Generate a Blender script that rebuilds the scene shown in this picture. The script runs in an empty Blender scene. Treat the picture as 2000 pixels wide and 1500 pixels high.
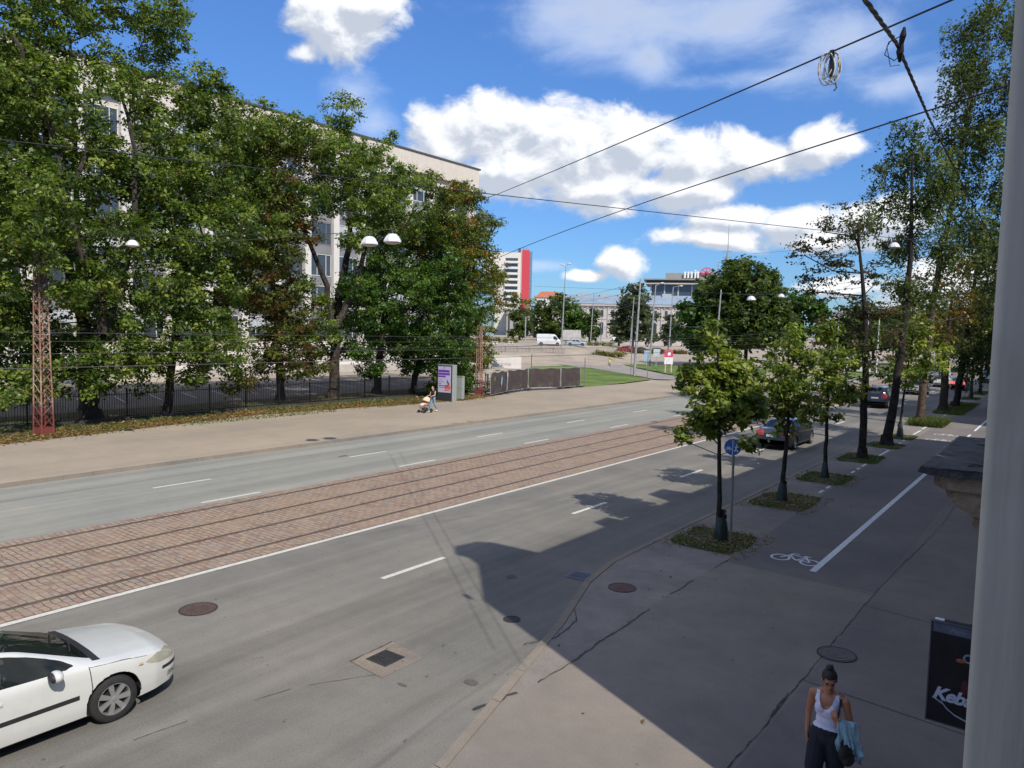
import bpy, bmesh, math, random
import numpy as np
from mathutils import Vector, Matrix
PI = math.pi
R = math.radians
scene = bpy.context.scene
COL = scene.collection

# ---------------------------------------------------------------- camera
cam_data = bpy.data.cameras.new("camera")
cam = bpy.data.objects.new("camera", cam_data)
COL.objects.link(cam)
cam_data.sensor_width = 36.0
cam_data.lens = 1450.0 / 2000.0 * 36.0
cam_data.clip_start = 0.02
cam_data.clip_end = 5000.0
cam.matrix_world = Matrix(((0.79553247, -0.06169897, 0.60276142, 0.0),
                           (0.60551363, 0.04493404, -0.7945654, 0.0),
                           (0.02193936, 0.99708283, 0.07310606, 5.6),
                           (0, 0, 0, 1)))
scene.camera = cam
scene.render.resolution_x = 1024
scene.render.resolution_y = 768

# ---------------------------------------------------------------- exposure
scene.view_settings.view_transform = 'Standard'
scene.view_settings.look = 'None'
scene.view_settings.gamma = 1.0
scene.view_settings.exposure = EXPOSURE = 0.30

# ---------------------------------------------------------------- sun
SUN_EL = 45.0
SUN_DIR = Vector((0.914, -0.406, 0.0)).normalized() * math.cos(R(SUN_EL)) + Vector((0, 0, math.sin(R(SUN_EL))))
sun_data = bpy.data.lights.new("sun", 'SUN')
sun_data.energy = 4.05
sun_data.angle = R(0.5)
sun_data.color = (1.0, 0.93, 0.82)
sun = bpy.data.objects.new("sun", sun_data)
COL.objects.link(sun)
sun.rotation_euler = SUN_DIR.to_track_quat('Z', 'Y').to_euler()
sun.location = SUN_DIR * 60

# ---------------------------------------------------------------- world: sky with clouds set by azimuth / elevation
world = bpy.data.worlds.new("World")
scene.world = world
world.use_nodes = True
WN = world.node_tree
WN.nodes.clear()

class NB:
    """tiny node expression helper"""
    def __init__(s, tree): s.t = tree
    def n(s, typ, **kw):
        nd = s.t.nodes.new(typ)
        for k, v in kw.items(): setattr(nd, k, v)
        return nd
    def put(s, sock, v):
        if isinstance(v, (int, float)):
            if sock.type in ('RGBA',): sock.default_value = (v, v, v, 1)
            elif sock.type == 'VECTOR': sock.default_value = (v, v, v)
            else: sock.default_value = v
        elif isinstance(v, tuple):
            sock.default_value = v if len(v) == len(sock.default_value) else tuple(v) + (1.0,)
        else: s.t.links.new(v, sock)
    def m(s, op, a, b=None, c=None, clamp=False):
        nd = s.n('ShaderNodeMath', operation=op, use_clamp=clamp)
        s.put(nd.inputs[0], a)
        if b is not None: s.put(nd.inputs[1], b)
        if c is not None: s.put(nd.inputs[2], c)
        return nd.outputs[0]
    def vm(s, op, a, b=None, scale=None):
        nd = s.n('ShaderNodeVectorMath', operation=op)
        s.put(nd.inputs[0], a)
        if b is not None: s.put(nd.inputs[1], b)
        if scale is not None: nd.inputs['Scale'].default_value = scale
        return nd.outputs[1] if op in ('LENGTH', 'DOT_PRODUCT') else nd.outputs[0]
    def smooth(s, x, a, b, lo=0.0, hi=1.0):
        nd = s.n('ShaderNodeMapRange', interpolation_type='SMOOTHSTEP')
        s.put(nd.inputs[0], x); nd.inputs[1].default_value = a; nd.inputs[2].default_value = b
        nd.inputs[3].default_value = lo; nd.inputs[4].default_value = hi
        return nd.outputs[0]
    def lin(s, x, a, b, lo=0.0, hi=1.0):
        nd = s.n('ShaderNodeMapRange')
        s.put(nd.inputs[0], x); nd.inputs[1].default_value = a; nd.inputs[2].default_value = b
        nd.inputs[3].default_value = lo; nd.inputs[4].default_value = hi
        return nd.outputs[0]
    def mix(s, f, a, b, blend='MIX'):
        nd = s.n('ShaderNodeMix', data_type='RGBA', blend_type=blend)
        s.put(nd.inputs[0], f); s.put(nd.inputs[6], a); s.put(nd.inputs[7], b)
        return nd.outputs[2]
    def noise(s, vec, scale, detail=4.0, rough=0.5, dist=0.0, dim='3D'):
        nd = s.n('ShaderNodeTexNoise', noise_dimensions=dim)
        if vec is not None: s.put(nd.inputs['Vector'], vec)
        nd.inputs['Scale'].default_value = scale; nd.inputs['Detail'].default_value = detail
        nd.inputs['Roughness'].default_value = rough; nd.inputs['Distortion'].default_value = dist
        return nd.outputs[0]

CUMULUS = [(-0.75, 0.234, 0.048, 0.033, 1), (-0.704, 0.257, 0.045, 0.038, 1), (-0.623, 0.256, 0.054, 0.04, 1), (-0.555, 0.229, 0.07, 0.046, 1), (-0.498, 0.241, 0.053, 0.036, 1), (-0.423, 0.218, 0.074, 0.032, 1), (-0.347, 0.218, 0.059, 0.026, 1), (-0.27, 0.226, 0.042, 0.023, 1), (-0.546, 0.181, 0.078, 0.027, 1), (-0.434, 0.184, 0.075, 0.023, 1), (-0.655, 0.209, 0.078, 0.033, 1), (-0.369, 0.148, 0.061, 0.017, 1), (-0.289, 0.142, 0.052, 0.019, 1), (-0.393, 0.124, 0.075, 0.014, 1), (-0.209, 0.14, 0.065, 0.024, 1), (-0.253, 0.117, 0.068, 0.014, 1), (-0.507, 0.09, 0.028, 0.018, 1), (-0.55, 0.074, 0.04, 0.008, .8), (-0.895, 0.365, 0.048, 0.042, 1), (-0.857, 0.39, 0.063, 0.027, 1), (-0.92, 0.334, 0.026, 0.018, 0.7), (-0.124, 0.06, 0.071, 0.03, 1), (-0.239, 0.061, 0.04, 0.013, 1)]
FILL_CLOUDS = [(-0.3, 1.02, 0.75, 0.22, 1), (-1.35, 0.82, 0.35, 0.20, 1), (-1.9, 0.42, 0.35, 0.18, 1), (-2.6, 0.75, 0.45, 0.25, 1), (0.9, 0.75, 0.45, 0.22, 1), (1.6, 1.15, 0.8, 0.2, 1), (0.6, 0.3, 0.25, 0.12, 1), (2.7, 0.5, 0.3, 0.2, 1), (-1.5, 1.25, 0.7, 0.14, 1)]  # unseen clouds added outside the view to whiten the ambient fill in shadows
WISPS = [(-0.448, 0.04, 0.12, 0.010, 0.6), (-0.862, 0.285, 0.030, 0.026, 0.75), (-0.836, 0.257, 0.028, 0.022, 0.75), (-0.479, 0.341, 0.036, 0.022, 0.9), (-0.501, 0.387, 0.120, 0.038, 1.0), (-0.38, 0.375, 0.082, 0.034, 0.95), (-0.248, 0.341, 0.07, 0.05, 0.75), (-0.184, 0.285, 0.05, 0.016, 0.7), (-0.136, 0.264, 0.03, 0.034, 0.8), (-0.593, 0.391, 0.04, 0.02, 0.8), (-0.34, 0.31, 0.11, 0.014, 0.55), (-0.62, 0.085, 0.10, 0.010, 0.6)]

def density_group(name, blobs, namp, nscale, detail, rough, warp, spread=1.25):
    g = bpy.data.node_groups.new(name, 'ShaderNodeTree')
    g.interface.new_socket('dir', in_out='INPUT', socket_type='NodeSocketVector')
    g.interface.new_socket('d', in_out='OUTPUT', socket_type='NodeSocketFloat')
    b = NB(g)
    gi = b.n('NodeGroupInput'); go = b.n('NodeGroupOutput')
    sep = b.n('ShaderNodeSeparateXYZ'); g.links.new(gi.outputs[0], sep.inputs[0])
    az = b.m('ARCTAN2', sep.outputs[0], sep.outputs[1])
    el = b.m('ARCSINE', b.m('MINIMUM', b.m('MAXIMUM', sep.outputs[2], -1.0), 1.0))
    acc = None
    for a, e, ra, re, w in blobs:
        da = b.m('MULTIPLY', b.m('SUBTRACT', az, a), 1.0 / (ra * spread))
        de = b.m('MULTIPLY', b.m('SUBTRACT', el, e), 1.0 / (re * spread))
        r2 = b.m('ADD', b.m('MULTIPLY', da, da), b.m('MULTIPLY', de, de))
        v = b.m('SUBTRACT', 1.0 * w, b.m('MULTIPLY', b.m('SQRT', r2), 1.0))
        acc = v if acc is None else b.m('SMOOTH_MAX', acc, v, 0.35)
    comb = b.n('ShaderNodeCombineXYZ')
    b.put(comb.inputs[0], az); b.put(comb.inputs[1], b.m('MULTIPLY', el, 1.35 * warp)); comb.inputs[2].default_value = 0.3
    n1 = b.noise(comb.outputs[0], nscale, detail, rough, 0.3)
    nn = b.m('MULTIPLY', b.m('SUBTRACT', n1, 0.5), namp)
    g.links.new(b.m('ADD', acc, nn), go.inputs[0])
    return g

wb = NB(WN)
tc = wb.n('ShaderNodeTexCoord')
D0 = tc.outputs['Generated']
sky = wb.n('ShaderNodeTexSky', sky_type='NISHITA')
sky.sun_disc = False
sky.sun_elevation = R(SUN_EL)
sky.sun_rotation = math.atan2(SUN_DIR.x, SUN_DIR.y)
sky.altitude = 10.0
sky.air_density = 1.0
sky.dust_density = 0.35
sky.ozone_density = 2.2
SKY_STRENGTH = 0.105
_sp = wb.n('ShaderNodeSeparateXYZ'); wb.put(_sp.inputs[0], D0)
skyt = wb.mix(1.0, sky.outputs[0], (0.56, 0.87, 1.30), 'MULTIPLY')
_el = wb.m('ARCSINE', wb.m('MINIMUM', wb.m('MAXIMUM', _sp.outputs[2], -1.0), 1.0))
_fac = wb.lin(_el, 0.0, 0.40, 0.68, 1.0)
_v = wb.n('ShaderNodeVectorMath', operation='SCALE'); wb.put(_v.inputs[0], skyt); wb.put(_v.inputs['Scale'], _fac)
skyc = _v.outputs[0]

def grp(g, vec):
    nd = wb.n('ShaderNodeGroup'); nd.node_tree = g; wb.put(nd.inputs[0], vec); return nd.outputs[0]
gc = density_group('cumulus', CUMULUS, 1.75, 16.0, 9.0, 0.58, 1.0, 1.34)
go_ = density_group('unseen_fill_clouds', FILL_CLOUDS, 2.0, 3.0, 5.0, 0.55, 1.0, 1.15)
gw = density_group('wisps', WISPS, 1.9, 9.0, 8.0, 0.6, 1.5, 1.45)
d1 = grp(gc, D0)
d2 = grp(gc, wb.vm('ADD', D0, (0.012, 0.0, 0.016)))
alpha_c = wb.smooth(d1, -0.04, 0.42)
lit = wb.m('ADD', wb.m('MULTIPLY', wb.m('SUBTRACT', d1, d2), 1.5), 0.46)
lit = wb.m('SUBTRACT', lit, wb.m('MULTIPLY', wb.m('MAXIMUM', wb.m('SUBTRACT', d1, 0.9), 0.0), 0.25))
litc = wb.smooth(lit, 0.05, 0.95)
ccol = wb.mix(litc, (4.4, 4.85, 5.7), (8.1, 8.25, 8.5))
dw = grp(gw, D0)
alpha_w = wb.m('MULTIPLY', wb.smooth(dw, -0.30, 1.1), 0.80)
wcol = wb.mix(wb.smooth(dw, 0.0, 1.5), (6.0, 6.9, 8.6), (4.3, 4.9, 6.2))
c1 = wb.mix(alpha_w, skyc, wcol)
c2 = wb.mix(alpha_c, c1, ccol)
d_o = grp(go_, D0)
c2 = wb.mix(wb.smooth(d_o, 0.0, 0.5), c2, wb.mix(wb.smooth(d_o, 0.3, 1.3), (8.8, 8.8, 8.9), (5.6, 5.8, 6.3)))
bg = wb.n('ShaderNodeBackground')
wb.put(bg.inputs[0], c2); bg.inputs[1].default_value = SKY_STRENGTH
wo = wb.n('ShaderNodeOutputWorld')
WN.links.new(bg.outputs[0], wo.inputs[0])
# ---------------------------------------------------------------- helpers
def mesh_obj(name, verts, faces, mat=None, parent=None, smooth=0, mats=None, fmat=None):
    me = bpy.data.meshes.new(name)
    me.from_pydata([tuple(v) for v in verts], [], [tuple(f) for f in faces])
    for m_ in (mats or ([mat] if mat else [])): me.materials.append(m_)
    if fmat is not None: me.polygons.foreach_set('material_index', fmat)
    if smooth:
        me.polygons.foreach_set('use_smooth', [True] * len(me.polygons))
        try: me.set_sharp_from_angle(angle=R(smooth))
        except Exception: pass
    me.update()
    o = bpy.data.objects.new(name, me)
    COL.objects.link(o)
    if parent: o.parent = parent
    return o

def tag(o, label=None, cat=None, group=None, kind=None):
    if label: o['label'] = label
    if cat: o['category'] = cat
    if group: o['group'] = group
    if kind: o['kind'] = kind
    return o

def empty(name, loc=(0, 0, 0), rz=0.0, label=None, cat=None, group=None):
    o = bpy.data.objects.new(name, None)
    o.empty_display_size = 0.3
    COL.objects.link(o); o.location = loc; o.rotation_euler = (0, 0, rz)
    return tag(o, label, cat, group)

def copy_tree(o, parent=None):
    c = o.copy(); COL.objects.link(c)
    if parent: c.parent = parent
    for ch in list(o.children): copy_tree(ch, c)
    return c

class MB:
    def __init__(s): s.v = []; s.f = []; s.mi = []; s.cur = 0
    def add(s, vs, fs):
        o = len(s.v); s.v.extend([tuple(map(float, v)) for v in vs])
        for f in fs: s.f.append(tuple(i + o for i in f)); s.mi.append(s.cur)
        return s
    def box(s, x0, x1, y0, y1, z0, z1, rz=0, c=None):
        vs = [(x, y, z) for z in (z0, z1) for x, y in ((x0, y0), (x1, y0), (x1, y1), (x0, y1))]
        if rz or c:
            cx, cy = c if c else (0, 0); ca, sa = math.cos(rz), math.sin(rz)
            vs = [(cx + x * ca - y * sa, cy + x * sa + y * ca, z) for x, y, z in vs]
        return s.add(vs, [(0, 3, 2, 1), (4, 5, 6, 7), (0, 1, 5, 4), (1, 2, 6, 5), (2, 3, 7, 6), (3, 0, 4, 7)])
    def obox(s, M, sx, sy, sz):
        vs = [M @ Vector((x * sx / 2, y * sy / 2, z * sz / 2)) for z in (-1, 1) for x, y in ((-1, -1), (1, -1), (1, 1), (-1, 1))]
        return s.add(vs, [(0, 3, 2, 1), (4, 5, 6, 7), (0, 1, 5, 4), (1, 2, 6, 5), (2, 3, 7, 6), (3, 0, 4, 7)])
    def bar(s, a, b, w, h=None):
        a = Vector(a); b = Vector(b); d = b - a
        q = d.to_track_quat('Z', 'Y')
        M = Matrix.Translation((a + b) / 2) @ q.to_matrix().to_4x4()
        return s.obox(M, w, h or w, d.length)
    def tube(s, pts, r, n=8, cap=True):
        pts = [Vector(p) for p in pts]
        rs = r if isinstance(r, (list, tuple)) else [r] * len(pts)
        vs = []; fs = []
        for i, p in enumerate(pts):
            d = (pts[min(i + 1, len(pts) - 1)] - pts[max(i - 1, 0)])
            if d.length < 1e-9: d = Vector((0, 0, 1))
            d.normalize()
            up = Vector((0, 0, 1)) if abs(d.z) < 0.95 else Vector((1, 0, 0))
            a = d.cross(up).normalized(); b = a.cross(d)
            for k in range(n):
                t = 2 * PI * k / n
                vs.append(p + (a * math.cos(t) + b * math.sin(t)) * rs[i])
        for i in range(len(pts) - 1):
            for k in range(n):
                k2 = (k + 1) % n
                fs.append((i * n + k, i * n + k2, (i + 1) * n + k2, (i + 1) * n + k))
        if cap:
            fs.append(tuple(range(n))); fs.append(tuple(reversed(range((len(pts) - 1) * n, len(pts) * n))))
        return s.add(vs, fs)
    def prism(s, poly, z0, z1):
        n = len(poly)
        vs = [(x, y, z0) for x, y in poly] + [(x, y, z1) for x, y in poly]
        fs = [tuple(reversed(range(n))), tuple(range(n, 2 * n))] + [(i, (i + 1) % n, n + (i + 1) % n, n + i) for i in range(n)]
        return s.add(vs, fs)
    def sheet(s, poly, z):
        n = len(poly)
        area = sum(poly[i][0] * poly[(i + 1) % n][1] - poly[(i + 1) % n][0] * poly[i][1] for i in range(n))
        if area < 0: poly = poly[::-1]
        return s.add([(x, y, z) for x, y in poly], [tuple(range(n))])
    def lathe(s, prof, n=24, M=None):
        vs = []; fs = []; m = len(prof)
        for k in range(n):
            t = 2 * PI * k / n
            for r, z in prof: vs.append(Vector((r * math.cos(t), r * math.sin(t), z)))
        if M: vs = [M @ v for v in vs]
        for k in range(n):
            k2 = (k + 1) % n
            for i in range(m - 1): fs.append((k * m + i, k2 * m + i, k2 * m + i + 1, k * m + i + 1))
        return s.add(vs, fs)
    def ball(s, c, r, n=10, sc=(1, 1, 1)):
        prof = [(math.cos(t) * r, math.sin(t) * r) for t in [(-PI / 2 + PI * i / n) for i in range(n + 1)]]
        prof[0] = (1e-5, -r); prof[-1] = (1e-5, r)
        M = Matrix.Translation(Vector(c)) @ Matrix.Diagonal((sc[0], sc[1], sc[2], 1))
        return s.lathe(prof, n * 2, M)
    def build(s, name, mat, parent=None, smooth=0, mats=None):
        return mesh_obj(name, s.v, s.f, mat, parent, smooth, mats, s.mi if mats else None)

# ---- materials
MATS = {}
def bsdf_mat(name):
    m = bpy.data.materials.new(name); m.use_nodes = True
    b = NB(m.node_tree)
    p = m.node_tree.nodes['Principled BSDF']
    return m, b, p
def mat(name, col, rough=0.6, metal=0.0, var=0.12, scale=6.0, bump=0.0, spec=0.5, coat=0.0, dirt=None, dirtscale=1.5, coord='Object', alpha=None):
    """procedural: base colour with noise mottling, optional dirt colour and bump"""
    if name in MATS: return MATS[name]
    m, b, p = bsdf_mat(name)
    tc = b.n('ShaderNodeTexCoord') if coord == 'Object' else b.n('ShaderNodeNewGeometry')
    vec = tc.outputs['Object'] if coord == 'Object' else tc.outputs['Position']
    n1 = b.noise(vec, scale, 5.0, 0.6)
    lo = tuple(max(c * (1 - var), 0) for c in col); hi = tuple(min(c * (1 + var), 1) for c in col)
    c = b.mix(b.smooth(n1, 0.3, 0.7), lo, hi)
    if dirt:
        n2 = b.noise(vec, dirtscale, 6.0, 0.65)
        c = b.mix(b.m('MULTIPLY', b.smooth(n2, 0.5, 0.72), dirt[3] if len(dirt) > 3 else 0.7), c, tuple(dirt[:3]))
    b.put(p.inputs['Base Color'], c)
    b.put(p.inputs['Roughness'], b.lin(n1, 0.3, 0.7, max(rough - 0.06, 0.02), min(rough + 0.06, 1)))
    p.inputs['Metallic'].default_value = metal
    p.inputs['Specular IOR Level'].default_value = spec
    if coat: p.inputs['Coat Weight'].default_value = coat; p.inputs['Coat Roughness'].default_value = 0.05
    if bump:
        bn = b.n('ShaderNodeBump'); bn.inputs['Strength'].default_value = min(bump, 1.0); bn.inputs['Distance'].default_value = 0.02
        b.put(bn.inputs['Height'], b.noise(vec, scale * 6, 4.0, 0.6)); m.node_tree.links.new(bn.outputs[0], p.inputs['Normal'])
    MATS[name] = m
    return m

def glass_mat(name, tint=(0.02, 0.03, 0.035), see=0.0, rough=0.04):
    if name in MATS: return MATS[name]
    m, b, p = bsdf_mat(name)
    geo = b.n('ShaderNodeTexCoord')
    n1 = b.noise(geo.outputs['Object'], 1.3, 2.0)
    b.put(p.inputs['Base Color'], b.mix(n1, tint, tuple(min(1, t * 2.2) for t in tint)))
    p.inputs['Roughness'].default_value = rough
    p.inputs['Specular IOR Level'].default_value = 0.7
    if see > 0:
        tr = b.n('ShaderNodeBsdfTransparent'); tr.inputs[0].default_value = (0.55, 0.62, 0.6, 1)
        mx = b.n('ShaderNodeMixShader'); mx.inputs[0].default_value = see
        out = m.node_tree.nodes['Material Output']
        m.node_tree.links.new(p.outputs[0], mx.inputs[1]); m.node_tree.links.new(tr.outputs[0], mx.inputs[2])
        m.node_tree.links.new(mx.outputs[0], out.inputs[0])
    MATS[name] = m
    return m

def ground_mat(name, base, warm=None, speck=0.25, streak=0.0, big=0.18, bump=0.25, rough=0.9, patch=None, patchscale=0.35):
    """asphalt and the like in world metres; streak = wheel-worn bands along the street (Y)"""
    m, b, p = bsdf_mat(name)
    g = b.n('ShaderNodeNewGeometry'); P = g.outputs['Position']
    fine = b.noise(P, 34.0, 3.0, 0.7)
    mid = b.noise(P, 2.3, 5.0, 0.6)
    bigN = b.noise(P, 0.22, 4.0, 0.55)
    warm = warm or tuple(c * k for c, k in zip(base, (1.12, 1.02, 0.9)))
    c = b.mix(b.smooth(bigN, 0.35, 0.65), base, warm)
    f1 = b.lin(fine, 0.25, 0.75, 1 - speck, 1 + speck)
    f2 = b.lin(mid, 0.3, 0.7, 1 - big * 0.6, 1 + big * 0.6)
    f3 = b.lin(bigN, 0.3, 0.7, 1 - big, 1 + big)
    f = b.m('MULTIPLY', b.m('MULTIPLY', f1, f2), f3)
    stain = b.noise(P, 0.9, 7.0, 0.68, 0.8)
    f = b.m('MULTIPLY', f, b.lin(stain, 0.38, 0.62, 1 - big * 0.55, 1 + big * 0.35))
    grit = b.noise(P, 150.0, 2.0, 0.8)
    f = b.m('MULTIPLY', f, b.lin(grit, 0.35, 0.65, 1 - speck * 0.8, 1 + speck * 0.8))
    vor = b.n('ShaderNodeTexVoronoi'); b.put(vor.inputs['Vector'], P); vor.inputs['Scale'].default_value = 1.7
    spot = b.smooth(vor.outputs['Distance'], 0.035, 0.06)
    f = b.m('MULTIPLY', f, b.lin(spot, 0.0, 1.0, 0.62, 1.0))
    if streak:
        sc = b.vm('MULTIPLY', P, (1.0, 0.018, 1.0))
        s1 = b.noise(sc, 1.15, 3.0, 0.55)
        s2 = b.noise(sc, 5.0, 3.0, 0.6)
        f = b.m('MULTIPLY', f, b.lin(s1, 0.35, 0.65, 1 - streak, 1 + streak))
        f = b.m('MULTIPLY', f, b.lin(s2, 0.3, 0.7, 1 - streak * 0.4, 1 + streak * 0.4))
    vm = b.n('ShaderNodeVectorMath', operation='SCALE'); b.put(vm.inputs[0], c); b.put(vm.inputs['Scale'], f)
    c = vm.outputs[0]
    if patch:
        n3 = b.noise(P, patchscale, 7.0, 0.6, 0.4)
        c = b.mix(b.smooth(n3, 0.54, 0.66), c, patch)
    b.put(p.inputs['Base Color'], c)
    p.inputs['Roughness'].default_value = rough
    p.inputs['Specular IOR Level'].default_value = 0.25
    bn = b.n('ShaderNodeBump'); bn.inputs['Strength'].default_value = bump; bn.inputs['Distance'].default_value = 0.01
    b.put(bn.inputs['Height'], fine); m.node_tree.links.new(bn.outputs[0], p.inputs['Normal'])
    return m

def leaf_mat(name, dark, mid_, light, accent=None, acc=0.0, trans=0.42):
    m, b, p = bsdf_mat(name)
    at = b.n('ShaderNodeAttribute', attribute_name='tint')
    r = b.n('ShaderNodeValToRGB')
    el = r.color_ramp.elements
    el[0].position = 0.0; el[0].color = (*dark, 1)
    el[1].position = 1.0; el[1].color = (*light, 1)
    e = el.new(0.5); e.color = (*mid_, 1)
    m.node_tree.links.new(at.outputs['Fac'], r.inputs[0])
    c = r.outputs[0]
    if accent:
        at2 = b.n('ShaderNodeAttribute', attribute_name='acc')
        c = b.mix(b.smooth(at2.outputs['Fac'], 1 - acc - 0.08, 1 - acc + 0.08), c, accent)
    b.put(p.inputs['Base Color'], c)
    p.inputs['Roughness'].default_value = 0.42
    p.inputs['Specular IOR Level'].default_value = 0.35
    tr = b.n('ShaderNodeBsdfTranslucent')
    tcol = b.mix(1.0, c, (1.35, 1.45, 0.70), 'MULTIPLY'); b.put(tr.inputs[0], tcol)
    mx = b.n('ShaderNodeMixShader'); mx.inputs[0].default_value = trans
    out = m.node_tree.nodes['Material Output']
    m.node_tree.links.new(p.outputs[0], mx.inputs[1]); m.node_tree.links.new(tr.outputs[0], mx.inputs[2])
    m.node_tree.links.new(mx.outputs[0], out.inputs[0])
    return m

def text_mesh(name, body, size, mat_, parent=None, M=None, extrude=0.004, shear=0.0, align='LEFT', bold=0.0, spacing=1.0):
    cu = bpy.data.curves.new(name, 'FONT'); cu.body = body; cu.size = size; cu.extrude = extrude; cu.shear = shear
    cu.align_x = align; cu.offset = bold; cu.space_character = spacing
    tmp = bpy.data.objects.new(name + '_tmp', cu); COL.objects.link(tmp)
    dg = bpy.context.evaluated_depsgraph_get()
    me = bpy.data.meshes.new_from_object(tmp.evaluated_get(dg))
    bpy.data.objects.remove(tmp); bpy.data.curves.remove(cu)
    if M: me.transform(M)
    me.materials.clear(); me.materials.append(mat_)
    o = bpy.data.objects.new(name, me); COL.objects.link(o)
    if parent: o.parent = parent
    return o

def facing(origin, right, up):
    """matrix that lays local XY on a plane given by right and up vectors"""
    r_ = Vector(right).normalized(); u = Vector(up).normalized(); n = r_.cross(u)
    M = Matrix((r_, u, n)).transposed().to_4x4(); M.translation = Vector(origin)
    return M

def leaf_cloud(name, centers, nrm, tint, acc, size, mat_, parent=None, rng=None, elong=1.0, jitter=0.9, down=0.0, asp=0.62):
    """one mesh of many small leaf blades (6-gon folded pairs of triangles)"""
    n = len(centers)
    rng = rng or np.random.default_rng(1)
    nv = nrm + rng.normal(0, jitter, (n, 3)); nv /= np.linalg.norm(nv, axis=1)[:, None] + 1e-9
    a = rng.normal(0, 1, (n, 3)); a[:, 2] -= down
    a -= nv * np.sum(a * nv, 1)[:, None]; a /= np.linalg.norm(a, axis=1)[:, None] + 1e-9
    b = np.cross(nv, a)
    s = (size * rng.uniform(0.45, 1.45, n))[:, None]
    L = a * s * elong; B = b * s * asp
    fold = nv * s * 0.16
    v = np.stack([centers - L, centers - L * 0.15 + B + fold, centers + L, centers - L * 0.15 - B + fold], 1).reshape(-1, 3)
    me = bpy.data.meshes.new(name)
    me.vertices.add(4 * n); me.vertices.foreach_set('co', v.astype(np.float32).ravel())
    me.loops.add(4 * n); me.loops.foreach_set('vertex_index', np.arange(4 * n, dtype=np.int32))
    me.polygons.add(n); me.polygons.foreach_set('loop_start', np.arange(0, 4 * n, 4, dtype=np.int32))
    try: me.polygons.foreach_set('loop_total', np.full(n, 4, dtype=np.int32))
    except Exception: pass
    me.update(calc_edges=True); me.validate()
    t1 = me.attributes.new('tint', 'FLOAT', 'FACE'); t1.data.foreach_set('value', tint.astype(np.float32))
    t2 = me.attributes.new('acc', 'FLOAT', 'FACE'); t2.data.foreach_set('value', acc.astype(np.float32))
    me.materials.append(mat_)
    o = bpy.data.objects.new(name, me); COL.objects.link(o)
    if parent: o.parent = parent
    return o
# ---------------------------------------------------------------- terrain and street surfaces
def S(t): t = max(0.0, min(1.0, t)); return t * t * (3 - 2 * t)
def gh(x, y):
    if y <= 1: return 0.0
    d = math.hypot(x, y)
    return 2.35 * S((-x / y - 0.5) / 0.14) * S((d - 118) / 38)

M_plaza = ground_mat('plaza_paving', (0.31, 0.268, 0.215), (0.35, 0.29, 0.225), speck=0.10, big=0.12, bump=0.1)
M_asphalt = ground_mat('road_asphalt', (0.155, 0.150, 0.136), (0.175, 0.163, 0.142), speck=0.22, streak=0.15, big=0.09, bump=0.4)
M_asphalt_far = ground_mat('far_lane_asphalt', (0.230, 0.232, 0.205), (0.245, 0.238, 0.205), speck=0.12, streak=0.15, big=0.05, bump=0.2)
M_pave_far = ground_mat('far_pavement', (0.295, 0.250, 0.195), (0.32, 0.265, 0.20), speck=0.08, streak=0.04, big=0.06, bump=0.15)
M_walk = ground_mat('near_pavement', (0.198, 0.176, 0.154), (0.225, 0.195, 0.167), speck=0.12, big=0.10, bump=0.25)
M_walk2 = ground_mat('bike_path_asphalt', (0.150, 0.138, 0.133), (0.175, 0.155, 0.14), speck=0.10, big=0.08, bump=0.2)
M_strip = ground_mat('tree_strip_paving', (0.20, 0.178, 0.160), (0.235, 0.205, 0.18), speck=0.22, big=0.16, bump=0.4)
M_kerb = ground_mat('kerb_stone', (0.212, 0.190, 0.163), speck=0.15, big=0.12, bump=0.3)
M_lot = ground_mat('car_park_asphalt', (0.13, 0.125, 0.12), speck=0.12, big=0.12)
M_soil = ground_mat('leafy_soil', (0.085, 0.065, 0.035), (0.06, 0.075, 0.025), speck=0.5, big=0.3, bump=0.8, patch=(0.05, 0.085, 0.02), patchscale=0.5)
M_lawn = ground_mat('lawn', (0.085, 0.15, 0.028), (0.13, 0.17, 0.04), speck=0.35, big=0.22, bump=0.8, patch=(0.15, 0.14, 0.05), patchscale=0.25)
M_tar = ground_mat('tar', (0.052, 0.050, 0.050), speck=0.3, big=0.2, rough=0.7)
M_paint = mat('road_paint', (0.54, 0.52, 0.46), 0.7, var=0.10, scale=14, dirt=(0.30, 0.29, 0.27, 0.6), dirtscale=9, coord='World')
M_paintbike = mat('bike_paint', (0.62, 0.63, 0.66), 0.7, var=0.08, scale=14, dirt=(0.3, 0.3, 0.3, 0.4), dirtscale=8, coord='World')
M_rail = mat('rail_steel', (0.16, 0.12, 0.10), 0.45, 0.6, var=0.25, scale=3, coord='World')
M_railgap = mat('rail_grime', (0.120, 0.092, 0.074), 0.9, var=0.3, scale=5, coord='World')

# ground: one sheet to the horizon
xs = sorted(set([-3000, -1500, -700, -400] + list(range(-300, 61, 6)) + [100, 300, 900, 3000]))
ys = sorted(set([-900, -200, -60] + list(range(-30, 421, 6)) + [520, 800, 1500, 3500]))
gv = []; gf = []
for y in ys:
    for x in xs:
        d = math.hypot(x, y)
        gv.append((x, y, -0.06 + gh(x, y)))
nx = len(xs)
for j in range(len(ys) - 1):
    for i in range(nx - 1): gf.append((j * nx + i, j * nx + i + 1, (j + 1) * nx + i + 1, (j + 1) * nx + i))
tag(mesh_obj('ground', gv, gf, M_plaza), kind='structure')

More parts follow.
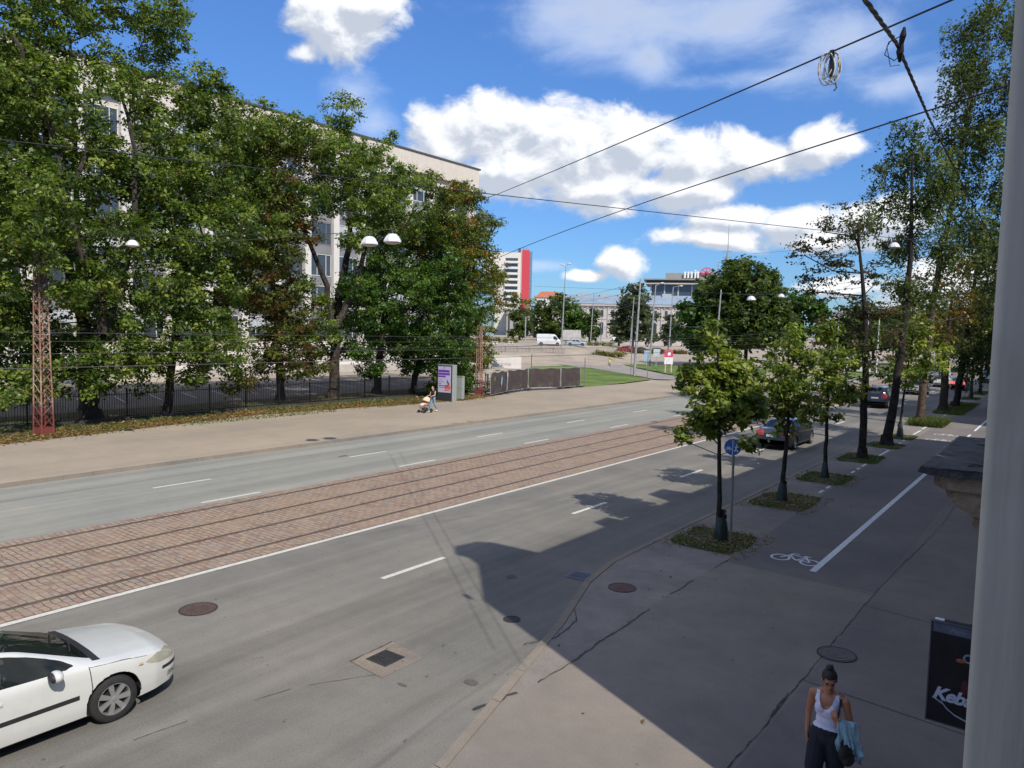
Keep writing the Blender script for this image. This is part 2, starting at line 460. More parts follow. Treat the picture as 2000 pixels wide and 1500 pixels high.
def struct(name, mb, m, smooth=0, parent=None):
    o = mb.build(name, m, parent, smooth)
    if not parent: tag(o, kind='structure')
    return o
Y0, Y1 = -40.0, 420.0
road = struct('road', MB().sheet([(-21.2, Y0), (-6.0, Y0), (-6.02, 4.0), (-6.19, 6.7), (-6.7, 8.5), (-7.6, 11.6), (-8.45, 14.0), (-8.75, 15.6), (-8.8, 19), (-8.8, Y1), (-21.2, Y1)], 0.0), M_asphalt)
struct('far_road', MB().sheet([(-28.1, Y0), (-21.0, Y0), (-21.0, Y1), (-28.1, Y1)], 0.004), M_asphalt_far)

# setts of the tram bed
def sett_mat():
    m, b, p = bsdf_mat('setts')
    g = b.n('ShaderNodeNewGeometry')
    warp = b.noise(g.outputs['Position'], 2.2, 3.0)
    P = b.vm('ADD', g.outputs['Position'], b.vm('MULTIPLY', b.vm('SUBTRACT', b.n('ShaderNodeTexNoise').outputs['Color'], (0.5, 0.5, 0.5)), (0.0, 0.0, 0.0)))
    sep = b.n('ShaderNodeSeparateXYZ'); b.put(sep.inputs[0], g.outputs['Position'])
    cb = b.n('ShaderNodeCombineXYZ')
    b.put(cb.inputs[0], b.m('ADD', sep.outputs[0], b.m('MULTIPLY', warp, 0.16)))
    b.put(cb.inputs[1], b.m('ADD', sep.outputs[1], b.m('MULTIPLY', warp, 0.12)))
    br = b.n('ShaderNodeTexBrick'); b.put(br.inputs['Vector'], cb.outputs[0])
    br.offset = 0.5; br.squash = 1.0
    br.inputs['Scale'].default_value = 1.0; br.inputs['Brick Width'].default_value = 0.29; br.inputs['Row Height'].default_value = 0.155
    br.inputs['Mortar Size'].default_value = 0.014; br.inputs['Mortar Smooth'].default_value = 0.35; br.inputs['Bias'].default_value = 0.0
    br.inputs['Color1'].default_value = (0.0, 0.0, 0.0, 1); br.inputs['Color2'].default_value = (1, 1, 1, 1); br.inputs['Mortar'].default_value = (0.5, 0.5, 0.5, 1)
    ramp = b.n('ShaderNodeValToRGB'); el = ramp.color_ramp.elements
    cols = [(0.0, (0.19, 0.125, 0.105)), (0.2, (0.27, 0.165, 0.125)), (0.38, (0.235, 0.19, 0.155)), (0.55, (0.30, 0.225, 0.155)), (0.72, (0.25, 0.205, 0.175)), (0.88, (0.31, 0.21, 0.165)), (1.0, (0.215, 0.195, 0.18))]
    el[0].position = 0; el[0].color = (*cols[0][1], 1); el[1].position = 1; el[1].color = (*cols[-1][1], 1)
    for ps, c_ in cols[1:-1]: e = el.new(ps); e.color = (*c_, 1)
    b.put(ramp.inputs[0], br.outputs['Color'])
    lg = b.noise(g.outputs['Position'], 0.45, 4.0)
    c = b.mix(b.m('MULTIPLY', b.smooth(lg, 0.35, 0.7), 0.45), ramp.outputs[0], (0.31, 0.225, 0.145))
    c = b.mix(0.16, c, (0.30, 0.24, 0.18))
    vs_ = b.n('ShaderNodeVectorMath', operation='SCALE'); b.put(vs_.inputs[0], c); b.put(vs_.inputs['Scale'], b.lin(b.noise(g.outputs['Position'], 5.0, 5.0, .7), .3, .7, .86, 1.30)); c = vs_.outputs[0]
    fine = b.noise(g.outputs['Position'], 26.0, 4.0, 0.7)
    c = b.mix(b.m('MULTIPLY', b.smooth(fine, 0.35, 0.75), 0.35), c, (0.16, 0.125, 0.10))
    c = b.mix(b.m('MULTIPLY', br.outputs['Fac'], b.lin(b.noise(g.outputs['Position'], 1.1, 3.0), 0.35, 0.65, 0.25, 0.95)), c, (0.075, 0.058, 0.045))
    b.put(p.inputs['Base Color'], c); p.inputs['Roughness'].default_value = 0.85; p.inputs['Specular IOR Level'].default_value = 0.25
    bn = b.n('ShaderNodeBump'); bn.inputs['Strength'].default_value = 0.7; bn.inputs['Distance'].default_value = 0.02
    b.put(bn.inputs['Height'], b.m('SUBTRACT', b.m('MULTIPLY', fine, 0.35), b.m('MULTIPLY', br.outputs['Fac'], 1.0)))
    m.node_tree.links.new(bn.outputs[0], p.inputs['Normal'])
    return m
M_sett = sett_mat()
bed = struct('tram_bed', MB().sheet([(-21.08, Y0), (-15.42, Y0), (-15.42, Y1), (-21.08, Y1)], 0.008), M_sett)
for i, (x, nm) in enumerate(((-20.55, 'tram rail nearest the far carriageway'), (-18.93, 'second tram rail from the far carriageway, beside the middle of the sett strip'), (-17.61, 'third tram rail from the far carriageway, thin and half buried in setts'), (-16.08, 'tram rail nearest the long white edge line'))):
    e = empty('tram_rail', (x, 0, 0.012), 0, 'worn steel ' + nm, 'tram rail', 'tram rails set in the setts')
    MB().box(-0.060, 0.055, Y0, Y1, 0.0, 0.003).build('rail_groove', M_railgap, e)
    MB().box(-0.045, 0.005, Y0, Y1, 0.003, 0.012).build('rail_head', M_rail, e)

# lane markings
mk = MB()
rnd = random.Random(5)
def rect(mb, x0, x1, y0, y1, z): mb.sheet([(x0, y0), (x1, y0), (x1, y1), (x0, y1)], z)
rect(mk, -15.38, -15.22, Y0, 120, 0.012)
y = 11.2 - 8 * 7.85
while y < 200: rect(mk, -12.08, -11.94, y, y + 2.05, 0.005); y += 7.85
y = 12.4 - 8 * 8.5
while y < 200: rect(mk, -24.56, -24.42, y, y + 2.1, 0.009); y += 8.5
y = 12.35 - 8 * 8.5
while y < 200: rect(mk, -21.48, -21.34, y, y + 2.1, 0.009); y += 8.5
struct('lane_markings', mk, M_paint)

# kerbs and pavements
def strip(mb, line, w, z0, z1):
    """kerb running along a polyline; w to the right-hand (+x) side"""
    for (xa, ya), (xb, yb) in zip(line[:-1], line[1:]):
        n = max(1, int(math.hypot(xb - xa, yb - ya) / 1.0))
        for k in range(n):
            t0, t1 = (k + 0.006) / n, (k + 0.994) / n
            ax, ay, bx, by = xa + (xb - xa) * t0, ya + (yb - ya) * t0, xa + (xb - xa) * t1, ya + (yb - ya) * t1
            mb.prism([(ax, ay), (bx, by), (bx + w, by), (ax + w, ay)][::-1], z0, z1)
NEARK = [(-6.0, Y0), (-6.02, 4.0), (-6.19, 6.7), (-6.7, 8.5), (-7.6, 11.6), (-8.45, 14.0), (-8.75, 15.6), (-8.8, 19), (-8.8, 140)]
kb = MB(); strip(kb, NEARK, 0.16, -0.04, 0.045); struct('near_kerb', kb, M_kerb)
kb = MB(); strip(kb, [(-28.0, Y0), (-28.0, 150)], -0.16, -0.04, 0.13); struct('far_kerb', kb, M_kerb)
ZW = 0.03
nk = [(x + 0.165, y_) for x, y_ in NEARK]
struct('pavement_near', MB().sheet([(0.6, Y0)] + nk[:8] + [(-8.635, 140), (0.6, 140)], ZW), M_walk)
struct('bike_path', MB().sheet([(-6.52, 17.6), (-3.2, 17.5), (-3.2, 120), (-6.9, 120), (-6.9, 30)], ZW + 0.004), M_walk2)
struct('pedestrian_path', MB().sheet([(-3.17, Y0), (0.6, Y0), (0.6, 120), (-3.17, 120)], ZW + 0.006), ground_mat('foot_path_asphalt', (0.168, 0.150, 0.142), (0.19, 0.165, 0.15), speck=0.10, big=0.10, bump=0.2))
struct('worn_apron', MB().sheet([(-6.9, 9.4), (-6.45, 9.0), (-6.52, 10.3), (-6.58, 15.0), (-6.55, 18.0), (-8.6, 18.0), (-8.6, 15.7), (-8.28, 14.0), (-7.42, 11.6)], ZW + 0.003), M_strip)
struct('tree_strip', MB().sheet([(-8.63, 18.02), (-6.56, 18.02), (-6.9, 30), (-7.3, 60), (-7.3, 130), (-8.63, 130)], ZW + 0.003), M_strip)
struct('far_pavement', MB().sheet([(-28.16, Y0), (-28.16, 150), (-36, 110), (-38.4, 64), (-38.2, 48), (-37.2, 43), (-38.6, 33), (-39.3, 26.5), (-37.9, 17), (-37.1, 12), (-36.8, 4), (-36.6, Y0)], 0.115), M_pave_far)
struct('leaf_strip', MB().sheet([(-36.6, Y0), (-36.8, 4), (-37.1, 12), (-37.9, 17), (-39.3, 26.5), (-38.6, 33), (-37.2, 43), (-38.4, 47.2), (-42, 47.6), (-47.5, 47.6), (-47.5, Y0)], 0.10), M_soil)
struct('car_park', MB().sheet([(-47.5, Y0), (-47.5, 54), (-50, 62), (-66, 62), (-66, Y0)], 0.02), M_lot)
struct('lawn', MB().sheet([(-38.5, 61.2), (-39.2, 72), (-40.1, 80.5), (-44, 84.2), (-52, 91.5), (-58, 96), (-64.3, 99.5), (-66, 92), (-57, 76), (-47, 62.5)], 0.06), M_lawn)
l2 = struct('lawn', MB().sheet([(-39.3, 89.0), (-45, 94), (-55, 105), (-62.3, 113.2), (-60, 118), (-50, 119), (-40, 122), (-24, 130), (-24, 96), (-30, 88), (-35, 86)], 0.07), M_lawn)
l3 = struct('lawn', MB().sheet([(-24, 131), (-40, 150), (-26, 175), (-17, 160), (-18, 135)], 0.07), M_lawn)
struct('park_path', MB().sheet([(-36, 84), (-38.6, 86.5), (-45, 93), (-55, 104), (-63, 113), (-78, 122), (-85, 118), (-72, 104), (-64.6, 100), (-58, 96.6), (-44, 84.8), (-40, 81)], 0.05), ground_mat('park_path_asphalt', (0.25, 0.235, 0.225), speck=0.1, big=0.08))

# painted lines: car park bays, bike path
cp = MB()
for k in range(20):
    yy = 14 + k * 2.6
    for xx in (-52.0, -60.5): cp.sheet([(xx, yy), (xx, yy + 0.11), (xx - 4.6, yy + 1.5), (xx - 4.6, yy + 1.39)], 0.026)
struct('car_park_markings', cp, M_paint)
bm_ = MB()
z = ZW + 0.010
rect(bm_, -4.74, -4.59, 18.1, 37.0, z); rect(bm_, -4.74, -4.62, 44.3, 46.0, z); rect(bm_, -4.74, -4.62, 47.0, 50.8, z); rect(bm_, -4.74, -4.62, 53, 90, z)
y = 27.5
while y < 62: rect(bm_, -7.05 - (y - 27) * 0.012, -6.95 - (y - 27) * 0.012, y, y + (0.55 if y < 34 else 2.6), z); y += 1.0 if y < 34 else 3.4
for k in range(4): rect(bm_, -4.4, -3.6, 46.2 + k * .45, 46.4 + k * .45, z)
struct('path_markings', bm_, M_paintbike)

def ring(mb, cx, cy, r, w, z, n=36, sy=1.0):
    for k in range(n):
        a, b = 2 * PI * k / n, 2 * PI * (k + 1) / n
        mb.sheet([(cx + r * math.cos(a), cy + sy * r * math.sin(a)), (cx + (r - w) * math.cos(a), cy + sy * (r - w) * math.sin(a)), (cx + (r - w) * math.cos(b), cy + sy * (r - w) * math.sin(b)), (cx + r * math.cos(b), cy + sy * r * math.sin(b))], z)
def seg(mb, a, b, w, z):
    d = Vector((b[0] - a[0], b[1] - a[1])); n = Vector((-d.y, d.x)).normalized() * w / 2
    mb.sheet([(a[0] + n.x, a[1] + n.y), (b[0] + n.x, b[1] + n.y), (b[0] - n.x, b[1] - n.y), (a[0] - n.x, a[1] - n.y)], z)
def bike_mark(cx, cy, s):
    g_ = MB(); w = 0.055
    def T(u, v): return (cx + u * s, cy + v * s)
    zz = z + 0.001
    for k, (u, v) in enumerate(((-0.36, 0.0), (0.36, 0.0))):
        q = T(u, v); ring(g_, q[0], q[1], 0.245 * s, w, zz + 0.0004 * k, sy=1.15)
    for k, (a, b) in enumerate([((-0.36, 0.0), (-0.20, 0.40)), ((-0.20, 0.40), (0.17, 0.37)), ((-0.22, 0.34), (0.02, -0.02)), ((0.02, -0.02), (0.19, 0.36)), ((0.02, -0.02), (0.36, 0.0)), ((0.36, 0.0), (0.19, 0.36)), ((0.16, 0.44), (0.19, 0.36)), ((0.10, 0.47), (0.28, 0.46)), ((-0.20, 0.40), (-0.17, 0.52)), ((-0.17, 0.52), (-0.02, 0.54))]):
        seg(g_, T(*a), T(*b), w * 0.9, zz + 0.001 + 0.0004 * k)
    o = g_.build('bike_symbol', M_paintbike)
    return tag(o, kind='structure')
bike_mark(-5.27, 18.75, 0.98)
bike_mark(-5.75, 46.5, 1.05)
bike_mark(-5.75, 49.4, 1.05)

# tar joints and cracks: irregular thin sheets
def crack(name, pts, w, z, seed=1, gap=0.0, m=M_tar):
    r_ = random.Random(seed); mb = MB()
    P = [Vector(p) for p in pts]
    L = []; 
    for a, b in zip(P[:-1], P[1:]):
        n = max(2, int((b - a).length / 0.09))
        for k in range(n): L.append(a + (b - a) * k / n)
    L.append(P[-1])
    jx = 0.0; pr = None; on = True; run = 0
    for i, p in enumerate(L):
        jx = jx * 0.75 + r_.uniform(-1, 1) * w * 0.55
        ww = w * r_.uniform(0.25, 1.0)
        cur = ((p.x + jx - ww / 2, p.y), (p.x + jx + ww / 2, p.y))
        run -= 1
        if run < 0: on = r_.random() > gap; run = r_.randint(2, 9)
        if pr and on: mb.sheet([pr[0], pr[1], cur[1], cur[0]], z)
        pr = cur
    o = mb.build(name, m); return tag(o, kind='structure')
crack('tar_joint', [(-6.62, 8.25), (-6.5, 9.2), (-6.46, 10.3), (-6.6, 15.0), (-6.57, 18.0)], 0.034, ZW + 0.012, 3, 0.42)
crack('tar_joint', [(-6.72, 8.1), (-6.55, 8.9)], 0.07, ZW + 0.0125, 33, 0.1)
crack('tar_joint', [(-3.18, -10), (-3.22, 9.1), (-3.22, 13.2), (-3.17, 18.0), (-2.9, 25.3), (-3.1, 45)], 0.022, ZW + 0.012, 4, 0.08)
crack('tar_joint', [(-3.20, 8.0), (-3.24, 12.6)], 0.038, ZW + 0.0125, 5, 0.45)
crack('crack', [(-7.5, 10.4), (-7.2, 11.0), (-7.35, 11.9), (-7.9, 12.7)], 0.04, ZW + 0.012, 6, 0.3)
crack('crack', [(-8.6, 8.1), (-8.9, 7.6), (-9.3, 6.9), (-9.6, 5.6), (-9.9, 3.0)], 0.022, 0.004, 7, 0.35)
crack('crack', [(-12.1, 3.0), (-10.9, 6.6), (-10.6, 7.2)], 0.02, 0.004, 8, 0.5)
crack('crack', [(-22.6, 13.4), (-22.2, 14.2), (-21.4, 14.0)], 0.03, 0.009, 9, 0.2)
M_joint = M_walk2
cr = MB()
for (x0, y0, x1, y1) in ((-6.6, 17.5, -3.2, 17.35), (-3.2, 16.5, 0.3, 16.1), (-3.2, 12.2, -0.2, 11.9)):
    seg(cr, (x0, y0), (x1, y1), 0.014, ZW + 0.013)
struct('joint_lines', cr, M_tar)
# repair patch round the road drain, small tar patches
PATCHQ = [(-9.35, 8.03), (-9.41, 9.02), (-8.51, 8.91), (-8.51, 7.95)]
struct('drain_patch', MB().sheet(PATCHQ, 0.005), ground_mat('patch_concrete', (0.178, 0.160, 0.142), speck=0.3, big=0.25, bump=0.6, patch=(0.14, 0.13, 0.118), patchscale=2.0))
crack('tar_joint', [PATCHQ[0], PATCHQ[1]], 0.035, 0.009, 21, 0.3)
crack('tar_joint', [PATCHQ[1], PATCHQ[2]], 0.04, 0.0095, 22, 0.2)
crack('tar_joint', [PATCHQ[3], PATCHQ[0]], 0.045, 0.009, 23, 0.35)
pt = MB()
for cx, cy, rx, ry in ((-7.32, 8.75, .13, .10), (-9.9, 13.2, .12, .16), (-24.9, 20.9, .1, .3), (-8.1, 8.0, .1, .04)):
    r_ = random.Random(int(cx * 100)); pt.sheet([(cx + rx * math.cos(a) * r_.uniform(.7, 1.1), cy + ry * math.sin(a) * r_.uniform(.7, 1.1)) for a in [k * PI / 7 for k in range(14)]], 0.0095 if cx > -20 else 0.0105)
struct('tar_patches', pt, ground_mat('old_tar', (0.10, 0.098, 0.095), speck=0.2, big=0.1))

# manholes and drains
M_iron = mat('rusty_iron', (0.115, 0.078, 0.066), 0.7, 0.4, var=0.3, scale=25, bump=0.6)
M_iron2 = mat('dark_iron', (0.06, 0.056, 0.058), 0.6, 0.5, var=0.3, scale=25, bump=0.5)
M_iron3 = mat('reddish_iron', (0.16, 0.085, 0.075), 0.75, 0.3, var=0.25, scale=20, bump=0.4)
def manhole(x, y, z, r, m, label, ribs=True):
    e = empty('manhole_cover', (x, y, z), 0.3, label, 'manhole cover')
    rim = MB(); rim.lathe([(r * 1.0, 0), (r * 1.0, .008), (r * .93, .010), (r * .91, .004)], 32); rim.build('rim', M_iron2, e, 30)
    lid = MB(); lid.lathe([(1e-4, .006), (r * .18, .006), (r * .18, .010), (r * .24, .010), (r * .24, .006), (r * .52, .006), (r * .52, .010), (r * .58, .010), (r * .58, .006), (r * .78, .006), (r * .78, .010), (r * .83, .010), (r * .83, .005), (r * .905, .005)], 32)
    if ribs:
        for k in range(-4, 5):
            h = math.sqrt(max(0, (r * .5) ** 2 - (k * r * .11) ** 2))
            if h > .03: lid.box(k * r * .11 - .007, k * r * .11 + .007, -h, h, .005, .012)
    lid.build('lid', m, e)
manhole(-13.39, 7.64, 0.003, 0.36, M_iron, 'rusty round manhole cover on the near lane beside the long white line')
manhole(-7.58, 14.13, ZW + .006, 0.31, M_iron3, 'reddish round manhole cover on the shaded pavement by the kerb bend')
manhole(-3.03, 13.6, ZW + .012, 0.33, mat('grey_iron', (0.14, 0.12, 0.118), 0.75, 0.3, var=0.2, scale=22), 'grey round manhole cover lying across the tar joint behind the walking woman')
manhole(-8.39, 11.22, 0.003, 0.17, M_iron2, 'small round valve cover in the shaded part of the road near the kerb', False)
def grate(x, y, z, s, rz, label, m):
    e = empty('storm_drain', (x, y, z), rz, label, 'drain grate')
    f = MB(); 
    for a, b, c, d in ((-s, s, -s, -s * .84), (-s, s, s * .84, s), (-s, -s * .84, -s * .84, s * .84), (s * .84, s, -s * .84, s * .84)): f.box(a, b, c, d, 0, .012)
    f.build('frame', m, e)
    MB().box(-s * .84, s * .84, -s * .84, s * .84, -0.002, .001).build('pit', mat('pit_black', (0.008, 0.008, 0.008), 0.95), e)
    br = MB()
    for k in range(-4, 5): br.box(k * s * .18 - s * .045, k * s * .18 + s * .045, -s * .84, s * .84, .002, .010)
    br.box(-s * .84, s * .84, -.012, .012, .010, .013)
    br.build('bars', m, e)
grate(-8.99, 8.48, 0.007, 0.23, 0.02, 'square iron storm drain grate in a cracked concrete patch', M_iron2)
grate(-8.75, 14.25, 0.004, 0.25, 0.1, 'storm drain grate beside the kerb bend in deep shade', mat('wet_iron', (0.06, 0.075, 0.11), 0.35, 0.7, var=0.4, scale=14))
# ---------------------------------------------------------------- buildings
M_stucco = mat('beige_render', (0.56, 0.50, 0.43), 0.9, var=0.05, scale=1.2, bump=0.1, dirt=(0.42, 0.37, 0.32, .35), dirtscale=.4)
M_pier = mat('white_pier', (0.62, 0.585, 0.54), 0.85, var=0.04, scale=1.0, dirt=(0.48, 0.45, 0.41, .35), dirtscale=.5)
M_spandrel = mat('grey_panel', (0.20, 0.195, 0.20), 0.6, var=0.10, scale=.8)
M_glassd = glass_mat('window_glass', (0.030, 0.038, 0.045))
M_frame = mat('window_frame_white', (0.6, 0.6, 0.58), 0.5, var=0.05)
M_roofdark = mat('dark_coping', (0.075, 0.065, 0.065), 0.6, var=.1)
M_concrete = mat('pale_concrete', (0.42, 0.39, 0.35), 0.9, var=.08, scale=1.0, dirt=(.28, .25, .22, .5), dirtscale=.6)
M_blind = mat('window_blind', (0.40, 0.42, 0.44), 0.8, var=.1)

# long office building behind the tree row
ob = empty('office_building', (-72, 24, 0), 0, 'long pale office block with white piers and dark window bays behind the left tree row', 'building')
PY = [21.9 + 4.15 * k for k in range(-11, 16)]
yA, yB = PY[0] - .5, PY[-1] + 1.6
b = MB(); b.box(-20, -0.55, yA - 24, yB - 24, 3.4, 28.6); b.build('wall', M_stucco, ob)
b = MB(); b.box(-20, -0.25, yA - 24, yB - 24, 0.85, 3.4)
for zz in (1.5, 2.1, 2.7): b.box(-.25, -.19, yA - 24, yB - 24, zz, zz + .5)
b.build('base_wall', M_pier, ob)
MB().box(-20, 0.2, yA - 24, yB - 24, -0.3, 0.85).build('plinth', M_concrete, ob)
MB().box(-20.3, 0.1, yA - 24.3, yB - 23.7, 28.98, 29.2).build('roof_edge', M_roofdark, ob)
MB().box(-20, -0.02, yA - 24, yB - 24, 26.35, 28.98).build('parapet', M_stucco, ob)
rb = random.Random(3)
for k, y in enumerate(PY):
    p = MB(); p.box(-0.55, 0.0, y - .42 - 24, y + .42 - 24, 3.4, 26.35); p.build('pier', M_pier, ob)
FL = [3.9, 7.75, 11.5, 15.25, 19.0, 22.7]
farrow = MB()
for k in range(len(PY) - 1):
    a, c = PY[k] + .42 - 24, PY[k + 1] - .42 - 24
    vis = k >= 11
    for fi, z in enumerate(FL):
        if not vis:
            farrow.box(-.5, -.42, a + .2, c - .2, z, z + 2.4); continue
        w = MB(); w.box(-.535, -.47, a + .12, c - .12, z, z + 2.55)
        fr = w.build('window', M_glassd, ob)
        f = MB(); m_ = (a + c) / 2
        for q in (a + .12, m_ - .55, m_ + .75, c - .18): f.box(-.46, -.40, q, q + .07, z, z + 2.55)
        f.box(-.46, -.40, a + .12, c - .12, z - .03, z + .05); f.box(-.46, -.40, a + .12, c - .12, z + 2.5, z + 2.58)
        f.build('frame', M_frame if rb.random() < .7 else M_spandrel, fr)
        if rb.random() < .45:
            q = MB(); q.box(-.468, -.462, a + .2, m_ - .55 if rb.random() < .5 else c - .2, z + rb.choice((.2, .9, 1.4)), z + 2.5); q.build('blind', M_blind, fr)
    if vis:
        for z in FL[:-1]: MB().box(-.54, -.44, a + .02, c - .02, z + 2.62, z + 3.70).build('spandrel', M_spandrel, ob)
tag(farrow.build('window_row', M_glassd, ob), kind='stuff')

# hotel-like tower with a red stripe
def Mz(loc, rz): return Matrix.Translation(loc) @ Matrix.Rotation(rz, 4, 'Z')
tw = empty('tower_block', (-262, 352, -2), math.atan2(9.2, 12.2), 'tall white balcony tower with a full-height red stripe on its edge', 'building')
cream = mat('tower_cream', (0.60, 0.56, 0.50), 0.85, var=.04, scale=.3)
MB().box(-22, 5, 0, 14, 0, 52.6).build('wall', cream, tw)
MB().box(-24, -15, -3, 8, 0, 38).build('glass_wing', glass_mat('tower_glass', (0.10, 0.19, 0.23)), tw)
MB().box(-24.2, -15.2, -3.2, 7.8, 38, 38.6).build('wing_roof', cream, tw)
w_ = MB(); 
for k in range(9): w_.box(-24.05 + k * 1.1, -23.95 + k * 1.1, -3.12, -3.02, 0, 38)
w_.build('mullions', cream, tw)
MB().box(.2, 4.6, -.5, .02, 20, 54.2).build('red_stripe', mat('red_cladding', (0.50, 0.045, 0.06), .5, var=.05), tw)
MB().box(4.6, 6.3, 0, 14, 3, 53.4).build('glass_edge', glass_mat('edge_glass', (0.10, 0.13, 0.18)), tw)
MB().box(0, .2, -.45, .05, 20, 54.2).build('stripe_trim', mat('trim_white', (.6, .6, .6), .6), tw)
for k in range(10):
    z = 16.2 + k * 3.35
    q = MB(); q.box(-9.6, -1.8, -1.5, .0, z, z + 1.25)
    bal = q.build('balcony', mat('balcony_white', (.62, .6, .57), .8, var=.03), tw)
    MB().box(-9.3, -2.1, -.12, -.02, z + 1.3, z + 3.0).build('window', M_glassd, tw)
q = MB(); q.box(-2, -.5, 3, 4, 52.6, 55.5); q.box(1, 1.3, 3, 3.3, 52.6, 56.5); q.box(2.6, 2.8, 3, 3.2, 52.6, 56); q.build('roof_antenna', M_roofdark, tw)
pod = MB(); pod.box(-8, 30, -14, 6, 2, 18.5); pod.build('podium', mat('podium_grey', (.30, .28, .26), .8, var=.08, scale=.2), tw)
MB().box(-8.5, 30.5, -14.6, 6, 18.5, 19.6).build('podium_cornice', cream, tw)
q = MB()
for k in range(12): q.box(-7 + k * 3.1, -6 + k * 3.1, -14.15, -14.02, 6, 16.5)
q.build('podium_window', M_glassd, tw)

# block with an orange roof
og = empty('apartment_building', (-240, 345, 0), math.atan2(5.8, 8.3), 'pale house with a low orange tiled roof right of the red-striped tower', 'building')
MB().box(-5, 9.5, 0, 10, 0, 24).build('wall', cream, og)
MB().add([(-5.6, -.6, 24), (10, -.6, 24), (10, 10.6, 24), (-5.6, 10.6, 24), (-2, 5, 27.6), (7, 5, 27.6)], [(0, 1, 5, 4), (2, 3, 4, 5), (1, 2, 5), (3, 0, 4)]).build('roof', mat('orange_tiles', (.36, .13, .07), .85, var=.12, scale=1.5), og)
for k in range(4):
    for z in (9, 13, 17, 20.6): MB().box(-4 + 3.4 * k, -2.7 + 3.4 * k, -.08, .02, z, z + 1.9).build('window', M_glassd, og)

# palace with blue metal roof
pal = empty('palace_building', (-180, 276.5, 0), math.atan2(26, 48), 'long pale stone palace with a blue grey metal roof and arched windows', 'building')
stone = mat('palace_stone', (0.46, 0.42, 0.385), 0.9, var=.07, scale=.25, dirt=(.30, .27, .25, .4), dirtscale=.12)
broof = mat('blue_metal_roof', (0.235, 0.30, 0.37), 0.5, 0.2, var=.10, scale=.3)
PL = 64
MB().box(-6, PL, -0.02, 22, 0, 16.8).build('wall', stone, pal)
MB().box(-6.5, PL + .5, -.9, 22.5, 16.8, 17.7).build('cornice', stone, pal)
MB().box(-6, PL, -.25, -.03, 11.0, 11.4).build('string_course', stone, pal)
MB().add([(-7, -1.1, 17.7), (PL + 1, -1.1, 17.7), (PL + 1, 22, 17.7), (-7, 22, 17.7), (-2, 5, 21.9), (PL - 4, 5, 21.9), (PL - 4, 16, 21.9), (-2, 16, 21.9)], [(0, 1, 5, 4), (1, 2, 6, 5), (2, 3, 7, 6), (3, 0, 4, 7), (4, 5, 6, 7)]).build('roof', broof, pal)
for x0, w in ((4, 5), (14, 3.5), (22, 6), (33, 3), (41, 4)): MB().box(x0, x0 + w, 3.5, 6.5, 20.6, 22.6).build('skylight', mat('skylight_glass', (.36, .40, .42), .3), pal)
q = MB()
for k in range(30): q.box(-5.5 + 2.36 * k, -4.9 + 2.36 * k, -.5, -.02, 16.0, 16.8)
q.build('dentils', stone, pal)
def arch_win(x, z, w, h):
    q = MB(); n = 8; pts = [(x - w / 2, z), (x + w / 2, z)] + [(x + w / 2 * math.cos(t), z + h - w / 2 + w / 2 * math.sin(t)) for t in [PI * i / n for i in range(n + 1)]]
    q.add([(px, -.10, pz) for px, pz in pts], [tuple(range(len(pts)))]); return q
for k in range(15):
    x = -3.2 + 4.6 * k
    fr = MB(); fr.box(x - .95, x + .95, -.07, -.025, 11.5, 15.4); f_ = fr.build('window', stone, pal)
    MB().box(x - .62, x + .62, -.10, -.075, 11.9, 15.1).build('pane', M_glassd, f_)
    arch_win(x, 4.8, 1.5, 5.0).build('window', M_glassd, pal)
    for xx in (x - 1.9, ): 
        cl = MB(); cl.box(xx - .28, xx + .28, -.42, -.03, 3.5, 16.0); cl.build('pilaster', stone, pal)

# modern block with roof letters and a red wheel emblem
mo = empty('modern_building', (-162.8, 321.1, 0), math.atan2(12.1, 26.6), 'modern grey block with dark glazed top floor and white letters on its roof', 'building')
gry = mat('modern_grey', (0.24, 0.225, 0.21), .7, var=.06, scale=.3)
MB().box(0, 48, 0, 22, 0, 22.6).build('wall', stone, mo)
MB().box(.4, 47, .4, 20, 22.6, 28.4).build('glazed_floor', glass_mat('top_glass', (0.03, 0.035, 0.055)), mo)
q = MB()
for k in range(8): q.box(.2 + 6.3 * k, .8 + 6.3 * k, .0, .5, 22.6, 28.4)
q.build('column', mat('pale_col', (.45, .43, .42), .7), mo)
MB().box(-2, 49, -2.2, 22, 28.4, 29.0).build('ledge', stone, mo)
MB().box(-3, 49, -3.0, 22, 30.3, 30.9).build('roof_slab', gry, mo)
MB().box(-1.5, 48, -1.0, 22, 29.0, 30.3).build('roof_band', M_roofdark, mo)
MB().box(7, 34, 3, 18, 30.9, 34.0).build('penthouse', mat('penthouse_grey', (.27, .26, .235), .8, var=.05, scale=.3), mo)
M_white = mat('letter_white', (.75, .75, .75), .5, var=.02)
for i, x in enumerate((15.6, 17.1, 18.7, 20.3, 21.6)):
    L_ = MB(); L_.box(x, x + .72, 1.6, 1.9, 31.6, 34.6)
    if i in (2, 4): L_.box(x - .35, x, 1.6, 1.9, 33.9, 34.6)
    if i == 3: L_.box(x - .05, x + .8, 1.6, 1.9, 34.9, 35.4)
    L_.build('roof_letter', M_white, mo)
em = MB(); M_red = mat('emblem_red', (.50, .05, .07), .5, var=.05)
cx, cz = 25.8, 33.3
for k in range(20):
    t, t2 = PI * k / 20 - .1, PI * (k + 1) / 20 - .1
    em.bar((cx + 3.0 * math.cos(t), 1.7, cz + 3.0 * math.sin(t)), (cx + 3.0 * math.cos(t2), 1.7, cz + 3.0 * math.sin(t2)), .42)
for t in (.35, .9, 1.6, 2.3, 2.85): em.bar((cx, 1.7, cz + .2), (cx + 2.9 * math.cos(t), 1.7, cz + 2.9 * math.sin(t)), .38)
